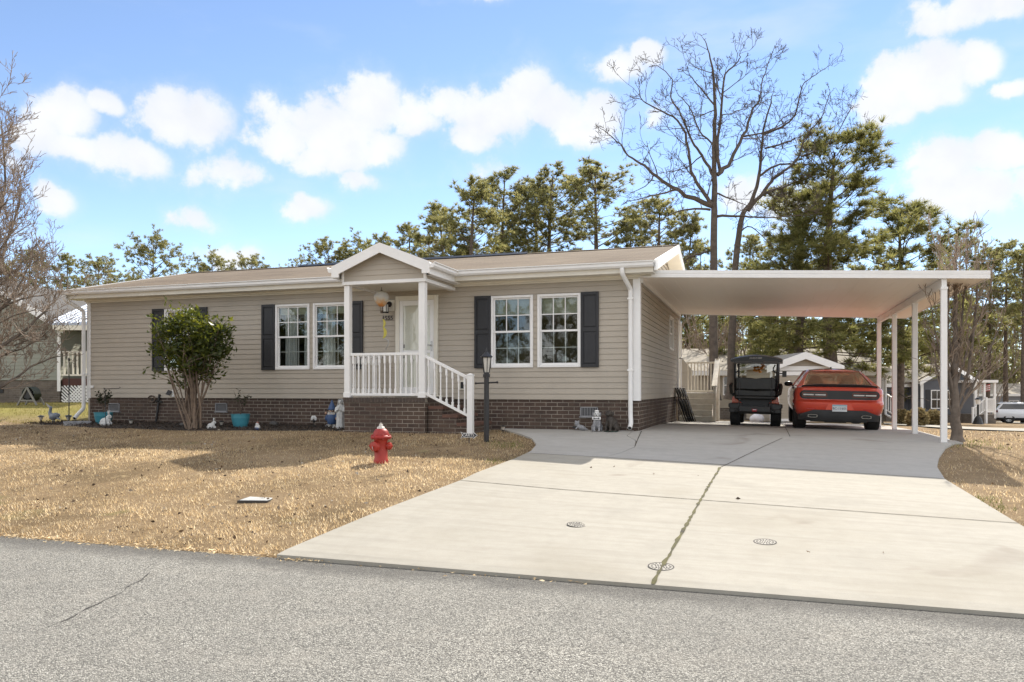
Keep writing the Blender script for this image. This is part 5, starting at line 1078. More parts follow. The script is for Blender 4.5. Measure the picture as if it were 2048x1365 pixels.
brn = pm('dark_brown_resin', (.055, .042, .032), .6, col2=(.03, .024, .02), vs=10); e, s = dog(1222, 863, .43, 'dark brown sitting dog statue on a green base near the downspout', (brn, brn, brn), R(-25)); m = MB(); m.lathe([(0, -.03), (.15, -.03), (.14, .015), (0, .02)], 20); m.build('base', pm('dark_green_base', (.02, .035, .025), .7), e, smooth=50)
q = on_y(1160, 862, -.22); q.z = ground(q.x, q.y)+.03; e = thing('lying_animal_statue', 'small grey statue of an animal lying on its back by the walkway wall', 'garden statue', q, R(0)); m = MB(); m.ell((.03, 0, .06), (.10, .05, .05), M=Matrix.Rotation(R(18), 3, 'Y')); m.ell((-.06, 0, .13), (.05, .045, .055)); m.ell((-.03, 0, .18), (.022, .015, .02), 10, 8); m.ell((-.09, 0, .18), (.022, .015, .02), 10, 8); m.tube([(.10, 0, .03), (.16, -.01, .02)], [.022, .015], 8); m.tube([(-.02, -.04, .08), (-.08, -.07, .03)], [.02, .014], 8); m.build('body', spk, e, smooth=180, remesh=.008); m = MB(); m.box(-.135, -.05, -.06, -.045, .05, .085); m.build('collar_tag', MT['black'], e); 
# small ornaments in the mulch
q = gnd(515, 861); e = thing('garden_ornament', 'tiny white and blue figurine in the mulch right of the second turquoise pot', 'figurine', q); m = MB(); m.ell((0, 0, .06), (.06, .05, .06)); m.ell((0, -.01, .12), (.035, .035, .04)); m.build('body', MT['stat'], e, smooth=180, remesh=.008); m = MB(); m.lathe([(0, .145), (.03, .142), (.015, .175), (0, .18)], 12); m.build('cap', pm('rust_cap', (.25, .09, .06), .6), e, smooth=60); m = MB(); m.ell((.0, -.035, .035), (.055, .03, .03)); m.build('base', blue, e, smooth=180)
q = gnd(628, 858); e = thing('butterfly_stake', 'white winged garden stake between the shepherd hook and the gnome', 'garden stake', q); m = MB(); m.tube([(0, 0, -.05), (0, 0, .16)], .006, 6); m.build('stake', MT['black'], e); 
for k in (-1, 1): m = MB(); m.ell((k*.035, -.01, .23), (.035, .012, .055), M=Matrix.Rotation(R(-22*k), 3, 'Y')); m.build('wing', MT['stat'], e, smooth=180)
m = MB(); m.lathe([(0, .12), (.03, .15), (.028, .18), (0, .19)], 10); m.build('holder', MT['satin'], e, smooth=50)
for i, (px, py, r, lb) in enumerate(((548, 853, .11, 'dark rounded rock in the mulch left of the shepherd hook'), (583, 852, .14, 'large grey rock in the mulch at the foot of the shepherd hook'), (365, 855, .09, 'low dark rock in the mulch left of the shrub trunk'), (655, 856, .07, 'small grey rock in the mulch against the gnome'))):
    q = gnd(px, py); m = MB(); m.ell((0, 0, r*.45), (r, r*.7, r*.65), 14, 10); m.v = [(x*(1+.25*mnoise.noise(Vector((x*9+i, y*9, z*9)))), y, z*(1+.3*mnoise.noise(Vector((x*7, y*7+i, z*7))))) for x, y, z in m.v]; o = m.build('rock', MT['stat2'] if i % 2 else pm('dark_rock', (.10, .095, .09), .9) if i == 0 else bpy.data.materials['dark_rock'], smooth=60); o.location = q; tag(o, lb, 'rock', 'rocks in the mulch bed')
# splash block
q = gnd(160, 851); m = MB(); m.prism([(-.15, 0), (.15, 0), (.15, .10), (.10, .035), (-.10, .035), (-.15, .10)], -.33, .22, 'xz'); o = m.build('splash_block', MT['stat2'], bevel=.008); o.location = q; o.rotation_euler = (0, 0, R(-35)); tag(o, 'grey concrete splash block beneath the left downspout', 'splash block')
# hose reel in the side yard
q = gnd(62, 811); s = .62; e = thing('hose_reel', 'A-frame hose reel with coiled dark hose on the grass by the neighbouring house', 'hose reel', q, R(12)); 
for y in (-.22, .22): m = MB(); m.bar((-.42, y, 0), (0, y, .72), .05, .06); m.bar((.42, y, 0), (0, y, .72), .05, .06); m.bar((-.3, y, .2), (.3, y, .2), .04, .05); m.build('side_frame', pm('beige_plastic', (.26, .25, .22), .5) if y < 0 else bpy.data.materials['beige_plastic'], e)
m = MB(); MX = Matrix.Rotation(R(90), 3, 'X')
for j in range(7): y = -.17+.057*j; m.tube([(.27*math.cos(R(a)), y+.05*a/360, .46+.27*math.sin(R(a))) for a in range(0, 361, 20)], .028, 6)
m.build('hose', pm('dark_green_hose', (.035, .045, .032), .5), e, smooth=60); m = MB(); m.lathe([(0, -.2), (.2, -.2), (.2, .2), (0, .2)], 20, (0, 0, .46), MX); m.build('drum', MT['satin'], e, smooth=40); e.scale = (.82,)*3
# porch hangings
cx_ = on_y(763, 590, -.75).x; e = thing('balloon_spinner', 'hot air balloon shaped wind spinner in white and orange hanging under the porch ceiling', 'wind spinner', (cx_, -.75, 3.42)); 
def balloon():
    n = NT('balloon_cloth'); p = n.coord('Object'); sp = n.n('ShaderNodeSeparateXYZ'); n.L(p, sp.inputs[0]); f = n.math('ADD', n.math('MULTIPLY', sp.outputs[2], 2.6), n.math('MULTIPLY', n.noise(9, 4, vec=p), .8)); f = n.math('ADD', f, .42)
    c = n.ramp(f, [(.30, (.70, .22, .05)), (.45, (.62, .30, .10)), (.58, (.62, .42, .25)), (.75, (.62, .56, .46)), (.95, (.60, .60, .58))]); return n.pr(c, .7)
m = MB(); m.lathe([(0, -.165), (.05, -.16), (.10, -.11), (.145, -.03), (.155, .03), (.14, .09), (.10, .135), (.05, .158), (0, .163)], 28); m.build('envelope', balloon(), e, smooth=180)
m = MB(); m.tube([(0, 0, .16), (0, 0, .29)], .005, 6); m.lathe([(0, .158), (.03, .158), (.02, .172), (0, .175)], 12); m.build('hanger', MT['black'], e); m = MB(); [m.tube([(.045*math.cos(a), .045*math.sin(a), -.16), (.018*math.cos(a), .018*math.sin(a), -.26)], .003, 4) for a in (0, 1.57, 3.14, 4.71)]; m.build('cords', MT['bark'], e); m = MB(); m.lathe([(0, -.30), (.022, -.30), (.026, -.255), (0, -.255)], 10); m.build('basket', MT['bark'], e)
p_ = on_y(771, 660, -.75); e = thing('moon_spinner', 'two yellow crescent moons hanging one below the other with curled tails under the balloon spinner', 'wind spinner', (cx_+.02, -.75, p_.z)); yel = pm('yellow_enamel', (.62, .52, .06), .4, col2=(.45, .42, .08), vs=12)
for (zc2, r_, t) in ((.135, .075, 0), (-.06, .10, -10)):
    m = MB(); A = [R(a) for a in range(-75, 76, 10)]; m.prism([(r_*1.1*math.cos(a)-r_*.1, zc2+r_*1.25*math.sin(a)) for a in A]+[(r_*.45*math.cos(a)-r_*.1, zc2+r_*1.2*math.sin(a)) for a in reversed(A)][1:-1], -.006, .006, 'xz'); m.build('crescent', yel, e)
m = MB(); m.tube([(.0, 0, .23), (.02, 0, .3), (0, 0, .55)], .0025, 4); m.build('cord', MT['black'], e); m = MB(); 
m.tube([(-.02, 0, -.17), (.06, 0, -.18), (.12, .01, -.23), (.125, .01, -.30), (.09, 0, -.37), (.05, 0, -.43)], .006, 5); m.tube([(.06, 0, -.18), (.14, .0, -.22), (.15, .0, -.29), (.10, .0, -.38), (.08, .0, -.46)], .006, 5); m.build('tail_ribbon', MT['metal'], e, smooth=60)
# mulch bed with chips
def bed(name, fpts, mat):
    ff = curve([Vector((p.y, p.x, 0)) for p in fpts]); xs = ys(min(p.x for p in fpts), max(p.x for p in fpts), .15); m = MB(); n = 7; rows = []
    for x in xs: y0 = pl(x, *ff)+.05*mnoise.noise(Vector((x*1.7, 0, 0))); rows.append([(x, lerp(y0, .0 if x > XL else .35, k/(n-1)), ground(x, lerp(y0, 0, k/(n-1)))+(-.02 if k == 0 else .028+.012*mnoise.noise(Vector((x*4, k, 0))))) for k in range(n)])
    v = [p for r in rows for p in r]; m.add(v, [(i*n+j, i*n+j+1, (i+1)*n+j+1, (i+1)*n+j) for i in range(len(rows)-1) for j in range(n-1)]); return tag(m.build(name, mat, smooth=180), kind='structure')
bf = [gnd(66, 850), gnd(140, 853), gnd(215, 859), gnd(310, 862), gnd(385, 864), gnd(470, 863), gnd(560, 863), gnd(640, 862), gnd(690, 863)]
bed('mulch_bed', bf, pm('dark_mulch', (.045, .034, .026), .95, col2=(.018, .014, .011), vs=22, bump=1.2, bs=45))
C = []; D = []; fb = curve([Vector((p.y, p.x, 0)) for p in bf])
for i in range(5000): x = random.uniform(-14.6, -5.75); y = random.uniform(pl(x, *fb)-.02, -.02); C.append((x, y, ground(x, y)+.03+random.random()*.025)); D.append((random.gauss(0, 1), random.gauss(0, 1), random.gauss(0, .35)))
tag(leaves('mulch_chips', C, D, RNG.uniform(.03, .08, len(C)), leafm('bark_chip', [(.03, .022, .016), (.06, .042, .03), (.10, .07, .05)], 0, .9), w=.3), 'dark bark mulch chips covering the planting bed along the brick wall', 'mulch', kind='stuff')
# ------------------------------------------------------------------ vegetation helpers
def segs_mesh(name, segs, mat, parent=None, n=4):
    """tapered twigs: list of (p, q, r0, r1)"""
    if not segs: return None
    A = np.array([[*p, *q, a, b] for p, q, a, b in segs], dtype=float); P, Q, r0, r1 = A[:, :3], A[:, 3:6], A[:, 6], A[:, 7]
    D = Q-P; L = np.linalg.norm(D, axis=1)[:, None]+1e-9; D /= L; Q = Q+D*r1[:, None]*.5
    ref = np.where(np.abs(D[:, 2:3]) < .9, [[0, 0, 1.]], [[1., 0, 0]]); s = np.cross(D, ref); s /= np.linalg.norm(s, axis=1)[:, None]; u = np.cross(s, D)
    ang = 2*np.pi*np.arange(n)/n; rings = []
    for C, r in ((P, r0), (Q, r1)):
        rings.append(C[:, None, :]+r[:, None, None]*(np.cos(ang)[None, :, None]*s[:, None, :]+np.sin(ang)[None, :, None]*u[:, None, :]))
    V = np.concatenate(rings, 1).reshape(-1, 3); base = (np.arange(len(A))*2*n)[:, None]
    F = np.concatenate([base+np.array([[k, (k+1) % n, n+(k+1) % n, n+k]]) for k in range(n)], 0)
    o = link(name, npmesh(name, V, F), mat, parent, smooth=180); return o
def grow(segs, p, d, L, r, lev, up=.15, spread=.7, kids_=4, ratio=.55, wob=.18, minr=.004):
    k = 5 if lev > 1 else 3; pts = [p]; d = d.normalized()
    for i in range(k):
        d = (d+Vector((random.gauss(0, wob), random.gauss(0, wob), random.gauss(0, wob)+up*.35))).normalized(); q = pts[-1]+d*L/k
        a = lerp(r, max(minr, r*.35), i/k); b = lerp(r, max(minr, r*.35), (i+1)/k); segs.append((tuple(pts[-1]), tuple(q), a, b)); pts.append(q)
    if lev <= 0: return
    for j in range(kids_):
        t = random.uniform(.2, 1.0)*k; i = min(k-1, int(t)); c = pts[i].lerp(pts[i+1], t-i); dd = (pts[i+1]-pts[i]).normalized()
        nd = (dd*.75+Vector((random.gauss(0, 1), random.gauss(0, 1), random.gauss(0, 1)))*spread*.6+Vector((0, 0, up))).normalized()
        grow(segs, c, nd, L*ratio*random.uniform(.6, 1.15), max(minr, r*.42), lev-1, up, spread, kids_, ratio, wob, minr)
MT['oak'] = pm('dark_oak_bark', (.125, .10, .08), .9, col2=(.06, .048, .038), vs=6, bump=.6, bs=25)
def limb_tree(name, label, limbs, d0, barkmat, base, group=None, twig=None, lev=2, tw_len=1.2, dens=2.2, up=.2, spread=.75, minr=.006, depth=1.6, ratio=.55, kids_=3, tipmat=None):
    """bare tree from surveyed main limbs; each limb leaves the picture plane by its own random sweep"""
    e = thing(name, label, 'tree', base, 0, group); big = MB(); tw = []
    for li, (pts, r0, r1) in enumerate(limbs):
        dd = 0 if li == 0 else random.uniform(-depth, depth); P = []
        for i, (px, py) in enumerate(pts):
            t = i/max(1, len(pts)-1); d = d0+dd*t; q = CAM+ray(px, py)*d; P.append(q-base)
        Q = []; 
        for i in range(len(P)-1):
            for k in range(4):
                t = k/4; a = P[max(0, i-1)]; b = P[i]; c = P[i+1]; f = P[min(len(P)-1, i+2)]
                Q.append(.5*((2*b)+(c-a)*t+(2*a-5*b+4*c-f)*t*t+(3*b-a-3*c+f)*t**3)+Vector((random.gauss(0, 1), random.gauss(0, 1), random.gauss(0, 1)))*(min(r0*.25, .03) if li else min(r0*.06, .012)))
        Q.append(P[-1]); n = len(Q); rad = [lerp(r0, r1, (i/(n-1))**.8) for i in range(n)]
        if li == 0: rad[0] *= 1.7; rad[1] *= 1.25
        big.tube(Q, rad, 10 if li == 0 else 7)
        if li == 0 and len(limbs) > 1: rng_ = range(int(n*.55), n)
        else: rng_ = range(int(n*.12), n)
        for i in rng_:
            if i+1 >= n: 
                grow(tw, Q[-1], Q[-1]-Q[-2], tw_len*.3, rad[-1], lev-1, up, spread, kids_, ratio, .2, minr); continue
            c = dens*(Q[i+1]-Q[i]).length; c = int(c)+(random.random() < c-int(c))
            for _ in range(c):
                q = Q[i].lerp(Q[i+1], random.random()); ax = (Q[i+1]-Q[i]).normalized(); rn = Vector((random.gauss(0, 1), random.gauss(0, 1), random.gauss(0, 1)))
                nd = ax*.55+rn*spread*.6+Vector((0, 0, up*1.3)); l = tw_len*random.uniform(.45, 1.25); grow(tw, q, nd, l, max(minr, min(rad[i]*.5, l*.018)), lev, up, spread, kids_, ratio, .2, minr)
    big.build('trunk', barkmat, e, smooth=60); segs_mesh('branches', tw, twig or barkmat, e, 4); return e
def crop(pts, s=2.73, ox=1150, oy=50): return [(ox+x/s, 550-(500-y/s)*.955) for x, y in pts]
# big bare oaks behind the carport
A_ = [([(1427, 800), (1427, 700)]+crop([(758, 1365), (760, 1000), (762, 850), (760, 640), (765, 450), (755, 250), (740, 130), (712, 30)]), .205, .015)]
for pts, r in (([(750, 970), (650, 930), (560, 880), (450, 810), (380, 740), (290, 680), (230, 600), (140, 530)], .15), ([(752, 985), (720, 920), (660, 830), (630, 740), (600, 560), (560, 480), (450, 420), (370, 370), (350, 310)], .12), ([(760, 830), (740, 770), (690, 680), (640, 600), (580, 450), (520, 350), (530, 250), (450, 170)], .10), ([(760, 670), (750, 620), (680, 540), (620, 400), (560, 330)], .07), ([(765, 400), (700, 320), (640, 240), (610, 220)], .05), ([(790, 790), (780, 640), (800, 400), (820, 220), (890, 150), (900, 100)], .10), ([(780, 790), (850, 710), (920, 570), (960, 440), (1000, 370), (1030, 250), (1080, 90)], .12), ([(740, 990), (620, 990), (520, 1020), (440, 1080)], .07), ([(770, 900), (850, 930), (940, 970)], .06), ([(540, 880), (440, 910), (300, 940)], .06), ([(780, 1030), (920, 1030), (1050, 1040), (1290, 1020)], .08), ([(720, 1230), (640, 1260), (560, 1300), (420, 1330)], .07)): A_.append((crop(pts), r*.78, .013))
oa = at_d(1427, 31); limb_tree('bare_oak', 'tall bare oak with a straight trunk rising beside the right end of the house roof', A_, 31, MT['oak'], oa, 'bare oaks behind the carport', MT['oak'], 3, 1.25, 2.6, .10, .85, .0062, 2.2, .58)
B_ = [([(1462, 800), (1463, 700)]+crop([(875, 1340), (900, 1100), (920, 1010), (960, 950), (1000, 830), (1015, 700), (1030, 540), (1070, 380), (1075, 340)]), .18, .016)]
for pts, r in (([(960, 960), (1060, 890), (1200, 840), (1300, 800), (1400, 780)], .09), ([(940, 1000), (1040, 880), (1100, 800), (1200, 720), (1270, 560), (1340, 480), (1390, 330)], .11), ([(1010, 800), (1100, 740), (1200, 730), (1380, 720), (1540, 560)], .07), ([(1040, 640), (1150, 610), (1240, 570)], .05), ([(1030, 560), (1130, 520), (1200, 450), (1240, 290), (1300, 230)], .07), ([(1240, 690), (1330, 650), (1420, 570), (1500, 430)], .05), ([(920, 575), (1050, 545), (1200, 460)], .05), ([(900, 1120), (960, 1090), (1060, 1180)], .05)): B_.append((crop(pts), r*.85, .013))
ob_ = at_d(1462, 33); limb_tree('bare_oak', 'bare oak leaning right with limbs spreading over the carport roof', B_, 33, MT['oak'], ob_, 'bare oaks behind the carport', MT['oak'], 3, 1.25, 2.6, .10, .85, .0062, 2.2, .58)
# bare tree entering from the left edge
Lb = at_d(-150, 17); L_ = [([(-150, 858), (-150, 760), (-145, 640), (-130, 520), (-110, 400), (-95, 300)], .17, .03)]
for pts, r in (([(-150, 800), (-40, 790), (20, 765), (70, 730), (125, 712)], .07), ([(-150, 760), (0, 695), (60, 650), (100, 612), (118, 575)], .07), ([(-150, 720), (-60, 660), (0, 620), (45, 560), (66, 500)], .08), ([(-145, 650), (-30, 500), (8, 370), (2, 240)], .08), ([(-145, 640), (-30, 540), (30, 440), (42, 350)], .07), ([(-150, 700), (-20, 620), (50, 580), (92, 530)], .06), ([(-140, 600), (-60, 430), (-15, 330), (-10, 225)], .07), ([(-130, 520), (-60, 380), (-40, 250)], .06), ([(-150, 740), (-60, 700), (30, 690), (80, 672)], .05), ([(-145, 640), (-30, 560), (10, 500), (22, 430)], .06), ([(-150, 780), (-50, 740), (0, 715), (60, 690), (100, 660)], .045), ([(-150, 700), (-40, 640), (40, 600), (90, 590)], .05), ([(-150, 720), (-50, 610), (10, 560), (50, 520)], .05), ([(-150, 680), (-60, 520), (-20, 440), (15, 400)], .05), ([(-150, 760), (-60, 690), (10, 640), (70, 620)], .045)): L_.append((pts, r*.8, .010))
limb_tree('bare_yard_tree', 'bare winter tree with pale sunlit twigs reaching in at the left edge', L_, 17, MT['bark_grey'], Lb, None, MT['twig'], 3, .75, 8.0, .26, .75, .0045, 1.6, .6, 3)
# small bare tree right of the carport
Rb = gnd(1916, 884); Rd = (Rb-CAM).dot(FWD); R_ = [([(1914, 890), (1912, 850), (1910, 800), (1908, 740), (1910, 640), (1912, 560), (1912, 490)], .115, .012)]
for pts, r in (([(1910, 810), (1898, 740), (1888, 640), (1880, 560), (1876, 500)], .06), ([(1912, 820), (1936, 740), (1950, 640), (1955, 550), (1956, 500)], .06), ([(1914, 830), (1950, 760), (1985, 690), (2008, 630)], .05), ([(1908, 835), (1884, 780), (1872, 730), (1868, 690)], .045), ([(1914, 825), (1955, 770), (2000, 735)], .035), ([(1908, 790), (1922, 650), (1932, 550), (1936, 470)], .05), ([(1906, 800), (1876, 690), (1862, 610)], .045), ([(1910, 780), (1940, 680), (1975, 600), (1985, 560)], .045), ([(1907, 770), (1896, 620), (1900, 520)], .04)): R_.append((pts, r*.6, .006))
limb_tree('bare_ornamental_tree', 'small bare tree with flared trunk standing just right of the carport posts', R_, Rd, MT['bark_grey'], Rb, None, MT['twig'], 2, .55, 6.0, .30, .6, .004, .25, .6, 3)

# ------------------------------------------------------------------ pines
NEED = leafm('pine_needles', [(.085, .10, .035), (.15, .16, .06), (.23, .22, .10), (.11, .12, .05)], .65, .5, .3, (2.1, 1.95, 1.6))
NEED2 = leafm('pine_needles_far', [(.11, .125, .055), (.18, .185, .085), (.26, .245, .125), (.14, .15, .07)], .65, .55, .25, (2.1, 1.95, 1.6))
def tufts(name, C, D, nb, ln, w, mat, parent):
    C = np.repeat(np.asarray(C), nb, 0); D = np.repeat(np.asarray(D), nb, 0); n = len(C)
    d = D*.75+RNG.normal(size=(n, 3))*.62; d /= np.linalg.norm(d, axis=1)[:, None]; s = np.cross(d, RNG.normal(size=(n, 3))); s /= np.linalg.norm(s, axis=1)[:, None]
    l = ln*RNG.uniform(.6, 1.15, n)[:, None]; V = np.stack([C+s*w*.5, C-s*w*.5, C+d*l-s*w*.12, C+d*l+s*w*.12], 1).reshape(-1, 3)
    return link(name, npmesh(name, V, np.arange(4*n).reshape(n, 4)), mat, parent)
def pine(label, h, cb, Lmax, shape, nl, nt, ln, w, nb, mat, r0=None, group=None, name='pine_tree', dead=6):
    e = thing(name, label, 'tree', (0, 0, 0), 0, group); r0 = r0 or h*.014; m = MB(); T = []; k = 9; ox = random.gauss(0, .25); oy = random.gauss(0, .25)
    for i in range(k+1): t = i/k; T.append(Vector((ox*math.sin(t*3)*1.0, oy*math.sin(t*2.4), h*t*.97)))
    m.tube(T, [max(.03, r0*(1-.88*(i/k)**1.1)) for i in range(k+1)], 9); segs = []; C = []; D = []
    def tp(t): i = min(k-1, int(t*k)); return T[i].lerp(T[i+1], t*k-i)
    for i in range(nl):
        u = (i+random.random())/nl; t = lerp(cb, .985, u); a = i*2.4+random.gauss(0, .4); L = max(.25, Lmax*shape(u)*random.uniform(.62, 1.15)); el = lerp(-.12, .95, u**1.3)+random.gauss(0, .14)
        d = Vector((math.cos(a)*math.cos(el), math.sin(a)*math.cos(el), math.sin(el))); p = tp(t); pts = [p]
        for s in range(4): d = (d+Vector((random.gauss(0, .1), random.gauss(0, .1), .07+random.gauss(0, .06)))).normalized(); pts.append(pts[-1]+d*L/4)
        rr = max(.018, min(r0*.3, L*.014)); 
        for s in range(4): segs.append((tuple(pts[s]), tuple(pts[s+1]), rr*(1-.2*s), rr*(.8-.2*s)))
        ns = max(2, int(nt*L/Lmax)+2)
        for s in range(ns):
            tt = random.uniform(.45, 1.0); j = min(3, int(tt*4)); c = pts[j].lerp(pts[j+1], tt*4-j); sd_ = Vector((random.gauss(0, 1), random.gauss(0, 1), random.gauss(.25, .6))).normalized(); tl = L*random.uniform(.10, .30)+ln*.3; q = c+(d*.5+sd_*.7)*tl
            segs.append((tuple(c), tuple(q), .012, .008)); nd = (q-c).normalized()
            for z in (1.0, .9, .75, .95): C.append(tuple(c.lerp(q, z)+Vector((random.gauss(0, ln*.45), random.gauss(0, ln*.45), random.gauss(0, ln*.32))))); D.append(tuple(nd+Vector((0, 0, .35))))
        C.append(tuple(pts[-1])); D.append(tuple(d))
    for i in range(dead):           # bare stubs below the crown
        t = lerp(cb*.45, cb, random.random()); a = random.uniform(0, 6.28); d = Vector((math.cos(a), math.sin(a), random.uniform(-.2, .3))); grow(segs, tp(t), d, Lmax*random.uniform(.2, .5), .03, 1, 0, .7, 3, .5, .2, .009)
    for p, q, ra_, rb_ in segs: m.tube([p, q], [ra_, rb_], 4)
    m.build('trunk', MT['bark'], e, smooth=60, fixn=False); tufts('needles', C, D, nb, ln, w, mat, e); return e
random.seed(5)
umb = lambda u: (math.sin(math.pi*min(1, .22+.72*u)))**.8
oval = lambda u: (math.sin(math.pi*(.12+.80*u)))**.7
cone = lambda u: 1-.78*u**1.15
GP = 'pines rising behind the house'
fl_ = dict(ln=.31, w=.046, nb=17, mat=NEED2)
protos = [pine('', 20, .45, 3.4, oval, 48, 8, group=GP, **fl_), pine('', 20, .58, 4.4, umb, 46, 10, group=GP, **fl_), pine('', 16, .16, 4.2, cone, 74, 9, group=GP, dead=2, **fl_), pine('', 20, .30, 3.0, oval, 58, 8, group=GP, **fl_)]
used = [False]*4
def place_pine(k, px, ty, d, label, wscale=1.0, rz=None, group=GP):
    p = at_d(px, d); top = CAM.z+(HZ-ty)/FPX*d; h0 = (20, 20, 16, 20)[k]; s = (top-p.z)/h0
    if not used[k]: o = protos[k]; used[k] = True
    else: o = dup(protos[k], (0, 0, 0))
    o.location = p; o.rotation_euler = (0, 0, random.uniform(0, 6.28) if rz is None else rz); o.scale = (s*wscale, s*wscale, s); o['label'] = label
    if group: o['group'] = group
    elif 'group' in o: del o['group']
    return o
W = place_pine
W(1, 308, 476, 72, 'umbrella crowned pine standing alone above the left half of the roof', 1.05); W(1, 425, 514, 84, 'low rounded pine crown just right of the lone umbrella pine', 1.1); W(1, 502, 517, 84, 'brownish round pine crown left of the porch gable above the roof', 1.05)
W(3, 135, 508, 84, 'dense pine above the left end of the roof gutter', 1.2); W(1, 196, 518, 80, 'flat topped pine left of the lone umbrella pine', 1.1); W(3, 60, 500, 86, 'dark pine behind the bare twigs at the left edge', 1.2); W(2, 262, 552, 78, 'short bushy pine at the foot of the lone umbrella pine', .8)
W(2, 5, 520, 80, 'bushy pine half hidden by the bare left edge tree', 1.0)
W(1, 655, 486, 78, 'broad low pine crown behind the left slope of the porch gable', 1.15); W(1, 722, 482, 80, 'pine crown directly behind the porch gable peak', 1.1); W(3, 820, 448, 72, 'slender pine just right of the porch gable peak', 1.4); W(2, 880, 405, 66, 'bushy full pine on the left slope of the tall pine group', 1.35); W(2, 945, 362, 62, 'tallest bushy pine of the group above the middle of the roof', 1.35)
W(0, 1010, 346, 70, 'slim open pine right of the tallest bushy pine', 1.3); W(0, 1070, 362, 72, 'open pine second left of the tallest slim pine', 1.25); W(0, 1110, 340, 70, 'slim pine with full crown left of the tallest slim pine', 1.4); W(0, 1195, 328, 66, 'tallest slim pine left of the bare oaks', 1.5)
W(3, 1262, 430, 64, 'dense pine just left of the gable end of the roof', 1.2); W(3, 1320, 395, 60, 'brownish pine behind the left limbs of the bare oak', 1.5); W(2, 1385, 430, 58, 'bushy pine behind the trunk of the straight bare oak', 1.0); W(3, 1500, 470, 56, 'dense pine filling the gap right of the leaning bare oak', 1.3)
W(3, 1880, 520, 58, 'pine behind the right end of the carport roof', 1.1); W(1, 1922, 472, 66, 'round topped pine above the small bare tree', 1.0); W(0, 1972, 500, 64, 'tall trunked pine second from the right edge', 1.0); W(0, 2012, 488, 62, 'tall trunked pine near the right edge', 1.1); W(1, 2046, 492, 58, 'pine cut by the right edge of the photo', 1.0); W(3, 2075, 510, 66, 'pine at the far right edge behind the white car', 1.2)
# nearer big pines behind the shed
random.seed(9)
np_ = dict(ln=.28, w=.024, nb=28, mat=NEED)
def put(o, px, ty, d, h0, ws=1, rz=0):
    p = at_d(px, d); s = (CAM.z+(HZ-ty)/FPX*d-p.z)/h0; o.location = p; o.scale = (s*ws, s*ws, s); o.rotation_euler.z = rz; return o
put(pine('large spreading green pine behind the shed, tallest over the carport roof', 12, .26, 3.7, lambda u: (1-.62*u**1.6)*(.75+.25*math.sin(u*9)), 62, 9, **np_, r0=.24, dead=8), 1672, 288, 34, 12, 1.45)
put(pine('second green pine behind the shed, left of the largest spreading pine', 10, .22, 2.9, lambda u: (1-.6*u**1.4), 50, 8, **np_, r0=.2, dead=8), 1585, 395, 35.5, 10, 1.35, 2)
put(pine('green pine leaning out at the right of the carport roof top', 9.5, .24, 3.3, lambda u: (1-.7*u**1.3), 48, 8, **np_, r0=.18), 1795, 415, 37, 9.5, 1.35, 4)
# understory seen below the carport roof and along the horizon
random.seed(21); GU = 'small bushy pines under the tall trees'
lab = ['short bushy pine seen between the side wall and the golf cart', 'short bushy pine seen above the golf cart canopy', 'short bushy pine seen above the left slope of the shed roof', 'short bushy pine seen above the shed roof peak', 'short bushy pine seen above the red car roof', 'short bushy pine seen between the rear carport posts', 'short bushy pine seen between the front carport posts', 'short bushy pine behind the small bare tree', 'short bushy pine behind the white stair railing of the far grey house', 'short bushy pine above the white parked car']
for i, px in enumerate((1370, 1445, 1530, 1600, 1690, 1770, 1845, 1915, 1975, 2040)): W(2, px, random.uniform(585, 640), random.uniform(50, 60) if px < 1900 else random.uniform(78, 86), lab[i], 1.25, group=GU)
lab2 = ['bushy pine low behind the left end of the roof ridge', 'bushy pine low behind the roof between the rounded pine crowns', 'bushy pine low behind the roof left of the porch gable', 'bushy pine low behind the roof right of the porch gable']
for i, (px, ty) in enumerate(((225, 560), (470, 548), (585, 550), (770, 470))): W(2, px, ty, random.uniform(74, 84), lab2[i], 1.0, group=GU)
# leafless thickets between the pines
def thicket(px, d, h, n, label, spread=2.2):
    p = at_d(px, d); e = thing('bare_thicket', label, 'shrub', p, 0, 'leafless brown thickets'); S = []
    for i in range(n): b = Vector((random.gauss(0, spread*.6), random.gauss(0, spread*.4), 0)); grow(S, b, Vector((random.gauss(0, .2), random.gauss(0, .2), 1)), h*random.uniform(.6, 1.0), .05, 2, .25, .6, 5, .5, .12, .016)
    segs_mesh('branches', S, MT['twig'], e, 3); return e
thicket(865, 62, 9.6, 16, 'leafless brown thicket above the roof right of the porch gable', 2.2); thicket(240, 70, 8.6, 16, 'leafless brown thicket above the left end of the roof', 3.2); thicket(120, 60, 8.0, 14, 'leafless brown thicket between the left edge tree and the house', 3); thicket(1395, 42, 5.0, 16, 'leafless brown thicket behind the deck railing', 2.2); thicket(1500, 40, 5.0, 18, 'leafless brown thicket above the golf cart', 2.6); thicket(2010, 80, 6.5, 18, 'leafless brown thicket above the white parked car', 3.2); thicket(1935, 62, 9, 10, 'tall leafless saplings rising above the small bare tree', 2.0)
# far wood closing the horizon
def far_wood():
    C = []; D = []; S = []
    for i in range(900):
        px = random.uniform(-500, 2700); d = random.uniform(88, 125); p = at_d(px, d); h = random.uniform(5, 13); S.append((tuple(p), (p.x, p.y, p.z+h), .13, .06))
        for k in range(26): C.append((p.x+random.gauss(0, 1.7), p.y+random.gauss(0, 1.4), p.z+h*random.uniform(.12, 1.0))); D.append((random.gauss(0, .6), random.gauss(0, .6), .6))
    a = tufts('far_wood', C, D, 8, .75, .20, NEED2, None); tag(a, 'distant dark pine wood closing the horizon behind everything', 'wood', kind='stuff')
    b = segs_mesh('far_wood_trunks', S, MT['bark'], None, 4); tag(b, 'distant pine trunks of the wood along the horizon', 'wood', kind='stuff')
far_wood()
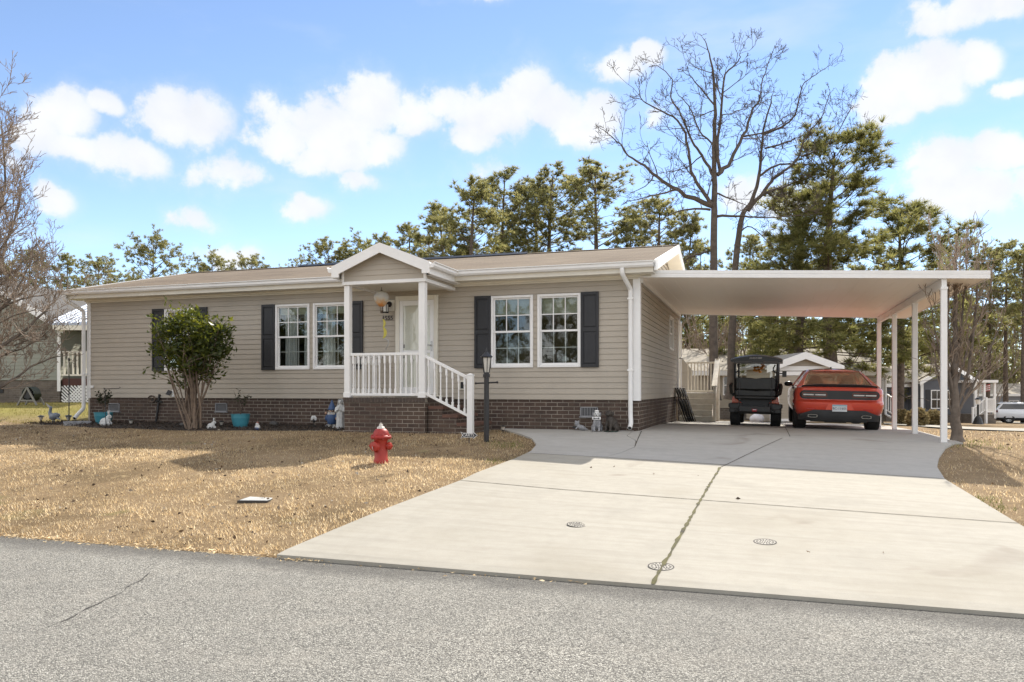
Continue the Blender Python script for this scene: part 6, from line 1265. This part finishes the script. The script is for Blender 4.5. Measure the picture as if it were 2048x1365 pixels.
# trees across the street that the window panes mirror
GM = 'pines across the street'
for i, (x, y, k, s) in enumerate(((-9, -40, 2, .75), (-13.5, -44, 2, .8), (-4, -47, 2, .8), (-30, -42, 2, .75), (-36, -46, 2, .85), (-42, -41, 2, .75), (-20, -48, 2, .8), (8, -45, 3, .7))):
    o = dup(protos[k], (x, y, -.05), i*1.3, 'green pine on the far side of the street, mirrored in the window panes', GM, s)

# ------------------------------------------------------------------ evergreen shrub by the left window
random.seed(3); q = gnd(386, 860); sh = thing('evergreen_shrub', 'large multi stemmed evergreen shrub with glossy leaves in front of the left window', 'shrub', q); stems = MB(); C = []; D = []
dS = (q-CAM).dot(FWD); U = dS/FPX; ctr = Vector(((381-386)*U*1.0, 0, (860-690)*U)); rx_, rz_ = 88*U, 66*U
def in_crown(): 
    while True:
        v = Vector((random.uniform(-1, 1), random.uniform(-1, 1), random.uniform(-1, 1)))
        if v.length < 1: 
            z = v.z; k = 1.0 if z < .1 else 1.0
            return Vector((ctr.x+v.x*rx_, ctr.y+v.y*rx_*.55, ctr.z+z*rz_))
for i in range(19):
    b = Vector((random.gauss(0, .09), random.gauss(0, .05), -.03)); t = in_crown(); t.z = max(t.z, ctr.z-.2*rz_); mid = b.lerp(t, .45)+Vector((b.x*.4, 0, .06)); r = random.uniform(.016, .032)
    pts = [b, b.lerp(mid, .5)+Vector((random.gauss(0, .03), 0, 0)), mid, mid.lerp(t, .5)+Vector((random.gauss(0, .05), random.gauss(0, .04), .05)), t]; stems.tube(pts, [r, r*.85, r*.7, r*.5, r*.25], 6)
    for k in range(7):
        s0 = mid.lerp(t, random.random()); e1 = s0+Vector((random.gauss(0, .22), random.gauss(0, .15), abs(random.gauss(.2, .14)))); stems.tube([s0, e1], [.007, .003], 4)
        for z in range(11): C.append(s0.lerp(e1, random.uniform(.4, 1.05))+Vector((random.gauss(0, .05), random.gauss(0, .05), random.gauss(0, .04)))); D.append((random.gauss(0, .8), random.gauss(0, .8), random.gauss(.45, .5)))
for k in range(560):                       # clusters filling the crown, leaving gaps
    c0 = in_crown()
    if mnoise.noise(c0*2.4) < -.02 and random.random() < .8: continue
    for z in range(12): C.append(c0+Vector((random.gauss(0, .075), random.gauss(0, .075), random.gauss(0, .065)))); D.append((random.gauss(0, .8), random.gauss(0, .8), random.gauss(.5, .5)))
for k in range(14):
    a = random.uniform(0, 6.28); c0 = ctr+Vector((math.cos(a)*rx_*1.02, math.sin(a)*rx_*.5, random.uniform(-.2, .9)*rz_))
    for z in range(7): C.append(c0+Vector((random.gauss(0, .05), random.gauss(0, .05), random.gauss(0, .06)))); D.append((math.cos(a)+random.gauss(0, .5), math.sin(a)+random.gauss(0, .5), random.gauss(.4, .4)))
stems.build('stems', pm('shrub_stem', (.24, .175, .125), .8, col2=(.12, .088, .065), vs=8), sh, smooth=60)
leaves('foliage', C, D, RNG.uniform(.06, .15, len(C)), leafm('glossy_leaf', [(.04, .06, .02), (.065, .09, .025), (.11, .13, .032), (.045, .065, .026)], .45, .42, .35, (2.8, 2.3, .8)), sh, .40)

# ------------------------------------------------------------------ neighbouring buildings
def block(label, px0, d0, yaw, w_, dp, hs, base_h, rise, wall, rooft, name='neighbour_house', ridge_x=True, over=.3, cat='house', brick='brick_far', course=.13, zdrop=0.0, opens=()):
    p = at_d(px0, d0); p.z -= zdrop; e = thing(name, label, cat, p, yaw); f_ = lambda a, o, z: (a, -o, z); m = MB()
    siding(m, 0, w_, base_h, base_h+hs, f_, course, opens); siding(m, 0, dp, base_h, base_h+hs, lambda a, o, z: (w_+o, a, z), course); siding(m, 0, dp, base_h, base_h+hs, lambda a, o, z: (-o, dp-a, z), course); siding(m, 0, w_, base_h, base_h+hs, lambda a, o, z: (w_-a, dp+o, z), course)
    zt = base_h+hs
    if ridge_x: m.add([(0, 0, zt), (0, dp, zt), (0, dp/2, zt+rise)], [(0, 1, 2)]); m.add([(w_, 0, zt), (w_, dp, zt), (w_, dp/2, zt+rise)], [(0, 1, 2)])
    else:
        for y in (0, dp): m.add([(0, y, zt), (w_, y, zt), (w_/2, y, zt+rise)], [(0, 1, 2)])
    m.build('wall', wall, e, fixn=False)
    if base_h > .05: m = MB(); m.box(.02, w_-.02, .02, dp-.02, -.6, base_h-.002); m.build('foundation', MT[brick], e)
    m = MB(); T = .09
    if ridge_x: prof = [(-over, zt-rise*over/(dp/2)), (dp/2, zt+rise), (dp+over, zt-rise*over/(dp/2))]; m.prism([(a, b+.02) for a, b in prof]+[(a, b+.02+T) for a, b in reversed(prof)], -over, w_+over, 'yz')
    else: prof = [(-over, zt-rise*over/(w_/2)), (w_/2, zt+rise), (w_+over, zt-rise*over/(w_/2))]; m.prism([(a, b+.02) for a, b in prof]+[(a, b+.02+T) for a, b in reversed(prof)], -over, dp+over, 'xz')
    m.build('roof', rooft, e); m = MB()
    if ridge_x: m.box(-over, w_+over, -over-.03, -over, prof[0][1]-.12, prof[0][1]+.10); m.box(-over, w_+over, -over, -.0, prof[0][1]-.12, prof[0][1]-.09)
    else: m.prism([(a, b-.14) for a, b in prof]+[(a, b+.115) for a, b in reversed(prof)], -over-.03, -over, 'xz'); m.prism([(a, b-.02) for a, b in prof]+[(a, b+.018) for a, b in reversed(prof)], -over, -.005, 'xz')
    m.build('fascia', MT['white'], e); return e, zt
def simple_window(e, x0, x1, z0, z1, shut=0.0, y=-.02):
    m = MB(); b = .06
    for q in ((x0, x0+b, z0, z1), (x1-b, x1, z0, z1), (x0+b, x1-b, z0, z0+b), (x0+b, x1-b, z1-b, z1), (x0+b, x1-b, (z0+z1)/2-.03, (z0+z1)/2+.03), ((x0+x1)/2-.012, (x0+x1)/2+.012, z0+b, z1-b)): m.box(q[0], q[1], y-.03, y+.02, q[2], q[3])
    f = m.build('window', MT['white'], e); m = MB(); m.box(x0+b, x1-b, y-.005, y+.005, z0+b, z1-b); m.build('pane', MT['darkglass'], f)
    if shut:
        for a in ((x0-shut-.02, x0-.02),): m = MB(); m.box(a[0], a[1], y-.03, y, z0-.02, z1+.02); m.build('shutter', MT['shutter'], e)
YW = YAW
shing_far = pm('far_pale_shingles', (.36, .32, .26), .9, col2=(.27, .24, .19), vs=3, bump=.3, bs=30); tanw = pm('far_tan_siding', (.37, .32, .25), .6, var=.05, vs=1); grayw = pm('far_grey_siding', (.105, .11, .125), .6, var=.06, vs=1); greenw = pm('far_green_siding', (.28, .285, .235), .6, var=.06, vs=1)
# tan house behind the shed
e, zt = block('tan single storey house with pale shingle roof behind the shed and red car', 1395, 36.5, YW, 8.9, 7.5, 1.75, .55, 1.15, tanw, shing_far); 
m = MB(); m.tube([(8.95, -.28, zt-.15), (8.93, -.06, zt-.4), (8.93, -.06, .25), (9.1, -.25, .1)], .06, 8); m.build('downspout', MT['white'], e, smooth=60); m = MB(); m.box(8.80, 8.93, -.03, .0, .5, zt); m.build('corner_trim', MT['white'], e); simple_window(e, 1.2, 2.1, 1.15, 2.1, .0)
m = MB(); m.bar((9.25, -.3, .95), (9.25, 1.1, 1.4), .06, .06); m.bar((9.25, -.3, .2), (9.25, 1.1, .6), .05, .05); m.box(9.20, 9.30, -.38, -.28, 0, 1.05)
for k in range(6): y = lerp(-.15, 1.0, k/5); m.bar((9.25, y, lerp(.25, .6, k/5)), (9.25, y, lerp(1.0, 1.38, k/5)), .035, .035)
m.build('stair_railing', MT['white'], e)
# grey house at right
e, zt = block('dark grey sided house with white trim and shuttered window beyond the carport posts', 1772, 50, YW+R(2), 3.0, 8.5, 2.0, .45, 1.2, grayw, shing_far); 
e2, zt2 = block('grey gabled wing with porch railing of the dark grey far house', 1844, 48.5, YW+R(2), 3.3, 7, 2.15, .5, 1.0, grayw, shing_far, ridge_x=False, name='house_wing')
m = MB(); m.box(-.10, .08, -.04, -.0, .3, zt2); m.build('corner_trim', MT['white'], e2); simple_window(e2, .55, 1.35, .85, 2.05, .30); simple_window(e2, 1.38, 2.1, .85, 2.05)
for x in (2.45, 3.0, 3.65): m = MB(); m.box(x-.06, x+.06, -1.6, -1.48, .3, 2.5); m.build('porch_post', MT['white'], e2)
m = MB(); m.box(2.3, 3.75, -1.75, .0, 2.5, 2.66); m.build('porch_roof', MT['white'], e2); m = MB(); m.box(2.3, 3.7, -1.6, 0, -.3, .55); m.build('porch_base', MT['brick_far'], e2)
m = MB(); m.bar((2.2, -1.7, .9), (3.0, -1.7, 1.55), .06, .06); m.bar((2.2, -1.7, .3), (3.0, -1.7, .85), .05, .05); m.bar((3.0, -1.65, 1.5), (3.6, -1.65, 1.5), .06, .06); m.bar((3.0, -1.65, .7), (3.6, -1.65, .7), .05, .05); m.box(2.95, 3.06, -1.78, -1.62, -.3, 1.6); m.box(2.14, 2.24, -1.75, -1.65, -.3, 1.0)
for k in range(9): t = (k+.5)/9; m.bar((lerp(2.2, 3.0, t), -1.7, lerp(.3, .85, t)), (lerp(2.2, 3.0, t), -1.7, lerp(.9, 1.55, t)), .035, .035); m.bar((lerp(3.0, 3.6, t), -1.65, .7), (lerp(3.0, 3.6, t), -1.65, 1.5), .035, .035)
m.build('porch_railing', MT['white'], e2)
# far grey house behind the white car
e, zt = block('pale grey house far away behind the white parked car', 1955, 72, YW-R(4), 9, 7, 2.2, .5, .9, pm('pale_grey_siding', (.22, .225, .24), .6, var=.05), shing_far, zdrop=.1); simple_window(e, 2.8, 3.7, 1.0, 2.1); simple_window(e, 5.4, 6.3, 1.0, 2.1)
# green house on the left
e, zt = block('pale green sided neighbour house with mixed brick base at the left edge', -190, 27.2, YW+R(1), 5.45, 8, 1.95, .80, 1.7, greenw, pm('dark_shingles', (.10, .095, .09), .9, bump=.3), ridge_x=False, over=.25)
m = MB(); m.box(5.36, 5.475, -.02, .0, .4, zt); m.build('corner_trim', MT['white'], e); m = MB(); m.box(3.05, 3.45, -.012, .03, .34, .52); m.build('foundation_vent', MT['black'], e)
m = MB(); m.box(5.5, 8.2, .06, 2.2, .60, .86); m.build('porch_deck', pm('red_brown_boards', (.085, .03, .022), .7), e); m = MB(); m.box(5.48, 8.2, 2.2, 2.3, .8, 3.0); m.build('porch_wall', greenw, e)
m = MB(); m.prism([(-.45, 2.72), (2.5, 3.75), (2.5, 3.83), (-.45, 2.80)], 5.2, 8.6, 'yz'); 
for k in range(17): x = 5.25+.2*k; m.prism([(-.45, 2.80), (2.5, 3.83), (2.5, 3.87), (-.45, 2.84)], x, x+.03, 'yz')
m.build('metal_roof', pm('pale_metal_roof', (.42, .45, .50), .35, metal=.6, var=.05), e); m = MB(); m.box(5.45, 8.5, -.44, -.34, 2.55, 2.72); m.build('porch_beam', MT['cream'], e)
m = MB(); 
for k in range(22):                      # lattice skirt
    x = 5.5+.12*k; m.bar((x, .05, -.05), (x-.65, .05, .60), .045, .012, (0, 1, 0)) if x-.65 > 5.45 else m.bar((x, .05, -.05), (5.48, .05, -.05+(x-5.48)), .045, .012, (0, 1, 0)); m.bar((x, .062, -.05), (x+.65, .062, .60), .045, .012, (0, 1, 0))
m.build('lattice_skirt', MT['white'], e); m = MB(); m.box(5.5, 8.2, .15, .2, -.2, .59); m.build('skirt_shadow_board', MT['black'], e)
m = MB(); m.bar((5.5, .08, 1.80), (8.2, .08, 1.80), .06, .07); m.bar((5.5, .08, .98), (8.2, .08, .98), .06, .06); [m.bar((5.56+.155*k, .08, .98), (5.56+.155*k, .08, 1.78), .05, .05) for k in range(18)]; m.build('porch_railing', MT['cream'], e)
m = MB(); m.tube([(5.95+.16*math.cos(R(a)), 2.17, 2.05+.26*math.sin(R(a))) for a in range(0, 361, 45)], .03, 6); wf = m.build('octagon_window', MT['white'], e); m = MB(); m.prism([(5.95+.15*math.cos(R(a)), 2.05+.25*math.sin(R(a))) for a in range(0, 360, 45)], 2.175, 2.185, 'xz'); m.build('pane', MT['darkglass'], wf)
# shed
sd0 = 27.5; e, zt = block('tan garden shed with white double doors behind the golf cart and car', 1541, sd0, YW, 2.36, 2.8, 1.95, .03, .42, tanw, pm('shed_shingles', (.30, .28, .25), .9), 'garden_shed', False, .2, 'shed', course=.10)
m = MB(); m.box(-.02, 2.38, -.03, .0, zt-.13, zt+.03); m.box(-.02, .06, -.035, .0, 0, zt-.13); m.box(2.30, 2.38, -.035, .0, 0, zt-.13); m.build('wall_trim', MT['white'], e)
for a, b, s in ((.14, 1.16, 1), (1.18, 2.2, -1)):
    m = MB(); y0, y1 = -.055, -.022
    for q in ((a, a+.15, .03, zt-.16), (b-.15, b, .03, zt-.16), (a+.15, b-.15, .03, .12), (a+.15, b-.15, zt-.30, zt-.16)): m.box(q[0], q[1], y0, y1, q[2], q[3])
    dd = m.build('shed_door', MT['white'], e); m = MB(); siding(m, a+.15, b-.15, .12, zt-.30, lambda x, o, z: (x, -.024-o, z), .10); m.build('door_panel', tanw, dd, fixn=False)
    for z in (.25, .95, 1.62):
        hx = a if s > 0 else b; m = MB(); m.prism([(hx-s*.02, z-.04), (hx+s*.03, z-.045), (hx+s*.04, z-.012), (hx+s*.14, z-.006), (hx+s*.14, z+.006), (hx+s*.04, z+.012), (hx+s*.03, z+.045), (hx-s*.02, z+.04)], -.064, -.056, 'xz'); m.build('strap_hinge', MT['black'], dd)
# ------------------------------------------------------------------ far yard: paths, hedges, lamps, flag, grass clump
def ribbon(name, top, bot, mat, dz=.03):
    m = MB(); n = len(top); T = [gnd(*p) for p in top]; B = [gnd(*p) for p in bot]; v = [(p.x, p.y, p.z+dz) for p in T+B]; m.add(v, [(i, i+1, n+i+1, n+i) for i in range(n-1)]); tag(m.build(name, mat), kind='structure')
ribbon('far_path', [(1768, 847), (1800, 848.5), (1850, 851.5), (1900, 854.5), (1960, 857), (2048, 859.5), (2120, 861)], [(1768, 850), (1800, 852), (1850, 855.5), (1900, 859), (1960, 862), (2048, 865), (2120, 866.5)], MT['concrete'])
ribbon('far_driveway', [(1885, 836.5), (1940, 839), (1990, 841), (2048, 843), (2120, 844.5)], [(1885, 838), (1940, 842), (1990, 845), (2048, 848), (2120, 850)], MT['concrete'])
HL = leafm('winter_hedge_leaf', [(.26, .19, .08), (.38, .29, .13), (.50, .41, .22), (.18, .15, .07)], .3, .7)
for i, (px, py, wpx, hpx, lb) in enumerate(((1802, 850, 25, 27, 'clipped brown hedge ball between the rear carport posts'), (1834, 853, 34, 32, 'wide clipped brown hedge ball behind the second carport post'), (1866, 852, 30, 27, 'clipped brown hedge ball left of the front carport post'))):
    q = gnd(px, py); U = (q-CAM).dot(FWD)/FPX; r = wpx*.5*U; h = hpx*U; e = thing('hedge_bush', lb, 'bush', q, 0, 'clipped hedge balls by the far path'); v = RNG.normal(size=(2600, 3)); v /= np.linalg.norm(v, axis=1)[:, None]; rad = (.72+.30*RNG.random(2600))[:, None]; C = v*rad*np.array([r, r, h*.52])+np.array([0, 0, h*.48]); C += np.array([[mnoise.noise(Vector(c*3))*.08 for _ in range(3)] for c in v]); leaves('foliage', C, v+RNG.normal(size=v.shape)*.6, RNG.uniform(.05, .10, len(C))*1.2, HL, e, .6); m = MB(); m.ell((0, 0, h*.44), (r*.7, r*.7, h*.42)); m.build('stems', MT['bark'], e, smooth=180)
def far_lamp(px, py, ty, label, planter=False):
    q = gnd(px, py); U = (q-CAM).dot(FWD)/FPX; h = (py-ty)*U; e = thing('far_lamp_post', label, 'lamp post', q); m = MB(); m.lathe([(0, 0), (.05, 0), (.05, h*.72), (0, h*.72)], 12); m.build('post', MT['satin'], e); m = MB(); m.lathe([(0, h*.73), (.08, h*.73), (.13, h*.9), (0, h*.9)], 8); m.build('lantern_glass', MT['white'], e); m = MB(); m.lathe([(0, h*.9), (.17, h*.9), (.05, h*.98), (0, h)], 8); m.build('cap', MT['satin'], e)
    if planter: m = MB(); m.lathe([(0, 0), (.26, 0), (.16, h*.22), (.09, h*.3), (0, h*.3)], 12); m.build('pedestal', MT['satin'], e)
far_lamp(1821, 838, 797, 'black lamp post with white lantern against the dark grey far house'); far_lamp(1956, 849, 794, 'black lamp post on a flared pedestal between the two far paths', True)
q = at_d(1964, 48); U = 48/FPX; z0 = CAM.z+(HZ-772)*U; e = thing('house_flag', 'small red and white flag on a slanted pole by the far porch', 'flag', (q.x, q.y, z0)); m = MB(); m.tube([(-.5, 0, -.5), (.25, 0, .35)], .015, 6); m.build('pole', MT['white'], e); m = MB(); n = 10
for k in range(7): m.loft([[(.0+.45*t, .05*math.sin(t*7)+off, .02-.06*k+.15*t*.5) for t in [i/n for i in range(n+1)]]+[(.0+.45*t, .05*math.sin(t*7)+off, -.035-.06*k+.15*t*.5) for t in [1-i/n for i in range(n+1)]] for off in (0, .006)]) if k % 2 == 0 else None
m.build('flag_cloth', pm('red_cloth', (.50, .06, .07), .8), e); m = MB()
for k in range(7): m.loft([[(.0+.45*t, .05*math.sin(t*7)+off, .02-.06*k+.15*t*.5) for t in [i/n for i in range(n+1)]]+[(.0+.45*t, .05*math.sin(t*7)+off, -.035-.06*k+.15*t*.5) for t in [1-i/n for i in range(n+1)]] for off in (0, .006)]) if k % 2 else None
m.build('flag_stripe', MT['white'], e)
q = gnd(1977, 838); e = thing('grass_clump', 'tall dry ornamental grass clump left of the white parked car', 'ornamental grass', q); n = 900; a = RNG.uniform(0, 6.28, n); l = RNG.uniform(.9, 1.75, n); lean = RNG.uniform(.1, .75, n); base = np.stack([RNG.normal(0, .12, n), RNG.normal(0, .12, n), np.zeros(n)], 1); d = np.stack([np.cos(a)*lean, np.sin(a)*lean, np.ones(n)], 1); d /= np.linalg.norm(d, axis=1)[:, None]; s = np.cross(d, [[0, 0, 1.]]); s /= np.linalg.norm(s, axis=1)[:, None]+1e-9
V = np.stack([base+s*.012, base-s*.012, base+d*l[:, None]+np.array([0, 0, -1])*(lean*l*.35)[:, None]], 1).reshape(-1, 3); link('blades', npmesh('blades', V, np.arange(3*n).reshape(n, 3)), leafm('dry_grass_blade', [(.30, .23, .12), (.42, .34, .20), (.22, .17, .09)], .4, .8), e)
# ------------------------------------------------------------------ lawn blades and fallen leaves
def blades(name, n, region, accept, hmin, hmax, wd, mat, label):
    x0, x1, y0, y1 = region; X = []; Y = []
    xs = RNG.uniform(x0, x1, n); ys_ = RNG.uniform(y0, y1, n); dd = (xs-CAM.x)*FWD.x+(ys_-CAM.y)*FWD.y; keep = RNG.random(n) < np.minimum(1, (8.0/np.maximum(dd, .1))**1.3)*np.array([min(1, max(.18, .75+1.1*mnoise.noise(Vector((x*3.3, y*3.3, 1)))+.5*mnoise.noise(Vector((x*9, y*9, 2))))) for x, y in zip(xs, ys_)])
    P = [(x, y, ground(x, y)) for x, y in zip(xs[keep], ys_[keep]) if accept(x, y)]
    # terrain mesh carries a little noise: sit the roots just below it
    B = np.array(P); m = len(B); B[:, 2] -= .012; a = RNG.uniform(0, 6.28, m); lean = RNG.uniform(.1, .95, m); l = RNG.uniform(hmin, hmax, m)*1.15
    cl = np.array([mnoise.noise(Vector((p[0]*2.2, p[1]*2.2, 4))) for p in P]); l *= 1+.5*cl
    d = np.stack([np.cos(a)*lean, np.sin(a)*lean, np.ones(m)], 1); d /= np.linalg.norm(d, axis=1)[:, None]; s = np.stack([-np.sin(a+.8), np.cos(a+.8), np.zeros(m)], 1); w_ = wd*RNG.uniform(.6, 1.4, m)[:, None]
    V = np.stack([B+s*w_*.5, B-s*w_*.5, B+d*l[:, None]], 1).reshape(-1, 3); o = link(name, npmesh(name, V, np.arange(3*m).reshape(m, 3)), mat); tag(o, label, 'grass', kind='stuff')
STRAW = leafm('straw_blade', [(.34, .25, .145), (.52, .405, .25), (.65, .54, .36), (.76, .69, .54), (.19, .14, .09)], .65, .85, .1, (1.6, 1.52, 1.38))
fbed = lambda x, y: not (x < -5.6 and y > pl(x, *fb)+.03) and not (QX0-.02 < x < NX+.1 and y > PF-.02)
blades('dry_grass', 330000, (-17, 0, -9.05, -.1), lambda x, y: y > road_edge(x)-.05+.12*random.random() and not on_concrete(x, y, -.02) and fbed(x, y) and not (abs(x-ub.location.x) < .30 and abs(y-ub.location.y) < .30), .02, .052, .0085, STRAW, 'short dry straw coloured lawn grass left of the driveway')
blades('dry_grass', 90000, (4.3, 14, -9, 6), lambda x, y: not on_concrete(x, y, -.02), .02, .055, .010, STRAW, 'short dry straw coloured lawn grass right of the driveway')
GREEN = leafm('green_blade', [(.10, .13, .03), (.17, .20, .05), (.26, .26, .08)], .3, .8, .1)
gp = [gnd(1015, 893), gnd(1000, 888), gnd(1020, 925), gnd(1935, 1000), gnd(1955, 1012), gnd(1950, 885), gnd(1905, 893), gnd(1975, 895)]
def near_g(x, y): return any((x-p.x)**2+(y-p.y)**2 < .28**2*(1+random.random()) for p in gp)
blades('green_grass', 90000, (-3, 9.5, -7, 2.5), lambda x, y: near_g(x, y) and not on_concrete(x, y, -.01), .04, .10, .010, GREEN, 'patches of green grass at the edges of the concrete')
blades('side_yard_grass', 60000, (-24, -13.4, -.9, 12), lambda x, y: not (x > XL-.02 and y > -.3) and not (x > -14.8 and -1 < y < .3), .04, .09, .014, leafm('yard_blade', [(.22, .20, .05), (.33, .29, .09), (.42, .34, .15)], .3, .8, .1), 'yellow green grass in the side yard left of the house')
C = []; D = []; 
for i in range(1500):
    x = random.uniform(-15, -.5); y = -8.9+7.5*random.random()**1.5
    if on_concrete(x, y, .02) or not fbed(x, y) or y < road_edge(x)+.02 or mnoise.noise(Vector((x*.5, y*.5, 9))) < -.1+.35*random.random()-.2: continue
    C.append((x, y, ground(x, y)+.02+random.random()*.03)); D.append((random.gauss(0, 1), random.gauss(0, 1), random.gauss(0, .35)))
for i in range(500):
    x = random.uniform(4.6, 13); y = random.uniform(-8, 5)
    if not on_concrete(x, y, .02): C.append((x, y, ground(x, y)+.025)); D.append((random.gauss(0, 1), random.gauss(0, 1), random.gauss(0, .35)))
for i in range(7): x = random.uniform(-.8, 4.4); y = random.uniform(-8.8, -4); C.append((x, y, ground(x, y)+.037)); D.append((random.gauss(0, 1), random.gauss(0, 1), .05))
tag(leaves('fallen_leaves', C, D, RNG.uniform(.02, .065, len(C)), leafm('fallen_leaf', [(.05, .032, .02), (.10, .065, .04), (.20, .135, .08), (.55, .50, .42)], .15, .85), w=.55, fold=.25), 'fallen brown leaves scattered over the lawn', 'leaves', kind='stuff')
# ragged straw edge and grit where lawn meets road
C = []; D = []
for i in range(2600): x = random.uniform(-12, -1.4); C.append((x, road_edge(x)+random.gauss(-.02, .07), .022)); D.append((random.gauss(0, 1), random.gauss(0, 1), random.gauss(0, .12)))
for i in range(60): x = random.uniform(-1.9, 1); C.append((x, -9.12+random.gauss(0, .05), .022)); D.append((random.gauss(0, 1), random.gauss(0, 1), .05))
tag(leaves('edge_straw', C, D, RNG.uniform(.02, .06, len(C)), STRAW, w=.25), 'loose straw litter along the ragged edge of the road', 'straw', kind='stuff')
